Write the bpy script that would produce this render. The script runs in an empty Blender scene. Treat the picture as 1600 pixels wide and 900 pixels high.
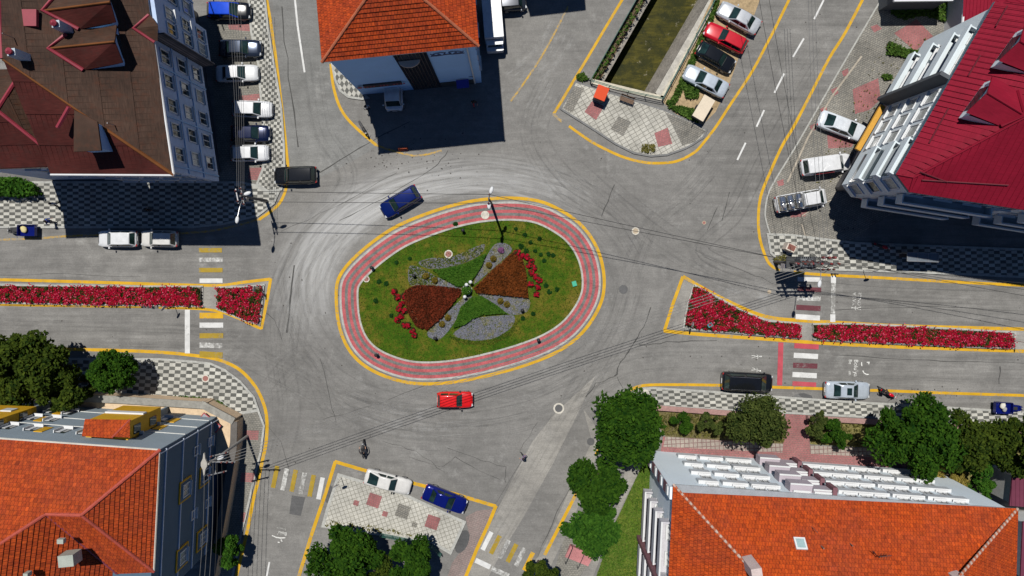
import bpy, bmesh, math, random
from mathutils import Vector, Matrix
from mathutils.geometry import tessellate_polygon
R = math.radians
random.seed(7)
S = bpy.context.scene
COL = S.collection

# ------------------------------------------------------------------ camera, sky, sun, exposure
PXM = 15.0            # ground scale: photograph pixels per metre
H = 71.0              # flying height
CX, CY = 800.0, 385.0 # where the plumb line under the camera meets the ground
CAM = Vector(((CX-800)/PXM, (450-CY)/PXM, 0))
cd = bpy.data.cameras.new('camera'); cam = bpy.data.objects.new('camera', cd); COL.objects.link(cam)
cam.location = (CAM.x, CAM.y, H); cam.rotation_euler = (0, 0, 0)
cd.sensor_width = 36; cd.lens = 36*H*PXM/1600.0
cd.shift_y = -(450-CY)/1600.0; cd.clip_end = 3000; cd.clip_start = .5
S.camera = cam
AZ = Vector((.33, -.944)); EL = 66.4
LD = Vector((AZ.x*math.cos(R(EL)), AZ.y*math.cos(R(EL)), -math.sin(R(EL))))   # the way the sunlight travels
W = bpy.data.worlds.new('World'); S.world = W; W.use_nodes = True
nt = W.node_tree; bg = nt.nodes['Background']
sky = nt.nodes.new('ShaderNodeTexSky'); sky.sky_type = 'NISHITA'; sky.sun_disc = False
sky.sun_elevation = R(EL); sky.sun_rotation = math.atan2(-LD.x, -LD.y)
sky.altitude = 2000; sky.air_density = .9; sky.dust_density = .0; sky.ozone_density = 9.0
nt.links.new(sky.outputs[0], bg.inputs[0]); bg.inputs[1].default_value = .06
sl = bpy.data.lights.new('sun', 'SUN'); sl.energy = 5.0; sl.angle = R(.5); sl.color = (1, .965, .91)
sun = bpy.data.objects.new('sun', sl); COL.objects.link(sun); sun.location = (0, 0, 90)
sun.rotation_euler = LD.to_track_quat('-Z', 'Y').to_euler()
S.view_settings.view_transform = 'Standard'; S.view_settings.look = 'None'
S.view_settings.exposure = -.12; S.view_settings.gamma = 1.0
S.cycles.max_bounces = 4; S.cycles.diffuse_bounces = 1; S.cycles.glossy_bounces = 2; S.cycles.transparent_max_bounces = 48

# ------------------------------------------------------------------ plan coordinates
def G(px, py): return Vector(((px-800)/PXM, (450-py)/PXM, 0))          # survey plan -> ground
def P(px, py, h=0.0):                                                   # a point h metres up, measured through the lean of the lens
    g = G(px, py); v = CAM + (g-CAM)*(1-h/H); v.z = h; return v
def PL(l, h=0.0): return [P(a[0], a[1], h) for a in l]

# ------------------------------------------------------------------ mesh builder
WLOC = {}
class MB:
    def __init__(s): s.v = []; s.f = []; s.m = []; s.uv = {}
    def face(s, pts, m=0, uv=None):
        n = len(s.v); s.v += [tuple(p) for p in pts]; s.f.append(tuple(range(n, n+len(pts)))); s.m.append(m)
        if uv: s.uv[len(s.f)-1] = uv
    def poly(s, pts, m=0, flip=False):                                  # any simple polygon
        pts = [Vector(p) for p in pts]
        tris = tessellate_polygon([pts]); n = len(s.v); s.v += [tuple(p) for p in pts]
        nz = Vector((0, 0, 0))
        for t in tris:
            a, b, c = [pts[i] for i in t]; nn = (b-a).cross(c-a)
            up = nn.z >= 0
            t = tuple(t) if up != flip else tuple(reversed(t))
            s.f.append(tuple(n+i for i in t)); s.m.append(m)
    def prism(s, pts, z0, z1, m=0, mt=None, bottom=False):
        pts = [Vector((p[0], p[1], 0)) for p in pts]
        a = sum(pts[i].x*pts[(i+1) % len(pts)].y-pts[(i+1) % len(pts)].x*pts[i].y for i in range(len(pts)))
        if a < 0: pts.reverse()
        s.poly([(p.x, p.y, z1) for p in pts], m if mt is None else mt)
        if bottom: s.poly([(p.x, p.y, z0) for p in pts], m, True)
        for i in range(len(pts)):
            p, q = pts[i], pts[(i+1) % len(pts)]
            s.face([(p.x, p.y, z0), (q.x, q.y, z0), (q.x, q.y, z1), (p.x, p.y, z1)], m)
    def box(s, c, d, rz=0.0, m=0, M=None):                              # centre, full size
        x, y, z = d[0]/2, d[1]/2, d[2]/2
        if M is None: M = Matrix.Translation(Vector(c)) @ Matrix.Rotation(rz, 4, 'Z')
        cs = [M @ Vector(q) for q in ((-x,-y,-z),(x,-y,-z),(x,y,-z),(-x,y,-z),(-x,-y,z),(x,-y,z),(x,y,z),(-x,y,z))]
        n = len(s.v); s.v += [tuple(q) for q in cs]
        for f in ((3,2,1,0),(4,5,6,7),(0,1,5,4),(1,2,6,5),(2,3,7,6),(3,0,4,7)):
            s.f.append(tuple(n+i for i in f)); s.m.append(m)
    def tube(s, pts, r, seg=8, m=0, cap=True, r1=None):
        pts = [Vector(p) for p in pts]; k = len(pts); n0 = len(s.v)
        for i, p in enumerate(pts):
            d = (pts[min(i+1, k-1)]-pts[max(i-1, 0)])
            d = d.normalized() if d.length > 1e-9 else Vector((0, 0, 1))
            u = d.cross(Vector((0, 0, 1)) if abs(d.z) < .95 else Vector((1, 0, 0))).normalized(); w = d.cross(u)
            rr = r if r1 is None else r+(r1-r)*i/max(1, k-1)
            for j in range(seg):
                a = 2*math.pi*j/seg; s.v.append(tuple(p+u*math.cos(a)*rr+w*math.sin(a)*rr))
        for i in range(k-1):
            for j in range(seg):
                a = n0+i*seg+j; b = n0+i*seg+(j+1) % seg
                s.f.append((a, b, b+seg, a+seg)); s.m.append(m)
        if cap:
            s.f.append(tuple(reversed(range(n0, n0+seg)))); s.m.append(m)
            s.f.append(tuple(range(n0+(k-1)*seg, n0+k*seg))); s.m.append(m)
    def lathe(s, prof, c=(0, 0, 0), seg=16, m=0, M=None):              # profile of (r, z)
        n0 = len(s.v)
        for r, z in prof:
            for j in range(seg):
                a = 2*math.pi*j/seg; p = Vector((r*math.cos(a), r*math.sin(a), z))
                s.v.append(tuple(M @ p if M else p+Vector(c)))
        for i in range(len(prof)-1):
            for j in range(seg):
                a = n0+i*seg+j; b = n0+i*seg+(j+1) % seg
                s.f.append((a, b, b+seg, a+seg)); s.m.append(m)
        if prof[-1][0] > 1e-4: s.f.append(tuple(n0+(len(prof)-1)*seg+j for j in range(seg))); s.m.append(m)
    def ribbon(s, pts, w, z, m=0, closed=False):
        pts = [Vector((p[0], p[1], 0)) for p in pts]; k = len(pts); L = []; Rr = []
        for i in range(k):
            a = pts[(i-1) % k] if closed or i > 0 else pts[i]; b = pts[(i+1) % k] if closed or i < k-1 else pts[i]
            d1 = (pts[i]-a); d2 = (b-pts[i])
            d1 = d1.normalized() if d1.length > 1e-9 else d2.normalized()
            d2 = d2.normalized() if d2.length > 1e-9 else d1
            d = (d1+d2); d = d.normalized() if d.length > 1e-6 else d1
            n = Vector((-d.y, d.x, 0)); c = max(.45, n.dot(Vector((-d1.y, d1.x, 0))))
            ww = w[i] if isinstance(w, (list, tuple)) else w
            L.append(pts[i]+n*ww/2/c); Rr.append(pts[i]-n*ww/2/c)
        for i in range(k if closed else k-1):
            j = (i+1) % k
            s.face([(Rr[i].x, Rr[i].y, z), (Rr[j].x, Rr[j].y, z), (L[j].x, L[j].y, z), (L[i].x, L[i].y, z)], m)
    def mesh(s, name, mats, off=None, smooth=False):
        me = bpy.data.meshes.new(name)
        vs = s.v if off is None else [(a-off[0], b-off[1], c-off[2]) for a, b, c in s.v]
        me.from_pydata(vs, [], s.f)
        if not isinstance(mats, (list, tuple)): mats = [mats]
        for m in mats: me.materials.append(m)
        if len(mats) > 1: me.polygons.foreach_set('material_index', s.m)
        if s.uv:
            ul = me.uv_layers.new(name='UVMap')
            for fi, uv in s.uv.items():
                for li, c in zip(me.polygons[fi].loop_indices, uv): ul.data[li].uv = c
        if smooth: me.polygons.foreach_set('use_smooth', [True]*len(me.polygons))
        me.update(); return me
    def build(s, name, mats, parent=None, smooth=False):
        off = WLOC.get(parent.name) if parent is not None else None
        me = s.mesh(name, mats, off, smooth)
        return link(name, me, parent)
def link(name, me, parent=None):
    o = bpy.data.objects.new(name, me); COL.objects.link(o)
    if parent is not None: o.parent = parent
    return o
def tag(o, label, cat, group=None, kind=None):
    o['label'] = label; o['category'] = cat
    if group: o['group'] = group
    if kind: o['kind'] = kind
    return o
def thing(name, label, cat, loc=(0, 0, 0), rz=0.0, group=None, world=False):
    o = bpy.data.objects.new(name, None); COL.objects.link(o); o.location = loc; o.rotation_euler = (0, 0, rz)
    o.empty_display_size = .3
    if world: WLOC[o.name] = tuple(loc)
    return tag(o, label, cat, group)
def struct(name, mb, mats, smooth=False):
    o = mb.build(name, mats, None, smooth); o['kind'] = 'structure'; return o
def bevel(o, w, seg=2):
    b = o.modifiers.new('bevel', 'BEVEL'); b.width = w; b.segments = seg; b.limit_method = 'ANGLE'; b.angle_limit = R(40); return o
def rot2(p, a): return Vector((p[0]*math.cos(a)-p[1]*math.sin(a), p[0]*math.sin(a)+p[1]*math.cos(a)))
def smooth_closed(pts, n=6):
    out = []; k = len(pts)
    for i in range(k):
        p0, p1, p2, p3 = [Vector(pts[(i+d) % k]) for d in (-1, 0, 1, 2)]
        for j in range(n):
            t = j/n
            out.append(.5*((2*p1)+(p2-p0)*t+(2*p0-5*p1+4*p2-p3)*t*t+(3*p1-p0-3*p2+p3)*t**3))
    return out
def smooth_open(pts, n=5):
    out = []; k = len(pts)
    for i in range(k-1):
        p0 = Vector(pts[max(0, i-1)]); p1 = Vector(pts[i]); p2 = Vector(pts[i+1]); p3 = Vector(pts[min(k-1, i+2)])
        for j in range(n):
            t = j/n
            out.append(.5*((2*p1)+(p2-p0)*t+(2*p0-5*p1+4*p2-p3)*t*t+(3*p1-p0-3*p2+p3)*t**3))
    out.append(Vector(pts[-1])); return out

# ------------------------------------------------------------------ materials
class N:
    def __init__(s, name):
        s.m = bpy.data.materials.new(name); s.m.use_nodes = True; s.t = s.m.node_tree
        s.b = s.t.nodes['Principled BSDF']; s.tc = None
    def new(s, ty, **kw):
        n = s.t.nodes.new(ty)
        for k, v in kw.items(): setattr(n, k, v)
        return n
    def l(s, a, b): s.t.links.new(a, b)
    def co(s, which='Object', scale=(1, 1, 1), rot=0.0, loc=(0, 0, 0)):
        if s.tc is None: s.tc = s.new('ShaderNodeTexCoord')
        mp = s.new('ShaderNodeMapping'); s.l(s.tc.outputs[which], mp.inputs[0])
        mp.inputs['Scale'].default_value = scale; mp.inputs['Rotation'].default_value = (0, 0, rot); mp.inputs['Location'].default_value = loc
        return mp.outputs[0]
    def noise(s, vec, scale, det=4, rough=.6):
        n = s.new('ShaderNodeTexNoise'); s.l(vec, n.inputs['Vector']); n.inputs['Scale'].default_value = scale
        n.inputs['Detail'].default_value = det; n.inputs['Roughness'].default_value = rough; return n.outputs['Fac']
    def ramp(s, f, stops):
        r = s.new('ShaderNodeValToRGB'); e = r.color_ramp.elements
        while len(e) < len(stops): e.new(.5)
        for i, (p, c) in enumerate(stops):
            e[i].position = p; e[i].color = (c if isinstance(c, (tuple, list)) else (c, c, c))[:3]+(1,) if not isinstance(c, (int, float)) else (c, c, c, 1)
        s.l(f, r.inputs[0]); return r.outputs[0]
    def mix(s, f, a, b, mode='MIX'):
        n = s.new('ShaderNodeMixRGB', blend_type=mode)
        for k, v in ((0, f), (1, a), (2, b)):
            if isinstance(v, (int, float)): n.inputs[k].default_value = v if k == 0 else (v, v, v, 1)
            elif isinstance(v, (tuple, list)): n.inputs[k].default_value = tuple(v)[:3]+(1,)
            else: s.l(v, n.inputs[k])
        return n.outputs[0]
    def math(s, op, a, b=None, c=None):
        n = s.new('ShaderNodeMath', operation=op)
        for k, v in ((0, a), (1, b), (2, c)):
            if v is None: continue
            if isinstance(v, (int, float)): n.inputs[k].default_value = v
            else: s.l(v, n.inputs[k])
        return n.outputs[0]
    def bump(s, f, dist=.02, st=.5):
        b = s.new('ShaderNodeBump'); b.inputs['Distance'].default_value = dist; b.inputs['Strength'].default_value = st
        s.l(f, b.inputs['Height']); s.l(b.outputs[0], s.b.inputs['Normal'])
    def col(s, c):
        if isinstance(c, (tuple, list)): s.b.inputs['Base Color'].default_value = tuple(c)[:3]+(1,)
        else: s.l(c, s.b.inputs['Base Color'])
        return s
    def set(s, rough=.8, metal=0.0, spec=None, coat=None):
        s.b.inputs['Roughness'].default_value = rough; s.b.inputs['Metallic'].default_value = metal
        if spec is not None: s.b.inputs['Specular IOR Level'].default_value = spec
        if coat is not None: s.b.inputs['Coat Weight'].default_value = coat; s.b.inputs['Coat Roughness'].default_value = .06
        return s
MC = {}
def plain(name, c, rough=.8, metal=0.0, var=.18, scale=1.2, fine=9.0, bump=0.0, coat=None, spec=None):
    if name in MC: return MC[name]
    n = N(name); v = n.co()
    a = n.noise(v, scale, 5); b = n.noise(v, fine, 3)
    f = n.mix(.5, a, b)
    lo = tuple(x*(1-var) for x in c); hi = tuple(min(1, x*(1+var)) for x in c)
    n.col(n.ramp(f, [(.32, lo), (.68, hi)])); n.set(rough, metal, spec, coat)
    if bump: n.bump(b, bump, .6)
    MC[name] = n.m; return n.m
def checker(name, rot, cw, ch, c1=(.50, .49, .435), c2=(.12, .12, .107)):
    n = N(name)
    v = n.co('Object', (1/cw, 1/ch, 0), rot, (.13, .31, .5)); ck = n.new('ShaderNodeTexChecker'); n.l(v, ck.inputs[0])
    ck.inputs['Scale'].default_value = 1; ck.inputs[1].default_value = (1, 1, 1, 1); ck.inputs[2].default_value = (0, 0, 0, 1)
    o = n.co(); d = n.noise(o, .5, 6, .7); e = n.noise(o, 9, 3)
    sn = n.new('ShaderNodeVectorMath', operation='FLOOR'); n.l(v, sn.inputs[0])
    wn = n.new('ShaderNodeTexWhiteNoise', noise_dimensions='2D'); n.l(sn.outputs[0], wn.inputs[0])
    base = n.mix(ck.outputs['Fac'], c2, c1)
    base = n.mix(1, base, n.ramp(wn.outputs[0], [(0, .74), (1, 1.08)]), 'MULTIPLY')
    base = n.mix(1, base, n.ramp(d, [(.3, .72), (.7, 1.12)]), 'MULTIPLY')
    base = n.mix(1, base, n.ramp(e, [(.3, .85), (.7, 1.12)]), 'MULTIPLY')
    n.col(base).set(.85); n.bump(e, .01, .4); return n.m
def blocks(name, c1, c2, cm, rot, bw, bh, mort=.03, var=.3):
    n = N(name); v = n.co('Object', (1, 1, 1), rot)
    b = n.new('ShaderNodeTexBrick'); n.l(v, b.inputs[0]); b.inputs['Color1'].default_value = c1+(1,); b.inputs['Color2'].default_value = c2+(1,)
    b.inputs['Mortar'].default_value = cm+(1,); b.inputs['Scale'].default_value = 1; b.inputs['Mortar Size'].default_value = mort
    b.inputs['Brick Width'].default_value = bw; b.inputs['Row Height'].default_value = bh; b.offset = 0.0 if 'slab' in name else .5
    o = n.co(); d = n.noise(o, .35, 6, .7); e = n.noise(o, 6, 4)
    c = n.mix(1, b.outputs[0], n.ramp(d, [(.3, 1-var), (.7, 1+var*.5)]), 'MULTIPLY')
    c = n.mix(1, c, n.ramp(e, [(.3, .8), (.7, 1.15)]), 'MULTIPLY')
    n.col(c).set(.88); n.bump(e, .012, .5); return n.m
def tile_mat(name, c1, c2, cm, tw=.25, row=.37, lichen=.25, stain=(.12, .035, .03)):
    n = N(name); v = n.co('UV')
    b = n.new('ShaderNodeTexBrick'); n.l(v, b.inputs[0]); b.inputs['Color1'].default_value = c1+(1,); b.inputs['Color2'].default_value = c2+(1,)
    b.inputs['Mortar'].default_value = cm+(1,); b.inputs['Scale'].default_value = 1; b.inputs['Mortar Size'].default_value = .016
    b.inputs['Brick Width'].default_value = tw; b.inputs['Row Height'].default_value = row; b.offset = .5
    b.inputs['Bias'].default_value = -.1
    o = n.co(); d = n.noise(o, .25, 6, .72); e = n.noise(o, 3.5, 5, .7)
    c = n.mix(n.ramp(d, [(.42, 0.0), (.70, lichen*1.1)]), b.outputs[0], stain)
    c = n.mix(1, c, n.ramp(e, [(.3, .62), (.7, 1.25)]), 'MULTIPLY')
    c = n.mix(n.ramp(n.noise(o, 1.6, 7, .8), [(.64, 0.0), (.72, .5)]), c, (.40, .20, .13))
    vs = n.new('ShaderNodeVectorMath', operation='DIVIDE'); n.l(v, vs.inputs[0]); vs.inputs[1].default_value = (tw, row, 1); fl = n.new('ShaderNodeVectorMath', operation='FLOOR'); n.l(vs.outputs[0], fl.inputs[0]); wn = n.new('ShaderNodeTexWhiteNoise', noise_dimensions='2D'); n.l(fl.outputs[0], wn.inputs[0])
    c = n.mix(1, c, n.ramp(wn.outputs[0], [(0, .74), (.12, .90), (.85, 1.04), (.98, 1.15)]), 'MULTIPLY')
    n.col(c).set(.85, spec=.2)
    w = n.new('ShaderNodeTexWave', wave_type='BANDS', bands_direction='X'); n.l(v, w.inputs[0]); w.inputs['Scale'].default_value = 1/tw*.5/3.1416*3.1416
    n.bump(w.outputs['Fac'], .03, .5); return n.m
def metal_roof(name, c, var=.2, rust=None, rough=.5):
    n = N(name); o = n.co(); uv = n.co('UV', (.35, 3.0, 1)); d = n.noise(o, .3, 6, .7); e = n.noise(uv, 3, 4, .7)
    cc = n.mix(1, c, n.ramp(d, [(.3, 1-var), (.7, 1+var)]), 'MULTIPLY')
    cc = n.mix(1, cc, n.ramp(e, [(.3, 1-var), (.7, 1+var)]), 'MULTIPLY')
    if rust: cc = n.mix(n.ramp(n.noise(o, 1.3, 6, .75), [(.5, 0.0), (.68, .7)]), cc, rust)
    n.col(cc).set(max(rough, .7), .0, spec=.15); n.bump(e, .01, .3); return n.m
def leaf_mat(name, dark, light, rough=.85):
    n = N(name); g = n.new('ShaderNodeNewGeometry'); o = n.co(); d = n.noise(o, 1.1, 4)
    f = n.mix(.6, g.outputs['Random Per Island'], d)
    n.col(n.ramp(f, [(.25, dark), (.75, light)])).set(rough, spec=.08)
    n.b.inputs['Subsurface Weight'].default_value = 0
    tr = n.new('ShaderNodeBsdfTranslucent'); tr.inputs[0].default_value = tuple(light)+(1,)
    mx = n.new('ShaderNodeMixShader'); mx.inputs[0].default_value = .22
    out = n.t.nodes['Material Output']; n.l(n.b.outputs[0], mx.inputs[1]); n.l(tr.outputs[0], mx.inputs[2]); n.l(mx.outputs[0], out.inputs[0])
    return n.m
def asphalt(name, base=(.198, .192, .179), streak=True):
    n = N(name); o = n.co()
    big = n.noise(o, .06, 6, .65); mid = n.noise(o, .7, 6, .7); fine = n.noise(o, 7.0, 4, .75)
    c = n.mix(1, base, n.ramp(big, [(.3, .80), (.7, 1.18)]), 'MULTIPLY')
    c = n.mix(1, c, n.ramp(mid, [(.28, .82), (.72, 1.15)]), 'MULTIPLY')
    c = n.mix(1, c, n.ramp(fine, [(.25, .76), (.75, 1.2)]), 'MULTIPLY')
    blot = n.noise(o, .17, 8, .74); c = n.mix(n.ramp(blot, [(.50, 0.0), (.66, .65)]), c, (.125, .121, .114))
    c = n.mix(n.ramp(n.noise(o, .33, 7, .8), [(.56, 0.0), (.70, .45)]), c, (.36, .355, .335))
    scr = n.noise(n.co('Object', (.22, 2.4, 1), R(24)), 1.0, 6, .8); c = n.mix(1, c, n.ramp(scr, [(.3, .86), (.7, 1.12)]), 'MULTIPLY')
    if streak:
        # wear that runs round the island: polar coordinates on a squashed, turned ellipse
        ctr = G(735, 453); a = R(-14)
        v = n.co('Object', (1, 1, 1)); sub = n.new('ShaderNodeVectorMath', operation='SUBTRACT'); n.l(v, sub.inputs[0]); sub.inputs[1].default_value = (ctr.x, ctr.y, 0)
        mp = n.new('ShaderNodeMapping'); n.l(sub.outputs[0], mp.inputs[0]); mp.inputs['Rotation'].default_value = (0, 0, a); mp.inputs['Scale'].default_value = (1, 1.46, 0)
        sx = n.new('ShaderNodeSeparateXYZ'); n.l(mp.outputs[0], sx.inputs[0])
        th = n.math('ARCTAN2', sx.outputs[1], sx.outputs[0]); le = n.new('ShaderNodeVectorMath', operation='LENGTH'); n.l(mp.outputs[0], le.inputs[0]); r = le.outputs['Value']
        cb = n.new('ShaderNodeCombineXYZ'); n.l(n.math('MULTIPLY', th, 1.1), cb.inputs[0]); n.l(n.math('MULTIPLY', r, 1.1), cb.inputs[1])
        st = n.noise(cb.outputs[0], 1.0, 6, .72)
        cb2 = n.new('ShaderNodeCombineXYZ'); n.l(n.math('MULTIPLY', th, 2.3), cb2.inputs[0]); n.l(n.math('MULTIPLY', r, .42), cb2.inputs[1])
        st2 = n.noise(cb2.outputs[0], 1.0, 5, .65)
        mask = n.ramp(n.math('DIVIDE', r, 30.0), [(.44, 0.0), (.485, .55), (.60, .4), (.78, .0)])
        c = n.mix(mask, c, n.mix(1, c, n.ramp(st, [(.28, .66), (.5, 1.0), (.75, 1.28)]), 'MULTIPLY'))
        # pale polished band to the north and west of the island
        dirn = n.math('COSINE', n.math('SUBTRACT', th, R(112)))
        dm = n.ramp(dirn, [(.12, 0.0), (.95, 1.0)])
        band = n.ramp(n.math('DIVIDE', r, 30.0), [(.46, 0.0), (.51, 1.0), (.60, .75), (.72, .0)])
        pale = n.math('MULTIPLY', n.math('MULTIPLY', dm, band), n.ramp(st, [(.3, .05), (.6, 1.0)]))
        c = n.mix(pale, c, (.45, .45, .44))
        dark = n.math('MULTIPLY', n.math('MULTIPLY', mask, n.ramp(st2, [(.52, 0.0), (.74, .5)])), n.ramp(dirn, [(.0, .8), (.8, .3)]))
        c = n.mix(dark, c, (.12, .12, .12))
        # straight wear along the two main carriageways
        sep = n.new('ShaderNodeSeparateXYZ'); n.l(v, sep.inputs[0])
        cb3 = n.new('ShaderNodeCombineXYZ'); n.l(n.math('MULTIPLY', sep.outputs[0], .05), cb3.inputs[0]); n.l(n.math('MULTIPLY', sep.outputs[1], 1.25), cb3.inputs[1])
        s3 = n.noise(cb3.outputs[0], 1.0, 5, .7)
        lm = n.ramp(n.math('DIVIDE', n.math('ABSOLUTE', n.math('ADD', sep.outputs[0], 3.5)), 60.0), [(.36, 0.0), (.45, 1.0)])
        c = n.mix(lm, c, n.mix(1, c, n.ramp(s3, [(.28, .72), (.72, 1.2)]), 'MULTIPLY'))
    n.col(c).set(.86, spec=.3); n.bump(fine, .012, .5); return n.m
def paint_line(name, c, worn=.45, under=(.22, .215, .2)):
    n = N(name); o = n.co(); a = n.noise(o, 3.0, 6, .78); b = n.noise(o, .35, 4)
    f = n.math('ADD', n.math('MULTIPLY', a, .65), n.math('MULTIPLY', b, .35))
    k = n.ramp(f, [(worn-.07, 0.0), (worn+.06, 1.0)])
    cc = n.mix(k, under, n.mix(1, c, n.ramp(n.noise(o, 1.2, 4), [(.3, .82), (.7, 1.1)]), 'MULTIPLY'))
    n.col(cc).set(.7, spec=.3); return n.m
def car_paint(name, c, metal=.25, rough=.28):
    if name in MC: return MC[name]
    n = N(name); o = n.co(); d = n.noise(o, 2.5, 4)
    n.col(n.mix(1, c, n.ramp(d, [(.3, .88), (.7, 1.08)]), 'MULTIPLY')).set(rough, metal, coat=.6); MC[name] = n.m; return n.m

M_asph = asphalt('worn_asphalt')
M_asph2 = asphalt('smooth_asphalt', (.20, .20, .19), False)
M_conc = asphalt('pale_concrete', (.285, .272, .245), False)
M_patch = asphalt('dark_asphalt', (.10, .10, .10), False)
M_lot = blocks('grey_pavers', (.28, .26, .22), (.21, .20, .175), (.1, .1, .09), R(-28), .3, .2, .02, .4)
M_lot2 = blocks('parking_pavers', (.26, .245, .21), (.21, .2, .175), (.12, .12, .1), R(4), .3, .2, .02, .3)
M_pink = blocks('pink_pavers', (.36, .12, .12), (.3, .11, .11), (.2, .13, .12), R(-28), .3, .2, .02, .4)
M_pink2 = blocks('pink_pavers_straight', (.36, .13, .13), (.32, .14, .13), (.2, .13, .12), R(3), .3, .2, .02, .3)
M_yel = paint_line('yellow_paint', (.58, .33, .010), .415)
M_yelw = paint_line('worn_yellow_paint', (.5, .3, .03), .50)
M_yeld = paint_line('dull_yellow_paint', (.34, .23, .02), .42)
M_wht = paint_line('white_paint', (.62, .62, .60), .38)
M_whtw = paint_line('worn_white_paint', (.6, .6, .57), .53)
M_redp = paint_line('red_paint', (.45, .07, .09), .38)
M_redd = paint_line('dark_red_paint', (.13, .035, .045), .40)
M_kerb = plain('kerb_stone', (.36, .36, .33), .85, var=.3, fine=5, bump=.01)
M_kerbw = plain('white_kerb_stone', (.37, .365, .33), .85, var=.3, fine=4, bump=.01)
M_apink = plain('apron_pink_paver', (.38, .085, .09), .85, var=.4, fine=6, bump=.012)
M_agrey = plain('apron_grey_paver', (.145, .14, .13), .85, var=.45, fine=6, bump=.012)
M_soil = plain('soil', (.11, .075, .04), .95, var=.5, fine=5, bump=.03)
M_sand = plain('sandy_soil', (.34, .25, .14), .95, var=.4, fine=4, bump=.03)
M_dusty = blocks('dusty_pink_pavers', (.27,.20,.18), (.24,.19,.17), (.17,.14,.13), R(-18), .3, .2, .02, .35)
M_gravel = plain('slate_gravel', (.17, .165, .18), .9, var=.75, scale=5, fine=13, bump=.04)
M_rubber = plain('rubber', (.015, .015, .016), .8)
M_black = plain('black_plastic', (.018, .018, .02), .6)
M_steel = plain('grey_steel', (.3, .3, .31), .45, .6)
M_dsteel = plain('dark_steel', (.06, .062, .065), .5, .4)
M_galv = plain('galvanised_steel', (.5, .5, .5), .35, .85)
M_wood = plain('weathered_wood', (.16, .10, .065), .85, var=.35)
M_conc2 = plain('cast_concrete', (.42, .40, .35), .9, var=.3, fine=4, bump=.01)
M_white = plain('white_render', (.63, .64, .64), .75, var=.08)
M_green = plain('green_metal', (.03, .11, .085), .5)
M_orange = plain('orange_panel', (.62, .10, .03), .55, var=.1)
def glass_mat(name, c=(.02, .03, .035), rough=.06):
    n = N(name); o = n.co(); d = n.noise(o, .8, 3)
    n.col(n.mix(1, c, n.ramp(d, [(.35, .5), (.65, 1.6)]), 'MULTIPLY')).set(rough, 0, spec=.7); return n.m
M_glass = glass_mat('window_glass'); M_cglass = glass_mat('car_glass', (.012, .028, .026), .05)
M_curt = plain('curtained_glass', (.32, .34, .33), .2, var=.5, scale=2.5, fine=5)
# ------------------------------------------------------------------ ground with the canal cut into it
cA = [(921,127),(1136,-250)]; cB = [(937,127),(1151,-250)]; cC = [(944,127),(1158,-250)]
cD = [(1007,142),(1236,-250)]; cE = [(1022,147),(1251,-250)]; cF = [(1036,155),(1262,-250)]
def CP(l, h): return [P(a[0], a[1], h) for a in l]
A0, A1 = CP(cA, 0); F0, F1 = CP(cF, 0)
mb = MB(); big = [Vector((-260,-200,0)), Vector((260,-200,0)), Vector((260,200,0)), Vector((-260,200,0))]; hole = [A0, F0, F1, A1]
tr = tessellate_polygon([big, list(reversed(hole))]); allp = big+list(reversed(hole)); mb.v = [tuple(p) for p in allp]
for t in tr:
    a, b, c = [allp[i] for i in t]
    mb.f.append(tuple(t) if (b-a).cross(c-a).z > 0 else tuple(reversed(t))); mb.m.append(0)
struct('ground', mb, M_asph)
mb = MB()
B0, B1 = CP(cB, -1); C0, C1 = CP(cC, -1); D0, D1 = CP(cD, -3); E0, E1 = CP(cE, -.6)
dn = lambda p, z: Vector((p.x, p.y, z))
mb.face([A0, A1, dn(A1, -.9), dn(A0, -.9)], 0); mb.face([dn(A0, -.9), dn(A1, -.9), B1, B0], 1)
mb.face([B0, B1, C1, C0], 0); mb.face([C0, C1, dn(C1, -3.3), dn(C0, -3.3)], 0)
mb.face([D0, D1, E1, E0], 0); mb.face([dn(D0, -3.3), dn(D1, -3.3), D1, D0], 0); mb.face([E0, E1, dn(E1, 0), dn(E0, 0)], 0)
mb.face([dn(E0, 0), dn(E1, 0), F1, F0], 2)
mb.face([A0, dn(A0, -3.3), dn(F0, -3.3), F0], 0); mb.face([A1, F1, dn(F1, -3.3), dn(A1, -3.3)], 0)
M_mossc = plain('mossy_concrete', (.24, .22, .19), .9, var=.5, scale=1.0, fine=5, bump=.02)
struct('canal_channel', mb, [M_mossc, M_soil, M_conc2])
n = N('canal_water'); o = n.co('Object', (1, 1, 1), R(60)); o2 = n.co('Object', (.35, 1.6, 1), R(-60))
f = n.noise(o2, 1.0, 6, .75); g = n.noise(o, 5, 5, .75)
c = n.ramp(f, [(.3, (.012, .014, .002)), (.5, (.045, .042, .004)), (.72, (.11, .092, .010))])
c = n.mix(n.ramp(n.noise(o, .45, 6, .75), [(.48, 0.0), (.6, .75)]), c, (.014, .018, .003))
c = n.mix(n.ramp(n.noise(o, .8, 8, .82), [(.60, 0.0), (.66, .9)]), c, (.30, .27, .20))
n.col(c).set(.5, spec=.08); n.bump(g, .03, .4)
mb = MB(); mb.poly([dn(C0, -3.05), dn(C1, -3.05), dn(D1, -3.05), dn(D0, -3.05)]); struct('water', mb, n.m)
mb = MB()
for a, b, w in ((E0+Vector((.1,0,0)), F0, .5),):
    pass
mb.ribbon([dn(F0, 0)+(dn(E0, 0)-F0)*.2, F1+(dn(E1, 0)-F1)*.2], .35, .16); mb.ribbon([A0+Vector((.15, .0, 0)), F0+Vector((.0, .05, 0))], .5, .16)
o = struct('canal_coping', mb, plain('pale_coping', (.5, .46, .36), .85, var=.3, fine=4))
sd = o.modifiers.new('thick', 'SOLIDIFY'); sd.thickness = .2; sd.offset = -1

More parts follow.
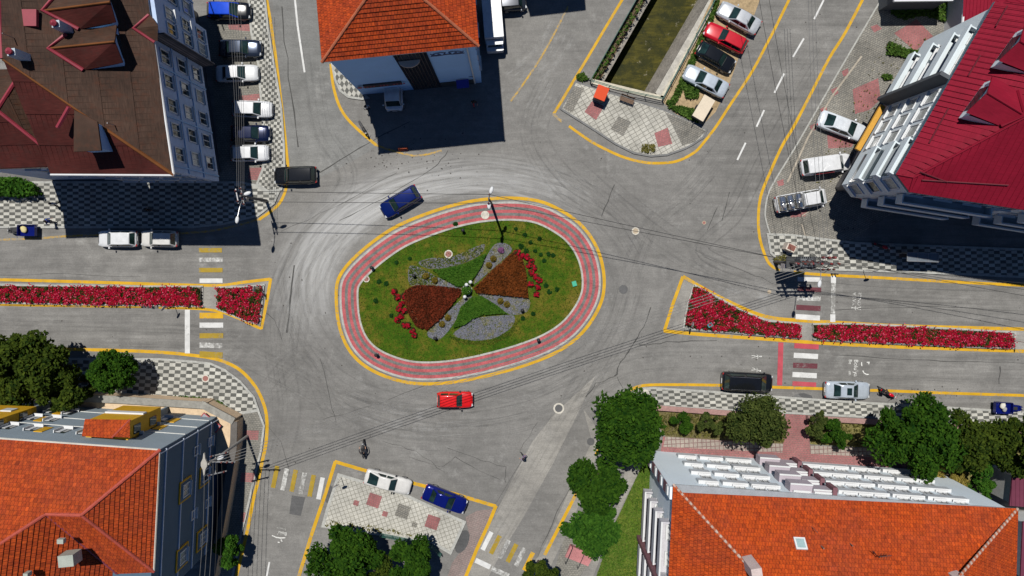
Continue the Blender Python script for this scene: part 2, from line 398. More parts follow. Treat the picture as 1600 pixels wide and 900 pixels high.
# ------------------------------------------------------------------ surface patches
def sheet(name, pts, z, mat):
    mb = MB(); mb.poly([dn(p, z) for p in PL(pts)]); return struct(name, mb, mat)
def pave(name, pts, mat, z=.12, kerb=True, kw=.22, kmat=None, closed=True):
    pp = PL(pts); mb = MB(); mb.prism(pp, -.03, z, 1, 0); o = struct(name, mb, [mat, M_kerb if kmat is None else kmat])
    if kerb:
        k = MB(); k.ribbon(pp, kw, z+.004, 0, True); struct(name+'_kerb', k, M_kerb if kmat is None else kmat)
    return o
sheet('asphalt_patch', [(420,-60),(494,-60),(505,60),(516,105),(520,140),(533,175),(556,205),(588,230),(540,258),(470,292),(452,296),(452,250),(438,130)], .004, M_asph2)
sheet('asphalt_patch', [(862,652),(884,630),(930,588),(900,652),(862,728),(818,808),(782,866),(748,930),(690,930),(728,890),(766,818),(800,750),(832,690)], .004, M_conc)
sheet('asphalt_patch', [(912,640),(925,690),(890,765),(852,850),(805,930),(838,930),(880,845),(915,765),(934,705),(930,665)], .0042, M_conc)
sheet('asphalt_patch', [(456,774),(477,777),(470,806),(452,803)], .005, M_patch)
sheet('asphalt_patch', [(727,808),(745,798),(772,795),(764,818),(745,858),(728,900),(715,930),(690,930),(706,880),(722,858),(733,835)], .0045, M_dusty)
# cracks, seams and stains of the old road surface
mb = MB()
def crack(pts, w): 
    pp = [P(*p) for p in pts]; out = []
    for i in range(len(pp)-1):
        for j in range(4):
            q = pp[i].lerp(pp[i+1], j/4); out.append(q+Vector((random.gauss(0, .06), random.gauss(0, .06), 0)))
    out.append(pp[-1]); mb.ribbon(out, [w*random.uniform(.4, 1.3) for _ in out], .008)
for pts, w in (
    ([(500,270),(560,232),(640,190)], .10), ([(530,345),(600,310),(680,262),(700,235)], .07), ([(440,360),(520,325),(620,270)], .05),
    ([(505,655),(560,640),(700,590)], .05), ([(1018,480),(1000,520),(985,545),(970,565),(960,588)], .13), ([(960,588),(930,600),(915,620)], .1), ([(962,588),(975,610)], .05),
    ([(960,288),(940,338)], .09), ([(1000,540),(1040,535),(1120,532)], .08), ([(460,415),(448,520)], .16), ([(700,700),(740,715),(790,730),(790,754)], .05),
    ([(640,715),(690,730),(710,715),(760,740),(785,752)], .05), ([(600,690),(650,705),(695,738)], .04), ([(1120,325),(1105,360)], .09), ([(1140,300),(1128,345)], .08),
    ([(840,870),(870,800),(900,745)], .07), ([(812,705),(840,660)], .05), ([(770,795),(815,720)], .05), ([(1100,400),(1180,430),(1215,445)], .04),
    ([(1300,554),(1400,560),(1500,565),(1600,568)], .07), ([(1300,484),(1450,478),(1600,486)], .05), ([(440,10),(452,120),(466,230)], .14), ([(1562,572),(1561,600)], .12),
    ([(0,430),(100,428),(220,432)], .04), ([(390,470),(430,500),(440,530)], .06), ([(395,640),(440,690),(452,740)], .05), ([(500,560),(520,640),(525,660)], .05)):
    crack(pts, w)
struct('road_cracks', mb, plain('crack_filler', (.065, .064, .06), .9, var=.4))
mb = MB()
for cx, cy, r in () and ((478,500,9),(700,262,7),(1180,320,10),(1060,350,16),(1010,330,14),(1590,565,12),(455,450,10),(500,625,18),(560,610,16),(630,640,14),(960,590,16),(1000,350,12),(340,640,5),(1345,470,7)):
    k = [P(cx+r*random.uniform(.6, 1.2)*math.cos(a), cy+r*.6*random.uniform(.6, 1.2)*math.sin(a), 0) for a in [i*.5236 for i in range(12)]]
    mb.poly([dn(p, .006) for p in smooth_closed([q.to_2d() for q in k], 3) for p in [Vector((p.x, p.y, 0))]])

# specks: small stones, leaves and tar drops on the carriageway
mb = MB()
for i in range(520):
    x, y = random.choice([(random.uniform(0,1600), random.uniform(455,620)), (random.uniform(420,1250), random.uniform(180,760)), (random.uniform(1380,1500), random.gauss(616,5)), (random.gauss(640,45), random.gauss(248,14)), (random.uniform(1230,1420), random.uniform(20,360))])
    p = P(x, y); s_ = random.choice((.04, .05, .07, .1)); a = random.random()*6
    mb.poly([p+Vector((s_*math.cos(a+t)*random.uniform(.5, 1), s_*math.sin(a+t)*random.uniform(.5, 1), .012)) for t in (0, 1.2, 2.5, 3.8, 5)])
o = mb.build('debris', plain('dark_debris', (.045, .04, .035), .9, var=.5)); tag(o, 'dark specks of grit and leaves scattered over the road', 'debris', None, 'stuff')

# dark tyre marks: worn rubber films that swing round the island and along the lanes
n = N('tyre_rubber_film'); o = n.co(); f = n.noise(o, .25, 4, .6); n.col((.085, .085, .085)).set(.9, spec=.1)
n.l(n.ramp(f, [(.32, 0.02), (.72, .12)]), n.b.inputs['Alpha']); M_tyre = n.m
n = N('dust_film'); o = n.co(); f = n.noise(o, .7, 7, .82); n.col((.62, .62, .60)).set(.95, spec=.1); n.l(n.ramp(f, [(.42, 0.0), (.72, .26)]), n.b.inputs['Alpha']); M_dust = n.m
def film(name, paths, mat, wl, z):
    mb = MB()
    for k, pts in enumerate(paths):
        for off in wl:
            pp = smooth_open([p.to_2d() for p in PL(pts)], 8); j = random.uniform(-.45, .45); out = []
            for i, p in enumerate(pp):
                d = pp[min(i+1, len(pp)-1)]-pp[max(0, i-1)]; nn = Vector((-d.y, d.x)).normalized(); out.append(p+nn*(off+j))
            mb.ribbon(out, [random.choice((.05, .08, .12, .2, .4 if 'dust' in name else .25))*min(1, .15+i*.25, .15+(len(out)-1-i)*.25) for i in range(len(out))], z+.00006*(k*len(wl)+wl.index(off)))
    return struct(name, mb, mat)
TY = [[(0,455+60),(200,520),(330,530),(440,580),(560,640),(690,650),(820,630),(930,585),(1010,560),(1150,560),(1600,580)], [(440,420),(460,520),(520,600),(620,640),(720,640),(850,610),(940,550)], [(455,560),(470,470),(520,380),(600,320),(720,285),(830,285),(930,320),(990,390)],
 [(430,740),(450,640),(440,560),(440,470),(480,390),(560,330)], [(1220,60),(1160,180),(1090,280),(1010,360),(980,440)], [(1300,60),(1200,230),(1150,330),(1100,400),(1300,455),(1600,470)], [(860,120),(830,210),(880,290),(960,340),(1000,400)], [(760,860),(830,740),(900,620),(960,520),(985,440)],
 [(480,60),(500,200),(540,280),(480,360),(440,450),(420,520)], [(640,280),(760,262),(880,290),(960,350)], [(420,620),(480,560),(520,640),(600,680),(700,690)], [(540,620),(640,660),(760,670),(880,640),(960,590)], [(1040,330),(1080,300),(1150,220)], [(900,260),(980,330),(1080,400),(1200,450)], [(500,300),(600,290),(720,270)]]
film('tyre_marks', TY, M_tyre, (-1.2, -.75, -.3, .35, .8, 1.25), .0085)
film('dust_streaks', [[(460,520),(475,440),(530,365),(610,315),(700,282),(790,272),(880,285)], [(490,480),(510,410),(570,345),(660,300),(760,283),(860,288),(920,312)], [(560,640),(640,662),(740,658)], [(800,130),(850,90),(880,40)], [(1110,455),(1160,468),(1220,484)], [(830,180),(860,130)]], M_dust, (-1.3, -.9, -.6, -.2, .2, .5, .9, 1.3), .0082)
# ------------------------------------------------------------------ pavements
pave('pavement', [(-60,285),(378,285),(400,290),(415,300),(436,300),(428,318),(403,337),(350,350),(300,355),(-60,355)], checker('checker_paving', 0, 9/15, 4.6/15))
pave('pavement', [(386,-40),(410,-40),(420,50),(432,120),(440,170),(444,225),(445,268),(440,296),(420,299),(402,288),(412,262),(412,200),(404,100),(393,50)], checker('checker_paving', R(6), 4.6/15, 4.6/15), z=.125)
sheet('parking_bay', [(318,-60),(385,-60),(393,50),(404,100),(412,200),(412,262),(402,286),(378,284),(345,284)], .010, M_lot2)
for q in ([(356,36),(390,38),(392,49),(358,46)], [(372,150),(408,146),(409,156),(372,160)], [(390,262),(412,262),(404,282),(388,280)]):
    sheet('pink_paving', q, .016, M_pink2)
pave('pavement', [(-60,560),(250,561),(305,565),(330,568),(352,578),(376,596),(397,620),(404,640),(370,646),(345,626),(180,619),(-60,616)], checker('checker_paving', R(3), 9/15, 5.5/15))
pave('pavement', [(345,627),(370,647),(404,641),(413,665),(408,705),(398,745),(388,790),(378,830),(362,910),(330,910),(352,780),(366,690)], M_lot2, z=.118)
for y in (672,738,800): sheet('pink_paving', [(378 if y > 700 else 382, y),(405 if y < 700 else (399 if y < 750 else 385),y),(404 if y < 700 else (396 if y < 750 else 382), y+15),(376 if y > 700 else 380,y+14)], .124, M_pink2)
pave('pavement', [(519,100),(545,120),(560,140),(575,153),(566,155),(545,152),(532,142),(524,125)], checker('checker_paving', R(-50), 5/15, 8/15))
pave('pavement', [(1199,366),(1235,367),(1290,374),(1340,380),(1660,392),(1660,436),(1500,428),(1420,425),(1300,421),(1240,419),(1222,412),(1204,395)], checker('checker_paving', R(-2), 9/15, 5/15))
pave('pavement', [(992,612),(1000,607),(1020,606),(1100,611),(1170,616),(1217,620),(1300,626),(1387,631),(1475,636),(1660,648),(1660,672),(1500,661),(1350,651),(1200,643),(1137,640),(1020,634),(1000,624)], checker('checker_paving', R(-3.5), 9/15, 4.6/15))
M_slab = blocks('cream_slabs', (.47, .455, .40), (.43, .415, .36), (.22, .21, .18), R(-30), .62, .4, .035, .35)
pave('pavement', [(876,170),(888,150),(899,128),(917,134),(1037,172),(1078,190),(1104,203),(1098,215),(1083,225),(1070,232),(1042,242),(1017,244),(990,239),(962,225),(930,204)], M_slab, kw=.2, kmat=plain('dark_kerb_stone', (.17,.17,.165), .85, var=.3))
for q, m in (([(913,175),(925,158),(944,166),(931,188)], M_pink), ([(954,202),(966,182),(986,191),(973,213)], M_lot), ([(1022,208),(1043,200),(1050,225),(1028,230)], M_pink),
             ([(880,170),(897,135),(913,138),(894,176)], M_lot), ([(1040,176),(1078,192),(1102,205),(1085,222),(1066,228)], M_lot)):
    sheet('paving_panel', q, .13, m)
M_slab2 = blocks('pale_square_slabs', (.50, .485, .43), (.46, .445, .39), (.25, .24, .2), R(-18.5), .42, .42, .03, .3)
pave('pavement', [(530,741),(628,770),(726,815),(704,863),(675,846),(505,821),(512,795)], M_slab2, z=.16, kw=.3)
def sq(cx, cy, w, rdeg=18.5):
    a = R(rdeg); return [(cx+(x*math.cos(a)-y*math.sin(a))*w/2, cy+(x*math.sin(a)+y*math.cos(a))*w/2) for x, y in ((-1,-1),(1,-1),(1,1),(-1,1))]
for cx, cy, w, m in ((585,781,20,M_pink),(630,798,20,M_lot),(676,815,20,M_pink),(557,785,8,M_pink),(602,802,8,M_pink),(648,819,8,M_lot)):
    sheet('paving_panel', sq(cx, cy, w), .17, m)
for cx, cy, rx, ry, a in ((514,772,6,14,12),(722,846,10,19,22)):
    sheet('kerb_ramp', [(cx+rx*math.cos(t)*math.cos(R(a))-ry*math.sin(t)*math.sin(R(a)), cy+rx*math.cos(t)*math.sin(R(a))+ry*math.sin(t)*math.cos(R(a))) for t in [i*.3927 for i in range(16)]], .02 if a == 12 else .021, M_patch)
sheet('kerb_ramp', [(1240,622),(1242,616),(1256,614),(1268,618),(1270,622)], .013, M_patch)
# the parking ground before the burgundy building
sheet('parking_ground', [(1380,-60),(1460,-60),(1560,-60),(1560,20),(1400,330),(1330,376),(1235,367),(1200,365),(1197,340),(1199,310),(1212,277),(1247,222),(1310,112),(1375,0)], .010, M_lot)
mb = MB(); mb.ribbon(smooth_open([p.to_2d() for p in PL([(1376,0),(1310,112),(1247,222),(1214,276),(1200,303),(1195,332),(1198,350),(1203,366)])]), .16, .09); o = struct('kerb', mb, M_kerb)
mb = MB(); mb.ribbon(PL([(1346,88),(1300,150),(1262,215),(1230,285)]), .18, .06); mb.ribbon(PL([(1252,338),(1278,322),(1300,312)]), .12, .05); mb.ribbon(PL([(1252,350),(1258,368),(1285,377),(1314,377)]), .15, .05)
struct('kerb', mb, plain('worn_kerb', (.34, .3, .24), .9, var=.4))
for q in ([(1397,52),(1432,30),(1458,57),(1430,80)], [(1332,140),(1372,122),(1376,155),(1358,172),(1336,178)], [(1292,210),(1340,214),(1330,230),(1294,232)], [(1360,42),(1370,38),(1378,45),(1366,51)], [(1315,112),(1325,106),(1326,116),(1318,120)], [(1298,140),(1308,136),(1310,146),(1302,150)], [(1281,170),(1292,166),(1292,176),(1284,178)], [(1265,197),(1275,192),(1276,202),(1268,205)], [(1214,283),(1224,280),(1225,289),(1216,291)], [(1232,332),(1262,328),(1258,338),(1236,340)]):
    sheet('pink_paving', q, .016, M_pink)
sheet('soil_strip', [(1036,160),(1140,-60),(1210,-60),(1172,40),(1140,130),(1118,175),(1098,195),(1060,182)], .012, M_sand)
sheet('garden_path', [(1036,682),(1240,695),(1420,704),(1422,730),(1300,740),(1030,720)], .03, M_pink2)
sheet('garden_path', [(1040,682),(1150,690),(1240,694),(1320,699),(1415,703),(1415,716),(1240,708),(1036,698)], .034, blocks('grey_garden_slabs', (.38,.33,.28), (.33,.28,.24), (.2,.12,.11), R(-3), .45, .45, .04, .25))
sheet('garden_path', [(1228,640),(1262,642),(1266,712),(1222,712)], .038, M_pink2)
sheet('garden_path', [(985,700),(1014,704),(960,815),(925,905),(890,960),(880,940),(905,905),(940,840),(965,790)], .03, M_conc)
sheet('garden_path', [(862,905),(880,845),(905,800),(920,795),(945,830),(930,870),(905,900),(890,925)], .034, M_lot2)
mb = MB(); mb.prism([P(x, y, 1.7) for x, y in ((120,626),(318,633),(360,655),(364,668),(354,720),(300,720),(-60,700),(-60,626))], -.02, 1.7); struct('yard', mb, plain('beige_concrete', (.60, .45, .29), .9, var=.2, scale=.6, fine=5, bump=.01))

# ------------------------------------------------------------------ road markings
ZL = [0.0]
def yline(pts, w=.32, mat=None, sm=True, z=.014):
    mb = MB(); pp = [p.to_2d() for p in PL(pts)]
    if sm: pp = smooth_open(pp, 5)
    ZL[0] += .0005; mb.ribbon(pp, w, z+ZL[0]); struct('yellow_line', mb, mat or M_yel)
yline([(-40,437),(0,437),(150,441),(250,444),(340,446),(380,441),(423,436)])
yline([(423,435),(417,470),(408,514)], .34, sm=False); yline([(409,513),(400,510),(375,498),(345,487),(310,482),(248,480)]); yline([(222,479),(100,477.5),(0,475.5),(-40,475)])
yline([(-40,544),(75,545),(200,548),(260,551),(300,555),(328,559),(350,565),(375,578),(397,601),(411,628),(417,655),(416,690),(411,715),(403,753),(396,780),(387,827),(372,890),(362,930)], .34)
yline([(414,-20),(417,0),(423,35),(431,90),(437,140),(443,190),(448,240),(450,268),(446,298),(433,322),(405,343)], .3)
yline([(-40,375),(50,373),(105,369),(200,366),(320,362),(405,343)], .22, M_yelw)
yline([(517,100),(520,130),(528,160),(540,182),(560,203),(588,227)], .3); yline([(588,227),(615,236),(645,243),(668,241),(690,235)], .2, M_yelw)
yline([(975,-5),(945,45),(917,92),(897,125),(878,157),(865,178)], .28); yline([(865,177),(868,182),(878,190)], .3, M_yelw); yline([(889,197),(910,212),(932,226),(970,244),(1000,252.5),(1025,255),(1057,252),(1085,238),(1100,222),(1120,196),(1142,162),(1175,112),(1200,65),(1215,36),(1235,-5)], .28)
yline([(888,10),(850,82),(815,135),(798,158)], .2, M_yelw)
yline([(1350,-5),(1320,52),(1295,92),(1265,150),(1240,198),(1222,228),(1202,272),(1189,305),(1185,335),(1186,365),(1192,390),(1202,412),(1218,423)], .3); yline([(1240,425),(1282,429),(1375,434),(1500,441),(1640,448)], .3)
yline([(1067,432),(1109,456),(1151,477),(1182,490),(1206,496.5),(1239,500),(1320,504.5),(1400,509),(1550,513),(1640,515)], .36); yline([(1067,432),(1052,473),(1038,517)], .34, sm=False); yline([(1037,517),(1100,523),(1200,530),(1300,537),(1400,542),(1500,545.5),(1640,550)], .36)
yline([(985,609),(1007,602),(1060,601),(1127,602),(1210,605),(1287,607.5),(1400,611),(1475,614),(1640,619)], .3)
yline([(524,721),(510,767),(487,835),(468,897),(458,930)], .36, sm=False); yline([(523,721),(570,735),(650,756),(712,772),(775,791)], .36, sm=False); yline([(775,790),(764,817),(745,858),(726,905)], .36, sm=False)
yline([(902,768),(882,807),(851,867)], .34, sm=False); yline([(936,701),(931,710)], .3, sm=False)
mb = MB(); mb.ribbon(PL([(459,-20),(465,40),(476,113)]), .2, .014)
for a, b in (((1287,0),(1272,30)),((1256,60),(1239,89)),((1225,115),(1210,145)),((1194,172),(1182,198)),((1165,223),(1152,250)),((421,878),(414,915))): mb.ribbon(PL([a, b]), .18, .014)
struct('white_line', mb, M_wht)
def bars(name, specs):
    by = {}
    for pts, w, m in specs: by.setdefault(m.name, (m, []))[1].append((pts, w))
    for m, l in by.values():
        mb = MB()
        for pts, w in l: mb.ribbon(PL(pts), w/PXM, .0335)
        struct(name, mb, m)
bars('crosswalk', [([(311,391),(347,391)],7,M_yeld),([(311,406),(348,406)],7,M_whtw),([(311,422),(348,422)],7,M_yeld),([(312,438.5),(348,438.5)],7,M_wht),
  ([(293,484),(293,552)],8,M_wht),([(312,493),(349,493)],9,M_yel),([(312,508),(349,508)],8,M_wht),([(312,524.5),(349,524.5)],8,M_yeld),([(312,539),(348,540)],8,M_whtw),([(312,553),(348,555)],9,M_yeld)])
bars('crosswalk', [([(1302,431),(1302,442)],8,M_wht),([(1302,442),(1301,490)],7,M_whtw),([(1301,491),(1301,503)],8,M_wht),([(1246,436),(1283,437)],7,M_wht),([(1246,451),(1283,453)],7,M_redd),([(1245,466),(1282,467)],7,M_whtw),([(1244,480),(1282,482)],8,M_redd),([(1243,494.5),(1281,497)],8,M_wht),
  ([(1220,535),(1218,602)],8,M_redp),([(1241,540),(1279,542)],8,M_redp),([(1240,555),(1278,557)],8,M_wht),([(1239,570.5),(1277,572)],8,M_redd),([(1238,585),(1276,587)],8,M_wht),([(1238,599),(1275,601)],7,M_redp)])
def vb(cx, cy, m, w=7): return ([(cx+3.4,cy-17),(cx-3.4,cy+17)], w, m)
bars('crosswalk', [vb(430,745,M_yeld),vb(445,749,M_whtw),vb(459,751,M_yeld),vb(473,755,M_whtw),vb(487,759,M_yeld),vb(501,763,M_wht)])
def vc(cx, cy, m, w=7): return ([(cx+7,cy-14),(cx-7,cy+14)], w, m)
bars('crosswalk', [vc(761,845,M_wht),vc(774,851,M_yeld),vc(788,858,M_whtw),vc(800,864,M_yeld),vc(813,870,M_whtw),vc(826,877,M_yel),([(743,875),(766,886)],8,M_wht),([(768,888),(795,900)],8,M_whtw)])
def fontmesh(o, kind=None):
    dg = bpy.context.evaluated_depsgraph_get(); me = bpy.data.meshes.new_from_object(o.evaluated_get(dg)); q = link(o.name, me, o.parent); q.matrix_local = o.matrix_local.copy() if o.parent else o.matrix_world.copy()
    if not o.parent: q.location, q.rotation_euler, q.scale = o.location, o.rotation_euler, o.scale
    nm = o.name; bpy.data.objects.remove(o); q.name = nm
    if kind: q['kind'] = kind
    return q
def txt(name, s, px, py, size, rz, mat, z=.02, sx=1.0):
    c = bpy.data.curves.new(name, 'FONT'); c.body = s; c.size = size; c.align_x = 'CENTER'; c.align_y = 'CENTER'; c.fill_mode = 'FRONT'
    o = bpy.data.objects.new(name, c); COL.objects.link(o); o.location = P(px, py)+Vector((0, 0, z)); o.rotation_euler = (0, 0, rz); o.scale = (sx, 1, 1)
    c.materials.append(mat); return fontmesh(o, 'structure')
M_stencil = paint_line('stencil_white', (.7, .7, .66), .45)
txt('road_lettering', "Bolu'ya", 1337, 575, .62, R(-91), M_stencil, sx=1.0)
txt('road_lettering', "Be     ım", 1328, 574, .46, R(-91), M_stencil, sx=1.05)
txt('road_lettering', "Bolu'", 441, 833, .5, R(172), M_stencil); txt('road_lettering', "Belediye", 440, 826, .3, R(172), paint_line('faint_stencil', (.6,.6,.57), .53))
txt('road_lettering', "YAYA", 1335, 467, .55, R(88), paint_line('faint_stencil_b', (.6,.6,.57), .5)); txt('road_lettering', "ÖNCE", 1343, 467, .5, R(88), paint_line('faint_stencil_c', (.6,.6,.57), .5))
mb = MB()
def walker(cx, cy, a, k=1.0):
    for q, w in ((((0,0),(7,0)), 1.5), (((7,0),(12,-2),(15,-3)), 1.2), (((7,0),(11,2),(15,2)), 1.2), (((2,0),(5,-4)), 1), (((2,0),(6,4)), 1), (((-3.4,0),(-1,0)), 2.6)):
        mb.ribbon([P(cx+(x*math.cos(a)-y*math.sin(a))*k, cy+(x*math.sin(a)+y*math.cos(a))*k) for x, y in q], w*k/PXM, .02)
walker(1187, 557, math.pi, .85); walker(1333, 481, .1, .8); walker(1186, 579, math.pi+.25, .8)
for q in ([(1346,566),(1346.5,572)], [(1354,566),(1358,566),(1357,569)], [(1348,579),(1350,583),(1354,585),(1357,585)], [(425,836.5),(432,839.5),(438,840.5),(446,840)], [(439,843),(441,846)], [(434,847),(437,847.5)]): mb.ribbon(PL(q), .11, .02)
struct('road_symbols', mb, M_stencil)
def manhole(px, py, r, cring, ccov, label, rin=.72, z=.018):
    mb = MB(); p = P(px, py); r /= PXM
    mb.lathe([(r, z-.015), (r, z+.012), (r*rin, z+.014), (r*rin*.98, z+.004), (0.001, z+.006)], (0, 0, 0), 24)
    mb.m = [0 if f < 48 else 1 for f in range(len(mb.f))]
    t = mb.build('manhole_cover', [cring, ccov]); t.location = (p.x, p.y, 0); tag(t, label, 'manhole', 'manhole covers'); return t
mc = plain('manhole_concrete', (.52, .49, .42), .9, var=.25, fine=5); mi = plain('cast_iron', (.10, .10, .10), .6, .3, fine=12); mp = plain('rusty_iron', (.30, .13, .11), .8, fine=8); mt = plain('tan_concrete', (.42, .34, .24), .9)
manhole(758,336,6.5,mc,mc,'white concrete manhole on the striped apron beside the lamp post', z=.14); manhole(701,397,6.5,mc,mp,'red manhole cover in a pale ring on the island lawn', z=.16); manhole(573,436,5,mc,mp,'small red manhole at the west tip of the island lawn', z=.16)
manhole(993,361,6,mc,mt,'pale manhole in the road east of the island, near the top'); manhole(974,452,7,mi,mi,'dark iron manhole in the road just east of the island'); manhole(873,638,8.5,mc,mi,'large iron manhole in a broad pale ring beside the green trees', .7)
manhole(322,591,6,mc,mp,'brown manhole on the chequered pavement by the round tree', z=.14); manhole(1100,348,3,mt,mp,'tiny brown valve cover in the wide road to the north-east'); manhole(1008,614,6,mc,mc,'pale manhole at the end of the chequered pavement', z=.14); manhole(1202,456,3,mt,mt,'tiny sandy valve cover near the burgundy crossing bars'); manhole(923,690,6,mi,mi,'dark iron manhole under the edge of the big tree crown')

# ------------------------------------------------------------------ the island in the middle
ISL = [(525,450),(526,425),(534,400),(550,377),(575,357),(612,338),(650,326),(700,315),(750,309.5),(800,309),(837,312.5),(862,321),(887,335),(907,350),(925,372),(937,397),(943.5,425),(944,452),(939,474),(925,501),(900,531),(862,555),(825,569),(800,577),(750,590),(700,598.5),(650,600),(612,592),(575,576),(550,554),(535,527),(527,495)]
ISL[5] = (612,357); ISL[4] = (577,382); ISL[3] = (553,403); ISL[2] = (537,421); ISL[1] = (528,437); ISL[0] = (525,457); ISL[6] = (650,340); ISL[7] = (700,322.5); ISL[8] = (750,311.5)
isl = [Vector((p.x, p.y)) for p in smooth_closed([G(*p).to_2d() for p in ISL], 5)]
for _ in range(6): isl = [(isl[i-1]+isl[i]*2+isl[(i+1) % len(isl)])/4 for i in range(len(isl))]
def inset(pts, d):
    out = []; k = len(pts); a = sum(pts[i].x*pts[(i+1) % k].y-pts[(i+1) % k].x*pts[i].y for i in range(k))
    for i in range(k):
        t = (pts[(i+1) % k]-pts[i-1]).normalized(); nn = Vector((-t.y, t.x))*(1 if a > 0 else -1); out.append(pts[i]+nn*d)
    for _ in range(3): out = [(out[i-1]+out[i]*4+out[(i+1) % k])/6 for i in range(k)]
    return out
def ring(mb, o, i, z, m):
    k = len(o)
    for a in range(k):
        b = (a+1) % k; mb.face([(o[a].x,o[a].y,z),(i[a].x,i[a].y,z),(i[b].x,i[b].y,z),(o[b].x,o[b].y,z)], m)
def wallring(mb, o, z0, z1, m):
    for a in range(len(o)):
        b = (a+1) % len(o); mb.face([(o[a].x,o[a].y,z0),(o[a].x,o[a].y,z1),(o[b].x,o[b].y,z1),(o[b].x,o[b].y,z0)], m)
mb = MB(); ring(mb, inset(isl, -.17), inset(isl, .17), .034, 0); o = struct('yellow_line', mb, M_yel)
mb = MB(); rr = [.36,.58,.92,1.22,1.54,1.84,2.16]; mm = [2,0,1,0,1,0]
for i in range(6): ring(mb, inset(isl, rr[i]), inset(isl, rr[i+1]), .12, mm[i])
wallring(mb, inset(isl, .36), -.02, .12, 2)
a_, b_ = inset(isl, 2.16), inset(isl, 2.36); ring(mb, a_, b_, .2, 3); wallring(mb, a_, .1, .2, 3)
struct('island_apron', mb, [M_apink, M_agrey, M_kerb, M_kerbw])
lawn = inset(isl, 2.34)
n = N('lawn'); o = n.co(); a = n.noise(o, .22, 6, .7); b = n.noise(o, 2.2, 5, .75); c3 = n.noise(o, 11, 3)
c = n.ramp(n.mix(.35, a, b), [(.36, (.018, .065, .004)), (.48, (.050, .098, .006)), (.57, (.12, .11, .014)), (.68, (.20, .14, .035))])
c = n.mix(1, c, n.ramp(c3, [(.25, .6), (.75, 1.3)]), 'MULTIPLY'); n.col(c).set(.95, spec=.1); n.bump(c3, .04, .7); M_lawn = n.m
mb = MB(); mb.poly([(p.x, p.y, .15) for p in lawn]); struct('lawn', mb, M_lawn)
def inpoly(p, poly):
    c = False; k = len(poly); j = k-1
    for i in range(k):
        a, b = poly[i], poly[j]
        if (a[1] > p[1]) != (b[1] > p[1]) and p[0] < (b[0]-a[0])*(p[1]-a[1])/(b[1]-a[1])+a[0]: c = not c
        j = i
    return c
def scatter(poly, n, rng):
    xs = [p[0] for p in poly]; ys = [p[1] for p in poly]; out = []
    for _ in range(n*20):
        q = (rng.uniform(min(xs), max(xs)), rng.uniform(min(ys), max(ys)))
        if inpoly(q, poly): out.append(q)
        if len(out) >= n: break
    return out
def leafq(mb, p, s, rng, m=0, flat=.6, asp=1.6):
    a = rng.random()*6.283; tilt = rng.gauss(0, flat)
    d = Vector((math.cos(a), math.sin(a), rng.gauss(0, flat*.7))).normalized(); u = d.cross(Vector((math.sin(tilt), rng.gauss(0, flat*.5), math.cos(tilt)))).normalized()
    p = Vector(p); e = d*s*asp*.5; f = u*s*.5
    mb.face([p-e, p-f*.9, p+e, p+f*.9], m)
rng = random.Random(3)
M_blade = leaf_mat('grass_blades', (.018, .060, .005), (.15, .155, .022))
mb = MB()
for q in scatter([(p.x, p.y) for p in lawn], 9000, rng): leafq(mb, (q[0], q[1], .17+rng.random()*.03), rng.uniform(.05, .11), rng, 0, .9, 2.2)
for g in [[(639,418),(650,416),(668,424),(692,437),(665,446),(641,445)],[(655,409),(675,403),(700,403),(725,394),(745,385),(758,382),(752,396),(730,409),(702,417),(676,420),(660,416)],[(700,524),(722,529),(745,533),(775,528),(800,511),(806,497),(812,500),(800,522),(770,538),(720,538)]]:
    for q in scatter([tuple(G(*q).to_2d()) for q in g], 420, rng): leafq(mb, (q[0], q[1], .20+rng.random()*.03), rng.uniform(.06, .16), rng, 0, .9, 2.2)
o = mb.build('grass', M_blade); tag(o, 'short patchy grass growing on the egg shaped traffic island', 'grass', None, 'stuff')
# slate gravel strips between the clipped figures
mb = MB()
GRV = [[(639,418),(650,416),(668,424),(692,437),(724,451),(712,452),(690,448),(665,446),(641,445)],
 [(655,409),(675,403),(700,403),(725,394),(745,385),(758,382),(752,396),(730,409),(702,417),(676,420),(660,416)],
 [(741,444),(747,425),(758,405),(768,388),(777,380),(792,381),(800,391),(786,406),(765,424)],
 [(745,457),(790,463),(826,466),(823,487),(797,491),(770,474)],
 [(722,467),(738,463),(724,482),(708,507),(698,520),(684,531),(667,521),(690,497)],
 [(708,522),(725,508),(742,497),(780,493),(803,493),(800,510),(775,527),(745,532),(722,529)]]
for g in GRV: mb.poly([(p.x, p.y, .17) for p in smooth_closed([G(*q).to_2d() for q in g], 3)])
n = N('grassy_gravel'); o = n.co(); f = n.noise(o, .9, 7, .8); g = n.noise(o, 13, 3, .7); c = n.mix(n.ramp(f, [(.50, 0.0), (.60, .9)]), n.ramp(g, [(.3, (.05,.052,.064)), (.7, (.16,.165,.20))]), n.ramp(g, [(.3, (.05,.06,.012)), (.7, (.20,.17,.06))])); n.col(c).set(.9); n.bump(g, .04, .6)
struct('gravel_strips', mb, n.m)
mb = MB()
for g in GRV:
    for q in scatter([tuple(G(*q).to_2d()) for q in g], 150 if g is GRV[1] else 330, rng):
        s_ = rng.uniform(.02, .048); a = rng.random()*6; mb.poly([Vector((q[0]+s_*math.cos(a+t), q[1]+s_*math.sin(a+t), .185)) for t in (0, 1.5, 3, 4.6)], rng.choice((0, 0, 1, 2)))
o = mb.build('gravel', [plain('slate_chip', (.2,.2,.22), .8), plain('dark_slate_chip', (.06,.06,.07), .8), plain('pale_chip', (.27,.27,.29), .8)]); tag(o, 'loose grey slate chips strewn between the island flower figures', 'gravel', None, 'stuff')
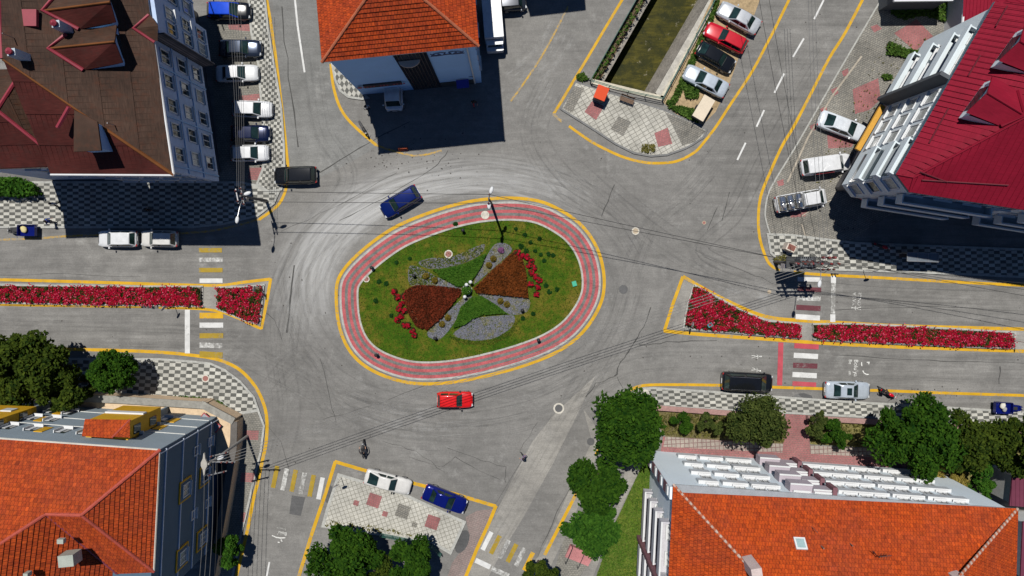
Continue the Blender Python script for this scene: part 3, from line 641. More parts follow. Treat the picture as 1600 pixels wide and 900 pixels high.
def bed(name, label, cat, poly, mats, h, n, leafs, group=None, fm=None, z0=.15, kerb=None, extra=None):
    pp = [p.to_2d() for p in PL(poly)]; c = sum(pp, Vector((0, 0)))/len(pp)
    t = thing(name, label, cat, (c.x, c.y, 0), 0, group, True)
    mb = MB(); mb.prism([(p.x, p.y) for p in pp], 0, z0+.02); mb.build('soil', M_soil, t)
    if kerb is not None: k = MB(); k.ribbon(pp, .22, z0+.06, 0, True); o = k.build('edging', kerb, t); sd = o.modifiers.new('s', 'SOLIDIFY'); sd.thickness = .1; sd.offset = -1
    mb = MB(); tp = [tuple(p) for p in pp]
    for q in scatter(tp, n, rng):
        hh = h*rng.uniform(.45, 1.0); leafq(mb, (q[0], q[1], z0+hh), rng.uniform(*leafs), rng, 0, .55, 1.5)
    o = mb.build('foliage', mats[0], t)
    if fm:
        mb = MB(); fn, fs, fz = fm
        plants = [(q, rng.random(), rng.uniform(.1, .3)) for q in scatter(tp, max(30, fn//7), rng)]; spots = []
        for q, w_, rr_ in plants:
            for _ in range(int(3+17*w_) if w_ > .13 else 0):
                spots.append((q[0]+rng.gauss(0, rr_*.6), q[1]+rng.gauss(0, rr_*.6)))
        for q in spots:
            hh = h*rng.uniform(.75, 1.12); s_ = rng.uniform(*fs); a = rng.random()*6
            tx, ty = rng.gauss(0, .35), rng.gauss(0, .35); base = Vector((q[0]+rng.gauss(0, .07), q[1]+rng.gauss(0, .07), z0+hh))
            mb.face([base+Vector((s_*math.cos(a+i*1.2566), s_*math.sin(a+i*1.2566), s_*(tx*math.cos(a+i*1.2566)+ty*math.sin(a+i*1.2566)))) for i in range(5)], rng.choice((0, 0, 0, 0, 0, 1, 2)))
        o = mb.build('blossoms', mats[1], t); o['kind'] = 'stuff'
    return t
F_red = leaf_mat('crimson_petals', (.26, .003, .018), (.46, .007, .036)); F_pink = leaf_mat('pink_petals', (.48, .03, .08), (.66, .14, .20)); F_dark = leaf_mat('dark_red_petals', (.12, .004, .012), (.26, .01, .02))
L_pet = leaf_mat('petunia_leaves', (.012, .024, .004), (.06, .06, .012))
for lab, poly, nf, nl in (
    ('long strip of crimson petunias on the western median', [(-60,446),(0,447),(150,448.5),(315,449),(316,477),(220,475),(0,471),(-60,470)], 4200, 3200),
    ('wedge of crimson petunias at the pointed end of the western median', [(341,451),(380,450.5),(410,448),(411,460),(408,478),(404,504),(385,499),(360,488),(341,481)], 900, 800),
    ('broad triangular bed of crimson petunias facing the island', [(1083,447),(1090,449),(1109,460),(1125,470),(1157,486),(1180,496),(1198,503.5),(1222,505),(1247,507),(1247,526),(1206,522.5),(1141,517),(1081,512),(1070,508),(1070,500),(1076,475)], 2700, 2400),
    ('long strip of crimson petunias on the eastern median', [(1271,508),(1330,507.5),(1400,511),(1500,516.5),(1576,521),(1581,530),(1578,541),(1500,539),(1400,534),(1330,530.5),(1271,528)], 3600, 2900)):
    bed('flower_bed', lab, 'flower bed', poly, [L_pet, [F_red, F_pink, F_dark]], .36, nl, (.12, .24), 'crimson flower beds on the medians', (nf, (.05, .09), 0), .12)
# concrete deck under the beds, and low kerbs of the medians
for q in ([(-60,441),(150,444),(340,448.5),(420,439),(407,511),(375,494),(345,484),(310,479.5),(-60,473)], ): sheet('median_deck', q, .02, M_conc)
sheet('median_deck', [(1069,437),(1109,459),(1151,480),(1182,493),(1239,503),(1400,512),(1640,518),(1640,547),(1400,539.5),(1300,534.5),(1100,520),(1040,514)], .02, M_conc)
def kerbline(pts):
    mb = MB(); mb.ribbon(PL(pts), .18, .15); o = struct('median_kerb', mb, M_kerb); sd = o.modifiers.new('s', 'SOLIDIFY'); sd.thickness = .14; sd.offset = -1
kerbline([(-40,444.5),(150,447),(318,447.5)]); kerbline([(-40,472.5),(220,476.5),(318,478.5)]); kerbline([(340,448.7),(380,448),(413,445),(410,480),(406,507),(385,501),(360,490),(339,482.5)])
kerbline([(1248,505),(1198,501),(1157,484),(1109,458),(1084,445)]); kerbline([(1084,445),(1074,475),(1067,514),(1141,519.5),(1248,528)]); kerbline([(1269,530),(1330,533),(1400,536.5),(1500,541.5),(1583,544),(1585,519),(1500,514),(1400,508.5),(1330,505.5),(1269,506)])
# rust red fans, roses, clipped grass figures
L_rust = leaf_mat('rust_red_leaves', (.030, .010, .004), (.17, .030, .012)); L_rust2 = leaf_mat('bronze_leaves', (.040, .014, .003), (.20, .055, .012))
bed('bedding_fan', 'rust red fan of bedding plants west of the island hub', 'flower bed', [(722,456),(720,451),(708,449),(680,446),(650,445.5),(634,453),(633,470),(640,490),(650,508),(668,515),(690,496)], [L_rust], .5, 5200, (.09, .18), 'rust red bedding fans on the island')
bed('bedding_fan', 'rust red fan of bedding plants east of the island hub', 'flower bed', [(741,450),(766,425),(785,408),(802,394),(818,408),(822,430),(824,450),(825,465),(790,461),(744,457)], [L_rust2], .5, 4600, (.09, .18), 'rust red bedding fans on the island')
L_rose = leaf_mat('rose_leaves', (.016, .026, .006), (.08, .05, .02)); F_rose = leaf_mat('rose_petals', (.18, .003, .010), (.40, .008, .026))
def bush(name, label, cat, px, py, r, h, lm, fm=None, group=None, nl=160, nf=40, ls=(.10, .2), z0=.15):
    p = P(px, py); t = thing(name, label, cat, (p.x, p.y, 0), 0, group, True); mb = MB()
    for i in range(nl):
        a = rng.random()*6.283; k = math.sqrt(rng.random()); z = h*math.sqrt(max(0, 1-k*k))*rng.uniform(.4, 1)
        leafq(mb, (p.x+r*k*math.cos(a), p.y+r*k*math.sin(a), z0+z), rng.uniform(*ls), rng, 0, .7)
    mb.build('foliage', lm, t)
    if fm:
        mb = MB()
        for i in range(nf):
            a = rng.random()*6.283; k = math.sqrt(rng.random())*.95; z = h*math.sqrt(max(0, 1-k*k)); s_ = rng.uniform(.08, .15); c = Vector((p.x+r*k*math.cos(a), p.y+r*k*math.sin(a), z0+z+.04))
            mb.face([c+Vector((s_*math.cos(i*1.0472), s_*math.sin(i*1.0472), rng.gauss(0, .04))) for i in range(6)])
        o = mb.build('blossoms', fm, t)
    return t
for i, (x, y) in enumerate([(617,455),(621,464),(628,474),(624,482),(627,493),(622,499),(632,507),(638,508),(645,516),(648,523),(631,462),(633,485)]): bush('rose_bush', 'red rose bush in the scalloped row along the western fan', 'rose bush', x, y, .30, .45, L_rose, F_rose, 'red roses west of the hub', 110, 11)
for i, (x, y) in enumerate([(808,394),(816,399),(823,402),(830,408),(834,418),(830,426),(837,432),(842,437),(840,448),(838,459),(829,444),(827,414),(811,404)]): bush('rose_bush', 'red rose bush in the loose row along the eastern fan', 'rose bush', x, y, .30, .45, L_rose, F_rose, 'red roses east of the hub', 110, 10)
L_turf = leaf_mat('bright_turf', (.02, .075, .006), (.07, .15, .015))
bed('clipped_figure', 'bright green clipped triangle of turf north of the hub', 'hedge', [(676,421),(702,418),(727,412),(745,403),(760,396),(753,415),(742,433),(729,446),(713,447),(692,434)], [L_turf], .42, 4200, (.08, .15), 'green clipped triangles on the island')
bed('clipped_figure', 'bright green clipped triangle of turf south of the hub', 'hedge', [(738,464),(721,479),(709,511),(725,507),(739,497),(755,491),(792,489),(774,475),(752,462)], [L_turf], .42, 4200, (.08, .15), 'green clipped triangles on the island')
L_ball = leaf_mat('yellow_box_leaves', (.05, .045, .006), (.28, .2, .03))
for x, y, lab in ((666,431,'outer golden ball shrub on the north-west gravel strip'),(680,438,'inner golden ball shrub on the north-west gravel strip'),(700,496,'inner golden ball shrub on the south-west gravel strip'),(691,506,'outer golden ball shrub on the south-west gravel strip'),(782,470,'inner golden ball shrub on the south-east gravel strip'),(792,475,'outer golden ball shrub on the south-east gravel strip'),(771,404,'outer golden ball shrub on the north-east gravel strip'),(764,414,'inner golden ball shrub on the north-east gravel strip')):
    bush('ball_shrub', lab, 'shrub', x, y, .33, .62, L_ball, None, 'golden ball shrubs round the hub', 260, 0, (.05, .1))
bush('flowering_plant', 'small purple flowering plant on the north-east gravel strip', 'plant', 783, 391, .3, .35, leaf_mat('purple_leaves', (.06, .03, .05), (.3, .12, .28)), None, None, 120)
for x, y in ((712,350),(806,358),(820,367),(829,379),(843,373),(814,385),(822,392),(836,392),(845,398),(857,397),(864,399),(850,407),(604,443),(593,440),(641,404),(620,410),(853,446),(858,456),(870,452),(833,490),(817,497),(588,470),(612,493)):
    bush('low_plant', 'low dark green tuft standing out of the island lawn', 'plant', x, y, rng.uniform(.15, .27), .2, leaf_mat('tuft_leaves', (.006, .035, .006), (.02, .07, .012)) if 'tuft_leaves' not in bpy.data.materials else bpy.data.materials['tuft_leaves'], None, 'dark tufts dotted over the lawn', 60, 0)
# the hub: a ring of white stones, a clipped shrub and low white lamps
p = P(730, 453); t = thing('planter', 'round white planter with a clipped green shrub at the island hub', 'planter', (p.x, p.y, 0), 0, None, True)
mb = MB(); mb.lathe([(.5, .1), (.54, .4), (.46, .45), (.42, .36), (.001, .36)], (p.x, p.y, 0), 20); mb.build('bowl', M_white, t, True)
mb = MB()
for i in range(420):
    a = rng.random()*6.283; k = math.sqrt(rng.random()); leafq(mb, (p.x+.5*k*math.cos(a), p.y+.5*k*math.sin(a), .42+.9*math.sqrt(1-k*k)*rng.uniform(.7, 1)), rng.uniform(.07, .13), rng)
mb.build('shrub', L_turf, t)
def garden_lamp(px, py, lab, hgt=.9, wht=True):
    p = P(px, py); t = thing('garden_lamp', lab, 'lamp', (p.x, p.y, 0), 0, 'small garden lamps on the island', True)
    mb = MB(); mb.tube([(p.x, p.y, .1), (p.x, p.y, hgt)], .05, 8); mb.lathe([(.16, .15), (.16, .2), (.05, .24)], (p.x, p.y, 0), 10); mb.build('post', M_dsteel, t)
    mb = MB(); mb.lathe([(.05, hgt), (.17, hgt+.06), (.19, hgt+.16), (.08, hgt+.26), (.001, hgt+.28)], (p.x, p.y, 0), 12); mb.build('lamp_head', M_white if wht else M_black, t, True)
garden_lamp(736,440,'white headed garden lamp north-east of the hub planter'); garden_lamp(730,444,'white headed garden lamp just north of the hub planter', 1.0); garden_lamp(727,463,'white headed garden lamp south of the hub planter', .7)
garden_lamp(648,430,'black garden spotlight at the end of the north-west gravel strip', .6, False); garden_lamp(816,484,'black garden spotlight at the end of the south-east gravel strip', .6, False); garden_lamp(681,527,'black garden spotlight at the end of the south-west gravel strip', .6, False)
for x, y, lab in ((583,418,'low black bollard light at the north-west rim of the lawn'),(724,360,'low black bollard light at the northern rim of the lawn'),(590,553,'low black bollard light at the south-west rim of the lawn'),(841,530,'low black bollard light at the south-east rim of the lawn')): garden_lamp(x, y, lab, .7, False)
p = P(897, 443); t = thing('valve_box', 'small turquoise valve box on the lawn', 'box', (p.x, p.y, 0), .3); mb = MB(); mb.box((0,0,.24),(.42,.5,.2)); bevel(mb.build('body', plain('turquoise_plastic', (.03,.36,.22), .5), t), .03); mb = MB(); mb.box((0,0,.35),(.46,.54,.03)); bevel(mb.build('lid', plain('turquoise_plastic', (.03,.36,.22), .5), t), .01)
p = P(1107, 507); t = thing('crate', 'small turquoise crate dropped among the petunias of the triangular bed', 'crate', (p.x, p.y, .42), .5); mb = MB()
for d, s_ in (((0,0,.02),(.5,.36,.04)),((.23,0,.12),(.04,.36,.2)),((-.23,0,.12),(.04,.36,.2)),((0,.16,.12),(.42,.04,.2)),((0,-.16,.12),(.42,.04,.2))): mb.box(d, s_)
mb.build('crate_shell', plain('teal_plastic', (.05,.3,.33), .5), t)
# ------------------------------------------------------------------ building kit
def newell(pts):
    n = Vector((0, 0, 0))
    for i in range(len(pts)):
        a, b = pts[i], pts[(i+1) % len(pts)]
        n += Vector(((a.y-b.y)*(a.z+b.z), (a.z-b.z)*(a.x+b.x), (a.x-b.x)*(a.y+b.y)))
    n.normalize(); return n if n.z > 0 else -n
def frame(pts, vdir=None):
    n = newell(pts); u = Vector((0, 0, 1)).cross(n)
    u = u.normalized() if u.length > 1e-4 else Vector((1, 0, 0)); v = n.cross(u).normalized()
    if v.z < 0: v = -v; u = -u
    return pts[0], u, v, n
def clip(poly, axis, val, keep_gt):
    out = []
    for i in range(len(poly)):
        a, b = poly[i], poly[(i+1) % len(poly)]; da, db = a[axis]-val, b[axis]-val
        if not keep_gt: da, db = -da, -db
        if da >= 0: out.append(a)
        if da*db < 0:
            t = da/(da-db); out.append((a[0]+(b[0]-a[0])*t, a[1]+(b[1]-a[1])*t))
    return out
def tiled(mb, pts, row=.37, lift=.055, m=0, across=False):
    """a sloping face laid in overlapping courses, each course a lifted strip with its own front edge"""
    pts = [Vector(p) for p in pts]; o, u, v, n = frame(pts)
    if across: u, v = v, u
    q = [((p-o).dot(u), (p-o).dot(v)) for p in pts]; vm = min(a[1] for a in q); vM = max(a[1] for a in q); v0 = math.floor(vm/row)*row
    k = 0
    while v0+k*row < vM:
        a, b = v0+k*row, v0+(k+1)*row; k += 1
        c = clip(clip(q, 1, a, True), 1, b, False)
        if len(c) < 3: continue
        jit = random.uniform(.8, 1.2)
        off = lambda vv: lift*jit*(1-(vv-a)/row)+.012
        P3 = [o+u*x+v*y+n*off(y) for x, y in c]; uv = [(x, y) for x, y in c]
        if (P3[1]-P3[0]).cross(P3[2]-P3[0]).dot(n) < 0: P3.reverse(); uv.reverse()
        mb.face(P3, m, uv)
        lo = [x for x, y in c if abs(y-a) < 1e-4]
        if len(lo) >= 2:
            x0, x1 = min(lo), max(lo); p = lambda x, d: o+u*x+v*a+n*d
            mb.face([p(x0, -.01), p(x1, -.01), p(x1, off(a)), p(x0, off(a))], m, [(x0,a),(x1,a),(x1,a+.03),(x0,a+.03)])
def ribs(mb, pts, step, w, h, m=0, across=False):
    pts = [Vector(p) for p in pts]; o, u, v, n = frame(pts)
    if across: u, v = v, u
    q = [((p-o).dot(u), (p-o).dot(v)) for p in pts]; um = min(a[0] for a in q); uM = max(a[0] for a in q); x = um+step*.5
    while x < uM:
        c = clip(clip(q, 0, x-1e-3, True), 0, x+1e-3, False)
        if len(c) >= 3:
            y0, y1 = min(a[1] for a in c), max(a[1] for a in c)
            if y1-y0 > .1:
                a, b = o+u*x+v*y0, o+u*x+v*y1; s_ = u*w/2; t = n*h
                mb.face([a-s_, b-s_, b-s_*.6+t, a-s_*.6+t], m); mb.face([a+s_*.6+t, b+s_*.6+t, b+s_, a+s_], m); mb.face([a-s_*.6+t, b-s_*.6+t, b+s_*.6+t, a+s_*.6+t], m)
        x += step
def facep(mb, pts, m=0):
    pts = [Vector(p) for p in pts]; o, u, v, n = frame(pts); uv = [((p-o).dot(u), (p-o).dot(v)) for p in pts]
    if newell(pts).dot((pts[1]-pts[0]).cross(pts[2]-pts[0])) < 0: pts.reverse(); uv.reverse()
    mb.face(pts, m, uv)
def ridge(mb, a, b, r=.15, seg=.42, m=0, m2=None):
    a, b = Vector(a), Vector(b); L = (b-a).length; k = max(1, int(L/seg)); d = (b-a)/k
    for i in range(k):
        mb.tube([a+d*i-Vector((0,0,.02)), a+d*(i+1.12)+Vector((0,0,.015))], r*random.uniform(.92, 1.08), 8, m if (m2 is None or i % 2) else m2, True, r*.82)
WIN = {}
def window_meshes(w, h, kind, mf, mg):
    key = (round(w, 2), round(h, 2), kind, mf.name, mg.name)
    if key in WIN: return WIN[key]
    f = MB(); t = .09; d = .09
    f.box((0, -d/2, h/2-t/2), (w, d, t)); f.box((0, -d/2, -h/2+t/2), (w, d, t)); f.box((-w/2+t/2, -d/2, 0), (t, d, h-2*t-.004)); f.box((w/2-t/2, -d/2, 0), (t, d, h-2*t-.004))
    for i in range(1, kind): f.box((-w/2+w*i/kind, -d/2+.008, 0), (.06, d-.02, h-2*t-.008))
    f.box((0, -.12, -h/2-.035), (w+.16, .24, .06))
    g = MB(); g.box((0, -.012, 0), (w-2*t+.02, .02, h-2*t+.02))
    WIN[key] = (f.mesh('window_frame', mf), g.mesh('window_pane', mg)); return WIN[key]
def place(parent, name, me, loc, rz, sub=None, subname=None):
    o = link(name, me, parent); off = WLOC[parent.name]; o.location = Vector(loc)-Vector(off); o.rotation_euler = (0, 0, rz)
    if sub is not None: c = link(subname, sub, o)
    return o
def facade(parent, A, B, us, zs, w, h, kind=2, mf=None, mg=None, out=.0, rnd=True):
    A, B = Vector((A.x, A.y, 0)), Vector((B.x, B.y, 0)); d = (B-A); L = d.length; d.normalize(); rz = math.atan2(d.y, d.x); nn = Vector((d.y, -d.x, 0))
    for z in zs:
        for u in us:
            u_ = u*L if u <= 1 else u
            g = mg or (M_curt if rnd and random.random() < .4 else M_glass)
            f, p = window_meshes(w, h, kind, mf or M_white, g)
            place(parent, 'window', f, A+d*u_+nn*(out+.002)+Vector((0, 0, z)), rz, p, 'pane')
def spread(n, a=.06, b=.94): return [a+(b-a)*i/(n-1) for i in range(n)]
def balcony(parent, A, B, u0, u1, z, depth, mat, hgt=.95, name='balcony', rail=None):
    A, B = Vector((A.x, A.y, 0)), Vector((B.x, B.y, 0)); d = (B-A).normalized(); nn = Vector((d.y, -d.x, 0)); rz = math.atan2(d.y, d.x); L = u1-u0
    mb = MB(); M = Matrix.Translation(A+d*(u0+u1)/2+Vector((0, 0, z))) @ Matrix.Rotation(rz, 4, 'Z')
    def bx(c, s_): mb.box((0,0,0), s_, 0, 0, M @ Matrix.Translation(Vector(c)))
    bx((0, -depth/2-.003, .07), (L, depth, .14)); bx((0, -depth+.05, .14+hgt/2+.002), (L, .12, hgt)); bx((-L/2+.06, -depth/2, .14+hgt/2+.002), (.12, depth-.14, hgt)); bx((L/2-.06, -depth/2, .14+hgt/2+.002), (.12, depth-.14, hgt))
    o = mb.build(name, mat, parent)
    mb = MB(); bx2 = lambda c, s_: mb.box((0,0,0), s_, 0, 0, M @ Matrix.Translation(Vector(c)))
    bx2((0, -depth+.05, .14+hgt+.03), (L+.04, .15, .05)); rl = mb.build('coping', rail or M_white, None)
    off = WLOC[parent.name]
    for v in rl.data.vertices: v.co -= Vector(off)
    rl.parent = o; return o
def eave(mb, pts, z, t=.18, m=0):                                      # fascia below the roof edge
    mb.prism(pts, z-t, z-.03, m, None, True)
def inset_poly(pts, d):
    k = len(pts); pts = [Vector((p[0], p[1])) for p in pts]; a = sum(pts[i].x*pts[(i+1) % k].y-pts[(i+1) % k].x*pts[i].y for i in range(k)); s_ = 1 if a > 0 else -1; out = []
    for i in range(k):
        p0, p1, p2 = pts[i-1], pts[i], pts[(i+1) % k]; d1 = (p1-p0).normalized(); d2 = (p2-p1).normalized(); n1 = Vector((-d1.y, d1.x))*s_; n2 = Vector((-d2.y, d2.x))*s_
        b = (n1+n2).normalized(); out.append(p1+b*d/max(.4, b.dot(n1)))
    return out
def V3(p, z): return Vector((p[0], p[1], z))
def dormer(parent, tip, rf, el, er, zroof, mats, wall, ridge_mat, front_mat):
    """gabled dormer: tip = where its ridge dies into the roof, rf = ridge at the front, el/er = eave corners at the front, bl/br behind"""
    pass

# ------------------------------------------------------------------ A: grey apartment block with rusty brown sheet roof (north-west)
T1 = metal_roof('brown_sheet_metal', (.050, .028, .019), .4, (.075, .028, .015)); T1b = metal_roof('shaded_red_sheet_metal', (.066, .016, .013), .3, (.055, .022, .018)); T1c = metal_roof('rust_cap', (.14, .05, .014), .3); M_rcap = plain('raspberry_metal_cap', (.25, .026, .043), .5, var=.15)  # the red brown sheet also darkens south slopes as painted shade
M_lav = plain('blue_shade_render', (.42, .52, .70), .85, var=.12, scale=.5, fine=3)  # render made bluer to hold the sky tone of its shade
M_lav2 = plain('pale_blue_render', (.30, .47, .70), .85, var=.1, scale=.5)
e1, e2 = P(272, 274, 14), P(215, -110, 14); e3 = P(80, 273, 14); r1 = P(5, 92, 18.4); r2 = P(-8, -110, 18.4)
bA = thing('apartment_block', 'grey blue apartment block under a rusty brown sheet roof with dormers', 'building', tuple(dn((e1+e3)/2, 0)), 0, None, True)
foot = inset_poly([e1, e2, V3(r2, 0), V3(r1, 0), e3], .45); up = [Vector((p.x, p.y)) for p in foot]
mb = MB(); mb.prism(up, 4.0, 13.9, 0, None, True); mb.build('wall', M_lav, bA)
gf = inset_poly(up, 1.3); mb = MB(); mb.prism(gf, 0, 4.0, 0); mb.build('ground_floor', plain('dark_shopfront', (.10, .10, .11), .4), bA)
mb = MB(); eave(mb, [e1, e2, V3(r2, 0), V3(r1, 0), e3], 14.0, .22); mb.tube([e1+Vector((0,0,.06)), e2+Vector((0,0,.06))], .1, 6); mb.tube([e3+Vector((0,0,.06)), e1+Vector((0,0,.06))], .1, 6); mb.build('gutter', M_white, bA)
mb = MB(); tiled(mb, [e1, e2, r2, r1], 2.3, .05, 0); ribs(mb, [e1, e2, r2, r1], .5, .07, .045, 0); tiled(mb, [e3, e1, r1], 2.6, .05, 1); ribs(mb, [e3, e1, r1], .42, .07, .045, 1)
roofA = mb.build('roof', [T1, T1b], bA)
mb = MB(); mb.tube([e1, r1], .16, 6); mb.build('hip_cap', T1c, bA)
mb = MB(); mb.tube([r1+Vector((0,0,.05)), r2], .22, 6); mb.build('ridge_cap', M_rcap, bA)
pE, pF = Vector((foot[0].x, foot[0].y, 0)), Vector((foot[1].x, foot[1].y, 0)); Lw = (pF-pE).length
us = [1.6+i*2.15 for i in range(int((Lw-2)/2.15))]; bay_u = 13.2
facade(bA, pE, pF, [u for u in us if abs(u-bay_u) > 2.2], [5.7, 8.6, 11.6], 1.25, 1.5, 2)
facade(bA, Vector((foot[4].x, foot[4].y, 0)), pE, [.12,.3,.5,.7,.88], [5.7, 8.6, 11.6], 1.3, 1.5, 2)
d = (pF-pE).normalized(); nn = Vector((d.y, -d.x, 0)); rz = math.atan2(d.y, d.x)
mb = MB()
for u in [.5+i*2.15*2 for i in range(8)]: mb.box(tuple(pE+d*u+nn*.05+Vector((0,0,8.9))), (.12, .1, 9.7), rz)
for z in (7.25, 10.2): mb.box(tuple(pE+d*Lw/2+nn*.04+Vector((0,0,z))), (Lw-.1, .08, .16), rz)
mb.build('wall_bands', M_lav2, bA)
M0 = Matrix.Translation(pE+d*bay_u) @ Matrix.Rotation(rz, 4, 'Z')
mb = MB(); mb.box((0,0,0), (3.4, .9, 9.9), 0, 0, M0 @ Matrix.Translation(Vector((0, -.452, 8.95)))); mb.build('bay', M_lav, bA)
mb = MB(); mb.box((0,0,0), (.12, 1.3, 9.8), 0, 0, M0 @ Matrix.Translation(Vector((-1.765, -.66, 8.95)))); o = mb.build('bay_cladding', blocks('lattice_cladding', (.26,.22,.22), (.14,.12,.13), (.05,.05,.06), 0, .3, .22, .05, .6), bA)
facade(bA, pE+d*(bay_u-1.7)+nn*.905, pE+d*(bay_u+1.7)+nn*.905, [.3, .7], [5.7, 8.6, 11.6], 1.1, 1.5, 2)
def dorm(parent, ridge_t, ridge_f, ea, eb, ga, gb, zl, mats, front, cap=None, lift=0):
    """ridge_t: ridge at the back; ridge_f: ridge at the front; ea/eb: front eave corners; ga/gb: back eave corners where it meets the slope"""
    mb = MB(); facep(mb, [ea, ridge_f, ridge_t, ga] if (ga-ea).length > .05 else [ea, ridge_f, ridge_t], 0); facep(mb, [eb, gb, ridge_t, ridge_f] if (gb-eb).length > .05 else [eb, ridge_t, ridge_f], 1)
    d = mb.build('dormer', mats, parent)
    sd = d.modifiers.new('s', 'SOLIDIFY'); sd.thickness = .12; sd.offset = -1
    off = Vector(WLOC[parent.name]); bk = (ridge_t-ridge_f).normalized(); bk.z = 0; a2, b2, r2 = [p+bk*.35-Vector((0,0,.14)) for p in (ea, eb, ridge_f)]
    mb = MB(); lo = lambda p: Vector((p.x, p.y, zl))
    mb.face([lo(a2)-off, lo(b2)-off, b2-off, r2-off, a2-off])
    for a, g in ((a2, ga), (b2, gb)):
        g = g-Vector((0,0,.16)); mb.face([lo(a)-off, a-off, g-off, Vector((g.x, g.y, min(g.z-.02, zl+1.2)))-off])
    f = mb.mesh('dormer_front', front); link('dormer_front', f, d)
    if cap:
        mb = MB(); mb.tube([ridge_f-off, ridge_t-off], .1, 6, 0); l = mb.mesh('dormer_cap', cap[0]); link('dormer_cap', l, d)
        mb = MB(); mb.tube([ga-off+Vector((0,0,.06)), ridge_t-off+Vector((0,0,.08)), gb-off+Vector((0,0,.06))], .17, 6, 0); l = mb.mesh('dormer_flashing', cap[1]); link('dormer_flashing', l, d)
    # front window
    c = (a2+b2)/2; dd = (b2-a2); dd.z = 0; L = dd.length; dd.normalize(); mb = MB(); mm = Matrix.Translation(Vector((c.x, c.y, (zl+min(a2.z, b2.z))/2))-off) @ Matrix.Rotation(math.atan2(dd.y, dd.x), 4, 'Z')
    hh = max(.5, (min(a2.z, b2.z)-zl)-.3); mb.box((0,0,0), (L*.62, .1, hh), 0, 0, mm); w = link('dormer_window', mb.mesh('dormer_window', M_glass), d)
    return d
# heights on the east slope grow westwards
def zA(px, py): # height of the east face of roof A under this spot of the plan
    o, u, v, n = frame([e1, e2, r2, r1]); 
    for h in (14, 15, 16, 17, 16): 
        p = P(px, py, h)
    h = 15.0
    for _ in range(12):
        p = P(px, py, h); z = o.z-((p.x-o.x)*n.x+(p.y-o.y)*n.y)/n.z; h = .5*h+.5*z
    return h
def onA(px, py, up=0): h = zA(px, py); p = P(px, py, h); p.z += up; return p
def dormA(tip, rf, ea, eb, ga, gb, hh): # eave corners stand hh above the slope
    z = zA(*rf); t = onA(*tip, .05); f = P(rf[0], rf[1], t.z); ez = t.z-hh
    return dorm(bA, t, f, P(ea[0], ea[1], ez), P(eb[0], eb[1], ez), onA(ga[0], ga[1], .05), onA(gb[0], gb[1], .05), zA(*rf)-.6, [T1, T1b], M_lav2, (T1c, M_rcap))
dormA((68,17), (172,3), (165,-38), (181,35), (100,-20), (124,46), 1.3)
dormA((77,76), (179,65), (182,39), (192,98), (105,54), (131,110), 1.3)
mb = MB(); t = onA(210,45,.05); f = P(247,40,t.z+.1); a, b = P(235,23,14.25), P(246,65,14.25); g1, g2 = onA(233,24,.05), onA(242,66,.05)
facep(mb, [a, f, t], 0); facep(mb, [b, t, f], 0); o = mb.build('bay_roof', T1, bA); mb = MB(); mb.tube([g1, t+Vector((0,0,.08)), g2], .16, 6); mb.build('roof_flashing', M_rcap, bA)
mb = MB(); t = P(110,166,17.2); bx = [P(116,172,17.0), P(115,237,17.0), P(158,235,17.0), P(152,190,17.0)]
mb.poly(bx); o = mb.build('dormer', T1, bA); sd = o.modifiers.new('s', 'SOLIDIFY'); sd.thickness = .15; sd.offset = -1
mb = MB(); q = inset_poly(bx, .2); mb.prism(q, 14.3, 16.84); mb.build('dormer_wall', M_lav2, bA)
mb = MB(); mb.tube([P(90,199,16.9), P(108,167,17.3)], .17, 6); mb.build('roof_flashing', M_rcap, bA)
for px, py in ((93,39),(26,82)):
    p = onA(px+14, py+8); mb = MB(); mb.box((p.x, p.y, p.z+.6), (.62, .55, 1.9), .1); o = mb.build('chimney', plain('pale_plaster', (.42,.47,.52), .85), bA)
    off = Vector(WLOC[bA.name]); mb = MB(); mb.lathe([(.2, 0), (.2, .2), (.26, .2), (.26, .28), (.05, .45), (.001, .45)], tuple(p+Vector((0,0,1.55))-off), 12); link('chimney_cap', mb.mesh('chimney_cap', M_rcap), o)
p = onA(47, 29, .1); mb = MB(); mb.box((p.x, p.y, p.z), (1.3, 1.3, .3)); mb.build('roof_hatch', M_rcap, bA)
mb = MB(); mb.box(tuple(onA(23,60,.05)), (.05,.05,2.5)); mb.box(tuple(onA(180,196,.3)), (.06,.06,1.6)); mb.build('antenna_mast', M_galv, bA)

# A2: the darker neighbour in the far corner
e1, e2, e3 = P(108, 262, 13.5), P(36, 108, 13.5), P(-96, 266, 13.5); r1 = P(-5, 172, 16); e4 = P(-110, 110, 13.5)
bA2 = thing('apartment_block', 'lower neighbour with a dark red sheet roof behind the leafy hedge', 'building', tuple(dn(e1, 0)), 0, None, True)
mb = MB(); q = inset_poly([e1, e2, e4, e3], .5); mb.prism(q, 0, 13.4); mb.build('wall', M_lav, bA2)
mb = MB(); eave(mb, [e1, e2, e4, e3], 13.5); mb.build('gutter', plain('black_gutter', (.03,.03,.03), .5), bA2)
r0 = P(-120, 180, 16); mb = MB(); tiled(mb, [e1, e2, r1], 2.0, .05, 0); ribs(mb, [e1, e2, r1], .45, .06, .04, 0); tiled(mb, [e3, e1, r1, r0], 2.0, .05, 1); ribs(mb, [e3, e1, r1, r0], .42, .06, .04, 1); tiled(mb, [e2, e4, r0, r1], 2, .05, 0); mb.build('roof', [T1, T1b], bA2)
mb = MB(); mb.tube([e1, r1], .15, 6); mb.tube([e2, r1], .15, 6); mb.build('hip_cap', M_rcap, bA2)
facade(bA2, Vector((q[3].x, q[3].y, 0)), Vector((q[0].x, q[0].y, 0)), [.5,.7,.9], [4.5,7.5,10.5], 1.3, 1.4)

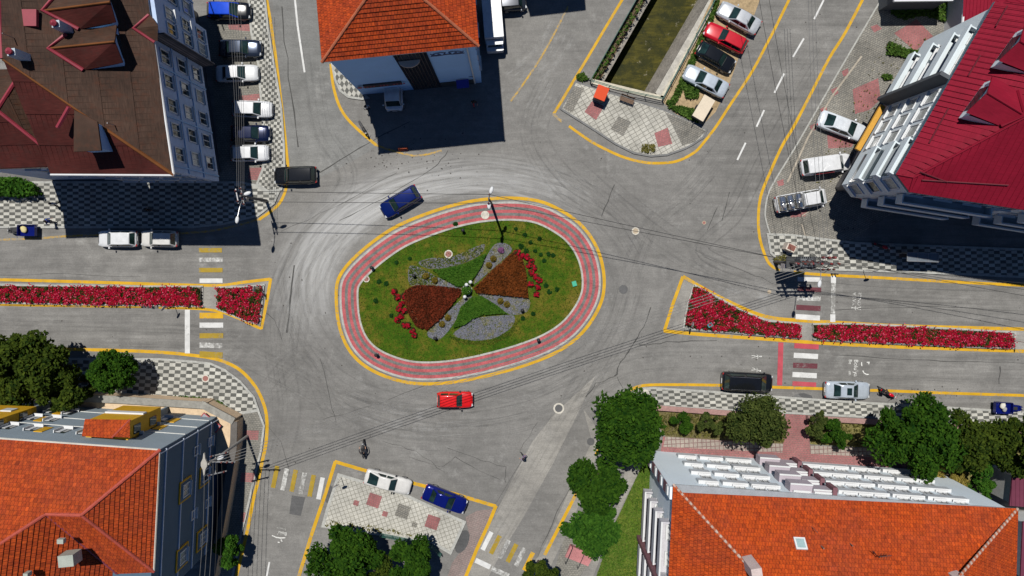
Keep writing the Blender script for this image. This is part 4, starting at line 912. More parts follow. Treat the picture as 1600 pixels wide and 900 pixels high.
# ------------------------------------------------------------------ B: white hall with orange tile roof (north)
TB = tile_mat('orange_tiles', (.44, .062, .010), (.34, .043, .009), (.11, .013, .005)); T_cap = plain('clay_ridge', (.38, .11, .05), .85, var=.3, fine=4)
M_bw = plain('blue_shade_plaster', (.34, .58, .90), .85, var=.08, scale=.4)  # pale plaster, deepened with the blue of its shade
hB = 14.0; c1, c2 = P(503, 97, hB), P(748, 72, hB); c4, c3 = P(478, -200, hB), P(726, -215, hB); rr1, rr2 = P(605, -50, 18.3), P(598, -125, 18.3)
bB = thing('white_hall', 'white walled hall under an orange tiled hip roof with a dark glazed strip', 'building', tuple(dn((c1+c2)/2, 0)), 0, None, True)
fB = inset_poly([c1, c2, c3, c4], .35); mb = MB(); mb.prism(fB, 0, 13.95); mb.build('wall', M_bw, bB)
mb = MB(); eave(mb, [c1, c2, c3, c4], hB); mb.build('gutter', M_white, bB)
mb = MB(); tiled(mb, [c1, c2, rr1]); tiled(mb, [c2, c3, rr2, rr1]); tiled(mb, [c4, c1, rr1, rr2]); tiled(mb, [c3, c4, rr2]); mb.build('roof', TB, bB)
mb = MB(); ridge(mb, c1, rr1); ridge(mb, c2, rr1); ridge(mb, rr1, rr2); mb.build('ridge_tiles', T_cap, bB)
w1, w2 = Vector((fB[0].x, fB[0].y, 0)), Vector((fB[1].x, fB[1].y, 0)); d = (w2-w1).normalized(); nn = Vector((d.y, -d.x, 0)); rz = math.atan2(d.y, d.x); LB = (w2-w1).length
MM = Matrix.Translation(w1) @ Matrix.Rotation(rz, 4, 'Z')
def onwall(M, u, z, out, sz, mat, name, parent, bv=None):
    mb = MB(); mb.box((0,0,0), sz, 0, 0, M @ Matrix.Translation(Vector((u, -out, z)))); return mb.build(name, mat, parent)
u0, u1 = .435*LB, .665*LB
onwall(MM, (u0+u1)/2, 7, .052, (u1-u0, .1, 13.6), plain('bronze_glass', (.022,.016,.013), .12, var=.3, spec=.8), 'glazed_strip', bB)
mb = MB()
for i in range(1, 9): mb.box((0,0,0), (.05, .14, 13.5), 0, 0, MM @ Matrix.Translation(Vector((u0+(u1-u0)*i/9, -.075, 7))))
mb.build('mullions', plain('bronze_bar', (.05,.04,.035), .5), bB)
mb = MB(); uc = (u0+u1)/2-.3
pts = [MM @ Vector((uc+.95*math.cos(a), -.16-.62*math.sin(a), 11.2)) for a in [i*math.pi/12 for i in range(13)]]
mb.prism(pts, 11.1, 11.2, 0, None, True); mb.build('canopy', plain('tan_canopy', (.80,.62,.48), .7), bB)
s_ = onwall(MM, .225*LB, 3.6, .08, (.30*LB, .16, 1.0), plain('dark_sign', (.035,.025,.03), .6), 'sign_board', bB)
def walltext(parent, M, u, z, out, s, size, mat, name='lettering'):
    c = bpy.data.curves.new(name, 'FONT'); c.body = s; c.size = size; c.align_x = 'CENTER'; c.align_y = 'CENTER'; c.fill_mode = 'FRONT'; c.extrude = .015
    o = bpy.data.objects.new(name, c); COL.objects.link(o); o.parent = parent
    m = Matrix.Translation(-Vector(WLOC[parent.name])) @ M @ Matrix.Translation(Vector((u, -out, z))) @ Matrix.Rotation(math.pi/2, 4, 'X'); o.matrix_local = m; c.materials.append(mat); q = fontmesh(o); q.matrix_local = m; return q
M_rl = plain('red_letters', (.40,.05,.07), .6)
mb = MB()
for i in range(14): 
    if i in (0, 5, 9): continue
    mb.box((0,0,0), (.16, .03, .34), 0, 0, MM @ Matrix.Translation(Vector((.225*LB-2.2+i*.33, -.178, 3.6))))
mb.lathe([(.26, -.02), (.26, .02), (.001, .02)], (0,0,0), 12, 0, MM @ Matrix.Translation(Vector((.225*LB-2.3, -.175, 3.6))) @ Matrix.Rotation(math.pi/2, 4, 'X'))
mb.build('sign_letters', M_rl, bB)
# faint scroll emblem under the eave
mb = MB(); M_emb = plain('faded_emblem', (.12,.13,.20), .8)
for sgn in (-1, 1):
    for pts in ([(.1,.3),(.5,.42),(.9,.3),(1.15,.0),(.9,-.25),(.6,-.1),(.75,.1)], [(0,-.35),(.4,-.45),(.9,-.5),(1.35,-.45)], [(.15,.1),(.3,-.15),(0,-.3)], [(.5,-.2),(.8,-.35),(1.2,-.2),(1.3,.25)]):
        mb.tube([MM @ Vector((.80*LB+x*sgn*1.1, -.02, 11.75+z*.95)) for x, z in [tuple(q) for q in smooth_open(pts, 4)]], .045, 5)
mb.build('emblem', M_emb, bB)
mb = MB(); mb.tube([MM @ Vector((LB-.7, -.09, .2)), MM @ Vector((LB-.7, -.09, 13.7))], .07, 8); mb.build('drain_pipe', M_white, bB)
onwall(MM, LB*.80, .9, .03, (LB*.30, .06, 1.7), plain('dark_shutter', (.05,.055,.06), .5), 'shop_front', bB)
mb = MB(); q = [MM @ Vector((x, -y, z)) for x, y, z in ((LB*.80, .1, 2.5), (LB*.90, .1, 2.5), (LB*.90, .9, 2.2), (LB*.80, .9, 2.2))]; facep(mb, q); o = mb.build('awning', plain('blue_awning', (.02,.03,.30), .7), bB); sd = o.modifiers.new('s', 'SOLIDIFY'); sd.thickness = .04
walltext(bB, MM, LB-.95, 1.75+1.2, .03, "No", .35, M_emb)
facade(bB, Vector((fB[3].x, fB[3].y, 0)), w1, spread(5), [5, 8.5, 12], 1.3, 1.5); facade(bB, w2, Vector((fB[2].x, fB[2].y, 0)), spread(5), [5, 8.5, 12], 1.3, 1.5)
# block north of the frame whose shade falls over the top edge
q1, q2 = P(884,-72), P(798,-62); bN = thing('office_block', 'plain block beyond the top edge whose shade lies on the side street', 'building', (q1.x, q1.y, 0), 0, None, True)
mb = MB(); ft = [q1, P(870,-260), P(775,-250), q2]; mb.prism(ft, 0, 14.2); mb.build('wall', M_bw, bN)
mb = MB(); cc = [V3(p, 14.2) for p in ft]; top = V3((ft[0]+ft[2])/2, 17)
for i in range(4): tiled(mb, [cc[i], cc[(i+1) % 4], top])
mb.build('roof', TB, bN); facade(bN, q2, q1, [.2,.5,.8], [3,6.5,10], 1.3, 1.5)

# ------------------------------------------------------------------ C: burgundy roofed block (north-east)
TC = metal_roof('burgundy_metal', (.205, .006, .021), .16); TCd = TC
M_cw = plain('grey_green_render', (.46, .52, .53), .85, var=.1, scale=.5); M_cw2 = plain('sky_grey_render', (.60, .67, .70), .85, var=.1, scale=.5); M_teal = plain('teal_fascia', (.05, .12, .16), .6)
hC = 14.2; s1, s2, s3 = P(1421, 300, hC), P(1400, 272, hC), P(1555, 2, hC); s4 = P(1990, 389, hC); k1 = P(1428, 277, 14.75); k2 = P(1700, 130, 19.5); k3 = P(1760, 26, 19.5); s5 = P(1800, -110, hC); s6 = P(2050, 60, hC)
bC = thing('apartment_block', 'burgundy metal roofed block with long white balconies facing the parking ground', 'building', tuple(dn(s1, 0)), 0, None, True)
ft = inset_poly([s1, s4, s6, s5, s3, s2], .35); mb = MB(); mb.prism(ft, 4.0, 14.1, 0, None, True); mb.build('wall', M_cw2, bC)
gf = inset_poly(ft, 1.0); mb = MB(); mb.prism(gf, 0, 4.0); mb.build('ground_floor', plain('dark_shopfront', (.10,.10,.11), .4), bC)
mb = MB(); eave(mb, [s1, s4, s6, s5, s3, s2], hC, .3); mb.build('gutter', M_teal, bC)
mb = MB()
for f in ([s2, s3, k3, k2, k1], [s1, s4, k2, k1], [s1, s2, k1], [s3, s5, k3], [s5, s6, k3], [s4, s6, k3, k2]): facep(mb, f); ribs(mb, f, .5, .045, .03)
mb.build('roof', TC, bC)
mb = MB(); mb.tube([s1+Vector((0,0,.04)), k1, k2, k3], .11, 6); mb.tube([s2, k1], .1, 6); mb.build('hip_cap', TC, bC)
mb = MB()
for a, b in (((1574,10),(1556,42)), ((1532,87),(1513,119)), ((1482,170),(1452,224)), ((1437,268),(1480,284)), ((1440,281),(1575,289))):
    o_, u_, v_, n_ = frame([s2, s3, k3, k2, k1] if a[1] < 230 else [s1, s4, k2, k1])
    def onC(px, py):
        h = 15.0
        for _ in range(14):
            p = P(px, py, h); z = o_.z-((p.x-o_.x)*n_.x+(p.y-o_.y)*n_.y)/n_.z; h = .5*h+.5*z
        return P(px, py, h)
    mb = MB(); mb.tube([onC(*a)+n_*.06, onC(*b)+n_*.06], .06, 5); mb.build('snow_guard', plain('dark_burgundy', (.12,.012,.02), .5), bC)
o_, u_, v_, n_ = frame([s2, s3, k3, k2, k1])
def onC(px, py, up=0):
    h = 15.0
    for _ in range(14):
        p = P(px, py, h); z = o_.z-((p.x-o_.x)*n_.x+(p.y-o_.y)*n_.y)/n_.z; h = .5*h+.5*z
    p = P(px, py, h); p.z += up; return p
def dormC(tip, rf, ea, eb, ga, gb):
    t = onC(*tip, .05); f = P(rf[0], rf[1], t.z); zl = onC(*ea).z-.3
    return dorm(bC, t, f, P(ea[0], ea[1], t.z-.9), P(eb[0], eb[1], t.z-.9), onC(*ga, .05), onC(*gb, .05), zl, [TC, TC], M_cw2, (TC, TC))
dormC((1600,180), (1543,145), (1551,119), (1510,176), (1590,142), (1562,197))
dormC((1651,99), (1594,64), (1602,38), (1561,95), (1641,61), (1613,116))
wS, wC, wN = Vector((ft[0].x, ft[0].y, 0)), Vector((ft[5].x, ft[5].y, 0)), Vector((ft[4].x, ft[4].y, 0)); LC = (wC-wN).length
wE = Vector((ft[1].x, ft[1].y, 0))
# west side, seen from north to south: recessed long balconies, plain wall with windows, short end balconies
for z in (4.3, 7.2, 10.2, 12.6):
    balcony(bC, wN, wC, LC-14.2, LC-9.4, z, .8, M_cw2, .6 if z > 12 else .85, rail=M_cw2)
    if z > 5: balcony(bC, wN, wC, LC-3.4, LC+.05, z, .55, M_cw2, .6 if z > 12 else .85, rail=M_cw2)
facade(bC, wN, wC, [LC-7.9, LC-6.2, LC-4.5], [6.0, 9.0, 12.0], 1.3, 1.5, 1, None, M_curt); facade(bC, wN, wC, [LC-13.6, LC-11.6, LC-10.2], [6.0, 9.0, 11.9], 1.5, 1.9, 2)
dC = (wC-wN).normalized(); nC = Vector((dC.y, -dC.x, 0)); rC = math.atan2(dC.y, dC.x); MCw = Matrix.Translation(wN) @ Matrix.Rotation(rC, 4, 'Z')
onwall(MCw, LC-6.2, 4.1, .42, (5.0, .5, .3), plain('ochre_canopy', (.55,.28,.03), .7), 'canopy', bC)
onwall(MCw, LC-9.1, 9.0, .62, (.35, 1.2, 9.9), plain('dark_clad', (.07,.08,.09), .7), 'fin_wall', bC)
mb = MB()
for i in range(6): mb.tube([MCw @ Vector((LC-8.4+i*.95, -.32, 13.4)), MCw @ Vector((LC-8.4+i*.95, -.32, 13.9))], .02, 4)
mb.build('gutter_brackets', M_steel, bC)
for z in (5.6, 8.5, 11.4):
    onwall(MCw, LC-11.8, z+.45, .03, (4.6, .06, 1.25), plain('loggia_shade', (.06,.075,.085), .25), 'loggia_shade_glazing', bC); onwall(MCw, LC-1.65, z+.45, .03, (3.1, .06, 1.25), plain('loggia_glass', (.10,.13,.14), .15), 'loggia_shade_glazing', bC)  # long dark panels paint the shade inside the loggias; end ones are glass
dS = (wE-wS).normalized(); LS = (wE-wS).length
facade(bC, wC, wS, [.5], [6.0, 9.0, 11.9], 1.2, 1.5, 1); facade(bC, wS, wE, [2+i*2.6 for i in range(9)], [6.0, 9.0, 11.9], 1.5, 1.5)
for z in (4.2, 7.2, 10.2): balcony(bC, wS, wE, 1.0, 9.0, z, .9, M_cw2, .9); balcony(bC, wS, wE, 12.0, 20.0, z, .9, M_cw2, .9)
p = P(1318, 308); mb = MB(); mb.box((p.x, p.y-.2, 3.5), (1.9, .25, .5), R(-42)); o = mb.build('shop_sign', plain('red_sign', (.32,.03,.05), .6), bC)
# small house and wall at the top edge
h3 = [P(1504, 38, 3.4), P(1556, 36, 3.4), P(1580, -80, 3.4), P(1512, -80, 3.4)]
bH = thing('low_house', 'low house with a burgundy sheet roof at the top edge beside the big block', 'building', tuple(dn(h3[0], 0)), 0, None, True)
mb = MB(); mb.prism(inset_poly(h3, .25), 0, 3.3); mb.build('wall', M_white, bH); mb = MB(); r3 = [P(1508,-80,4.4), P(1570,-80,4.4)]; facep(mb, [h3[0], h3[1], r3[1], r3[0]]); ribs(mb, [h3[0], h3[1], r3[1], r3[0]], .35, .06, .04); mb.build('roof', TC, bH)
mb = MB(); mb.tube([h3[0], h3[3]], .12, 6); mb.tube([h3[0], h3[1]], .1, 6); mb.build('gutter', M_white, bH)
h4 = [P(1396, 3, 3.2), P(1488, 2, 3.2), P(1490, -70, 3.2), P(1396, -70, 3.2)]
bG = thing('garage', 'flat grey garage with a white roof edge cut by the top of the view', 'building', tuple(dn(h4[0], 0)), 0, None, True)
mb = MB(); mb.prism(inset_poly(h4, .2), 0, 3.1); mb.build('wall', plain('dark_grey_wall', (.08,.09,.10), .8), bG); mb = MB(); mb.prism(h4, 3.1, 3.35, 0, None, True); mb.build('roof', M_white, bG)

# ------------------------------------------------------------------ D: grey and yellow block, orange roof (south-west)
TD = tile_mat('rust_orange_tiles', (.42, .064, .010), (.33, .044, .009), (.10, .013, .006), .3, .36); T_capD = plain('red_ridge', (.38, .065, .04), .8, var=.25, fine=4)
hD = 13.6; n1, n0 = P(250, 703, hD), P(-130, 676, hD); q2 = P(240, 893, hD); g1, g2 = P(127, 805, 17.4), P(72, 803, 17.4); g3 = P(-4, 853, 19.4); v1 = P(183, 896, hD); g4 = P(-130, 850, 19.4); q3 = P(238, 960, hD)
bD = thing('apartment_block', 'grey apartment block with yellow accents and an orange tiled roof', 'building', tuple(dn(n1, 0)), 0, None, True)
fD = inset_poly([n1, n0, P(-130, 960, hD), q3], .3); mb = MB(); mb.prism(fD, 0, 13.5)
M_dshade = plain('shaded_grey_render', (.065, .115, .17), .8, var=.12, scale=.4); M_dgr = plain('sunlit_grey_render', (.27, .33, .37), .85, var=.1, scale=.4)  # grey walls: dark copy paints the east shade, light copy the north sun
mb.build('wall', M_dshade, bD)
mb = MB(); mb.tube([n0, n1, q2], .1, 6); mb.build('gutter', plain('pale_gutter', (.55,.52,.45), .6), bD)
mb = MB(); tiled(mb, [n1, n0, g4, g3, g2, g1], .36); tiled(mb, [n1, g1, q2], .36); tiled(mb, [g1, g2, v1, q2], .36); g5 = P(-4, 1010, 19.4); tiled(mb, [g2, g3, g5, P(150, 1010, hD), v1], .36)
mb.build('roof', TD, bD)
mb = MB(); ridge(mb, n1, g1, .17); ridge(mb, g1, g2, .17); ridge(mb, g2, g3, .17); ridge(mb, g1, q2, .14); mb.build('ridge_tiles', T_capD, bD)
mb = MB(); mb.tube([g2, v1], .12, 6); mb.build('valley_gutter', plain('plum_metal', (.20,.04,.06), .6), bD)
wN0, wN1, wQ = [Vector((fD[i].x, fD[i].y, 0)) for i in (1, 0, 3)]
# lighter skin added on the north face paints its sunlight, with white window reveals
dN = (wN0-wN1).normalized(); LN = (wN0-wN1).length; MN = Matrix.Translation(wN1) @ Matrix.Rotation(math.atan2(dN.y, dN.x), 4, 'Z')
onwall(MN, LN/2, 6.8, .06, (LN-.1, .12, 13.3), M_dgr, 'north_sunlit_skin', bD)
mb = MB()
for z in (3.4, 5.9, 8.3): mb.box((0,0,0), (LN-.2, .05, .1), 0, 0, MN @ Matrix.Translation(Vector((LN/2, -.145, z))))
mb.build('string_course', plain('pale_string_course', (.62,.62,.58), .8), bD)
def reveal(u, z, w=.85, h=1.25):
    off = Vector(WLOC[bD.name]); B_ = Matrix.Translation(-off) @ MN
    mb = MB(); mb.box((0,0,0), (w, .05, h), 0, 0, MN @ Matrix.Translation(Vector((u, -.147, z)))); o = mb.build('window', M_glass, bD)
    mb = MB(); mb.box((0,0,0), (w+.1, .34, .07), 0, 0, B_ @ Matrix.Translation(Vector((u, -.29, z-h/2)))); link('sill', mb.mesh('sill', M_white), o)
    mb = MB(); mb.box((0,0,0), (.07, .26, h), 0, 0, B_ @ Matrix.Translation(Vector((u+w/2+.02, -.25, z+.04)))); link('jamb', mb.mesh('jamb', M_white), o)
    mb = MB(); mb.box((0,0,0), (w*.5, .03, h*.8), 0, 0, B_ @ Matrix.Translation(Vector((u+w*.2, -.19, z)))); link('blind', mb.mesh('blind', M_white), o)
for u in (3.9, 5.5, 6.9, 8.3, 10.3, 13.0, 15.2, 17.5, 19.8): reveal(u, 9.9)
for z in (6.8, 4.2): reveal(4.0, z); reveal(13.4, z); reveal(15.2, z); reveal(18.0, z)
M_yb = plain('amber_panel', (.62,.34,.006), .7)
for u, z in ((3.2, 6.8), (3.2, 4.2), (14.3, 6.8), (14.3, 4.2), (12.1, 9.9)): onwall(MN, u, z, .15, (.75, .06, 1.5), M_yb, 'yellow_panel', bD)
onwall(MN, 5.1, 5.6, .4, (.22, .8, 7.6), M_dgr, 'fin_wall', bD); onwall(MN, 16.3, 5.6, .4, (.22, .8, 7.6), M_dgr, 'fin_wall', bD)
# corner bay at the west end
xq = [P(-140,651,5.6), P(57,652,5.6), P(57,635,5.6), P(-140,628,5.6)]; mb = MB(); mb.prism(xq, 5.6, 12.6, 0, None, True); mb.build('corner_bay', M_yb, bD)
ce = [xq[1], xq[2]]
for z in (7.4, 10.4): mb = MB(); mb.box(tuple(V3((ce[0]+ce[1])/2, z)+Vector((.03,0,0))), (.08, .75, 1.0), 0); mb.build('bay_window', M_glass, bD)
mb = MB(); fm = (xq[2]*.55+xq[3]*.45)
for dx in (-.5, 2.6): mb.box((xq[2].x-1.8-dx, xq[2].y+.02+.0*dx+.06, 7.4), (1.0, .16, .9), R(-2))
mb.build('bay_sill', M_white, bD)
# bay with its own little tiled roof
b1, b2, b3, b4 = P(131, 653, 11.2), P(203, 656, 11.2), P(203, 684, 12.2), P(128, 682, 12.2); mb = MB(); mid = P(176, 683, 12.6); tiled(mb, [b2, b1, b4, mid], .36); tiled(mb, [b2, mid, b3], .36)
mb.build('bay_roof', TD, bD); mb = MB(); ridge(mb, b2, mid, .1); mb.build('bay_ridge', T_capD, bD)
mb = MB(); bq = inset_poly([b1, b2, V3(P(203,697,11.2), 0), V3(P(128,694,11.2), 0)], .22); mb.prism(bq, 5.5, 11.1, 0, None, True); mb.build('bay', M_yb, bD)
be = (bq[1]+bq[2])/2; bn = (bq[0]+bq[1])/2; bl = (bq[1]-bq[0]).length; ba = math.atan2((bq[1]-bq[0]).y, (bq[1]-bq[0]).x)
mb = MB(); mb.box((bn.x, bn.y+.03, 8.25), (bl-.1, .22, .6), ba); mb.build('bay_band', M_white, bD)
for z in (7.0, 9.7): mb = MB(); mb.box((be.x+.03, be.y, z), (.08, .8, 1.1), 0); mb.build('bay_window', M_glass, bD)
# east wall: pale downpipes, yellow framed windows
dE = (wN1-wQ).normalized(); LE = (wN1-wQ).length; ME = Matrix.Translation(wQ) @ Matrix.Rotation(math.atan2(dE.y, dE.x), 4, 'Z')
for z in (12.0, 8.9, 6.1, 3.2): onwall(ME, LE/2, z, .05, (LE-.1, .1, .13), plain('pale_pipe', (.55,.62,.72), .6), 'string_course', bD)
mb = MB(); mb.tube([ME @ Vector((LE-.2, -.08, .2)), ME @ Vector((LE-.2, -.08, 13.4))], .06, 6); mb.build('drain_pipe', plain('pale_pipe', (.55,.6,.66), .6), bD)
for u in (LE-5.0, LE-11.2):
    for z in (4.2, 8.2):
        onwall(ME, u, z, .06, (2.0, .12, 2.2), M_yb, 'yellow_frame', bD); onwall(ME, u, z, .10, (1.7, .08, 1.9), M_dshade, 'frame_panel', bD)
facade(bD, wQ, wN1, [LE-5.0, LE-11.2], [4.2, 8.2], 1.2, 1.3, 2, None, None, .14); facade(bD, wQ, wN1, [LE-8.1, LE-14, LE-2.0], [3.2, 6.2], .9, .9, 1)
p = P(107, 874, 17.2); mb = MB(); mb.box((p.x, p.y, p.z-.2), (1.2, .9, 1.1), .1); mb.build('roof_hatch', plain('weathered_zinc', (.35,.38,.33), .6), bD)
mb = MB(); mb.box(tuple(P(96,845,17.6)), (.5,.35,.35)); mb.box(tuple(P(43,897,18.5)), (.35,.3,.5)); mb.build('vent', plain('weathered_zinc', (.35,.38,.33), .6), bD)

# ------------------------------------------------------------------ E: pale block with balconies, orange roof (south-east)
TE = tile_mat('bright_orange_tiles', (.47, .068, .007), (.38, .048, .006), (.13, .014, .003), .27, .36, .3); T_mort = plain('mortared_ridge', (.45,.34,.28), .9, var=.3, fine=5)
hE = 11.0; w0, w1_, w2_, w3 = P(1052, 757, hE), P(1590, 795, hE), P(1584, 1010, hE), P(1040, 1000, hE); y1, y2 = P(1186, 903, 16.0), P(1497, 903, 16.0)
bE = thing('apartment_block', 'pale blue block with rows of white balconies under a bright orange tiled roof', 'building', tuple(dn(w0, 0)), 0, None, True)
fE = inset_poly([w0, w1_, w2_, w3], .3); M_sky = plain('sky_blue_render', (.74, .83, .88), .8, var=.06, scale=.5); M_lil = plain('lilac_render', (.42, .37, .41), .85, var=.08); M_mau = plain('mauve_panel', (.19, .085, .10), .8)
mb = MB(); mb.prism(fE, 0, 10.95); mb.build('wall', M_sky, bE)
mb = MB(); eave(mb, [w0, w1_, w2_, w3], hE, .14); mb.build('gutter', plain('grey_gutter', (.3,.32,.34), .5), bE)
mb = MB(); tiled(mb, [w1_, w0, y1, y2], .36); tiled(mb, [w0, w3, y1], .36); tiled(mb, [w1_, y2, w2_], .36); tiled(mb, [w3, w2_, y2, y1], .36); mb.build('roof', TE, bE)
for a_, b_ in ((w0, y1), (w1_, y2)): mb = MB(); ridge(mb, a_, b_, .12, .24, 0, 1); mb.build('ridge_tiles', [T_cap, T_mort], bE)
aN, bNn = Vector((fE[1].x, fE[1].y, 0)), Vector((fE[0].x, fE[0].y, 0)); LNE = (bNn-aN).length      # from the east end to the west end
dd = (bNn-aN).normalized(); MNE = Matrix.Translation(aN) @ Matrix.Rotation(math.atan2(dd.y, dd.x), 4, 'Z')
M_bsw = plain('balcony_dull_white', (.50,.53,.55), .8)  # one even off-white, duller than the copings
for z in (.9, 3.4, 5.9, 8.4):
    for (a, b) in ((2.9, 6.6), (6.9, 9.8), (10.1, 14.7), (20.0, 22.6), (22.9, 25.2), (25.6, 27.4)):
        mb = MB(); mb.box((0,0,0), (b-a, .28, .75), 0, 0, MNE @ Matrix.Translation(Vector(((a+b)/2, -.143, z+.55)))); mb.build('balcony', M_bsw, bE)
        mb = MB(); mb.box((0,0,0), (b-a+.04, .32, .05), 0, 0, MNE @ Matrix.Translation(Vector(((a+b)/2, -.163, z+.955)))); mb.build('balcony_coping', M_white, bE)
    facade(bE, aN, bNn, [3.9, 5.6, 7.7, 9.0, 11.0, 12.4, 13.8, 20.8, 22.0, 23.8, 26.2], [z+1.75], 1.0, 1.1, 2)
    for (a, b, dp) in ((15.6, 17.2, .4), (17.3, 19.3, .8)):
        mb = MB(); mb.box((0,0,0), (b-a, dp, 1.15), 0, 0, MNE @ Matrix.Translation(Vector(((a+b)/2, -dp/2-.003, z+.85)))); mb.build('stair_balcony', M_lil, bE)
        mb = MB(); mb.box((0,0,0), (b-a+.04, .14, .06), 0, 0, MNE @ Matrix.Translation(Vector(((a+b)/2, -dp+.06, z+1.46)))); mb.build('stair_coping', M_white, bE)
    onwall(MNE, 15.35, z+.9, .35, (.4, .7, 1.5), M_mau, 'mauve_panel', bE)
    facade(bE, aN, bNn, [16.4, 18.3], [z+2.0], 1.4, .7, 2)
wE0, wE1 = Vector((fE[0].x, fE[0].y, 0)), Vector((fE[3].x, fE[3].y, 0)); LWE = (wE1-wE0).length; dw = (wE1-wE0).normalized(); MWE = Matrix.Translation(wE0) @ Matrix.Rotation(math.atan2(dw.y, dw.x), 4, 'Z')
for z in (.9, 3.4, 5.9, 8.4):
    balcony(bE, wE0, wE1, 3.6, 8.6, z+.2, .85, plain('lilac_white', (.52,.51,.54), .8), .85, rail=M_white)
    balcony(bE, wE0, wE1, 9.3, 12.4, z+.2, 1.1, plain('lilac_white', (.52,.51,.54), .8), .85, rail=M_white)
    facade(bE, wE0, wE1, [4.8, 7.2, 10.6], [z+1.4], 1.2, 1.7, 2)
onwall(MWE, 8.95, 5.5, .55, (.4, 1.1, 10.6), M_mau, 'mauve_pier', bE)
mb = MB(); mb.box((0,0,0), (1.1, .5, 10.7), 0, 0, MWE @ Matrix.Translation(Vector((.56, -.253, 5.4)))); mb.build('corner_pier', M_sky, bE)
for z in (1.5, 4, 6.5, 9):
    onwall(MWE, .55, z, .54, (1.0, .06, 1.2), M_mau, 'pier_panel', bE); onwall(MWE, .55, z+.9, .56, (.8, .1, .55), M_white, 'pier_block', bE)
def onE(px, py, face):
    o_, u_, v_, n_ = frame(face); h = 13.0
    for _ in range(14):
        p = P(px, py, h); z = o_.z-((p.x-o_.x)*n_.x+(p.y-o_.y)*n_.y)/n_.z; h = .5*h+.5*z
    return P(px, py, h), n_
FN = [w1_, w0, y1, y2]
p, n_ = onE(1250, 850, FN); rot = n_.to_track_quat('Z', 'Y').to_matrix().to_4x4(); mb = MB(); mb.box((0,0,0), (.95, 1.0, .14), 0, 0, Matrix.Translation(p+n_*.12) @ rot); sk = mb.build('skylight', M_white, bE); off = Vector(WLOC[bE.name]); mb = MB(); mb.box((0,0,0), (.68, .74, .04), 0, 0, Matrix.Translation(p+n_*.2-off) @ rot); link('pane', mb.mesh('pane', plain('pale_skylight', (.3,.42,.42), .1)), sk)
for px, py, h_ in ((1170, 880, 1.9), (1494, 905, 1.8)):
    p, _ = onE(px, py, FN); mb = MB(); mb.box((p.x, p.y, p.z+h_/2-.3), (.85, .9, h_+.6), .15); mb.build('chimney', plain('pinkish_plaster', (.55,.45,.42), .85), bE)
mb = MB(); p, _ = onE(1283, 853, FN); mb.tube([p, p+Vector((0,0,.5))], .07, 6); p, _ = onE(1267, 822, FN); mb.tube([p, p+Vector((0,0,1.3))], .025, 5); p, _ = onE(1328, 849, FN); mb.tube([p, p+Vector((0,0,.5))], .05, 6); mb.build('vent_pipe', plain('rusty_pipe', (.2,.12,.09), .8), bE)
p, _ = onE(1362, 861, FN); t = thing('tv_antenna', 'spiky television aerial lying across the bright orange roof', 'antenna', tuple(p)); mb = MB(); mb.tube([(0,0,0),(0,0,1.2)], .03, 5); mb.tube([(0,0,1.1),(1.0,.15,1.15)], .025, 5)
for i in range(7): mb.tube([(.1+i*.13, -.22, 1.12), (.1+i*.13, .28, 1.12)], .015, 4)
mb.tube([(0,0,.7),(-.35,.4,.9)], .03, 5); mb.build('aerial', M_black, t)
# the plum roofed shed cut by the right edge
h5 = [P(1577, 790, 4), P(1700, 800, 4), P(1700, 745, 4), P(1582, 742, 4)]; bS = thing('shed', 'plum roofed shed between the dark tree and the orange roof at the edge', 'building', tuple(dn(h5[0], 0)), 0, None, True)
mb = MB(); mb.prism(inset_poly(h5, .2), 0, 3.9); mb.build('wall', plain('pale_shed_wall', (.5,.5,.48), .85), bS); mb = MB(); mb.prism(h5, 3.9, 4.05, 0, None, True); ribs(mb, [V3(q, 4.05) for q in h5], .4, .06, .04); mb.build('roof', metal_roof('plum_metal_roof', (.14,.035,.06), .2), bS)
h6 = [P(1594, 905, 3), P(1700, 905, 3), P(1700, 815, 3), P(1598, 815, 3)]; bS2 = thing('shed', 'white walled lean-to beside the east gable of the orange roof', 'building', tuple(dn(h6[0], 0)), 0, None, True)
mb = MB(); mb.prism(inset_poly(h6, .15), 0, 2.9); mb.build('wall', M_white, bS2); mb = MB(); mb.prism(h6, 2.9, 3.05, 0, None, True); mb.build('roof', metal_roof('plum_metal_roof_b', (.14,.035,.06), .2), bS2)
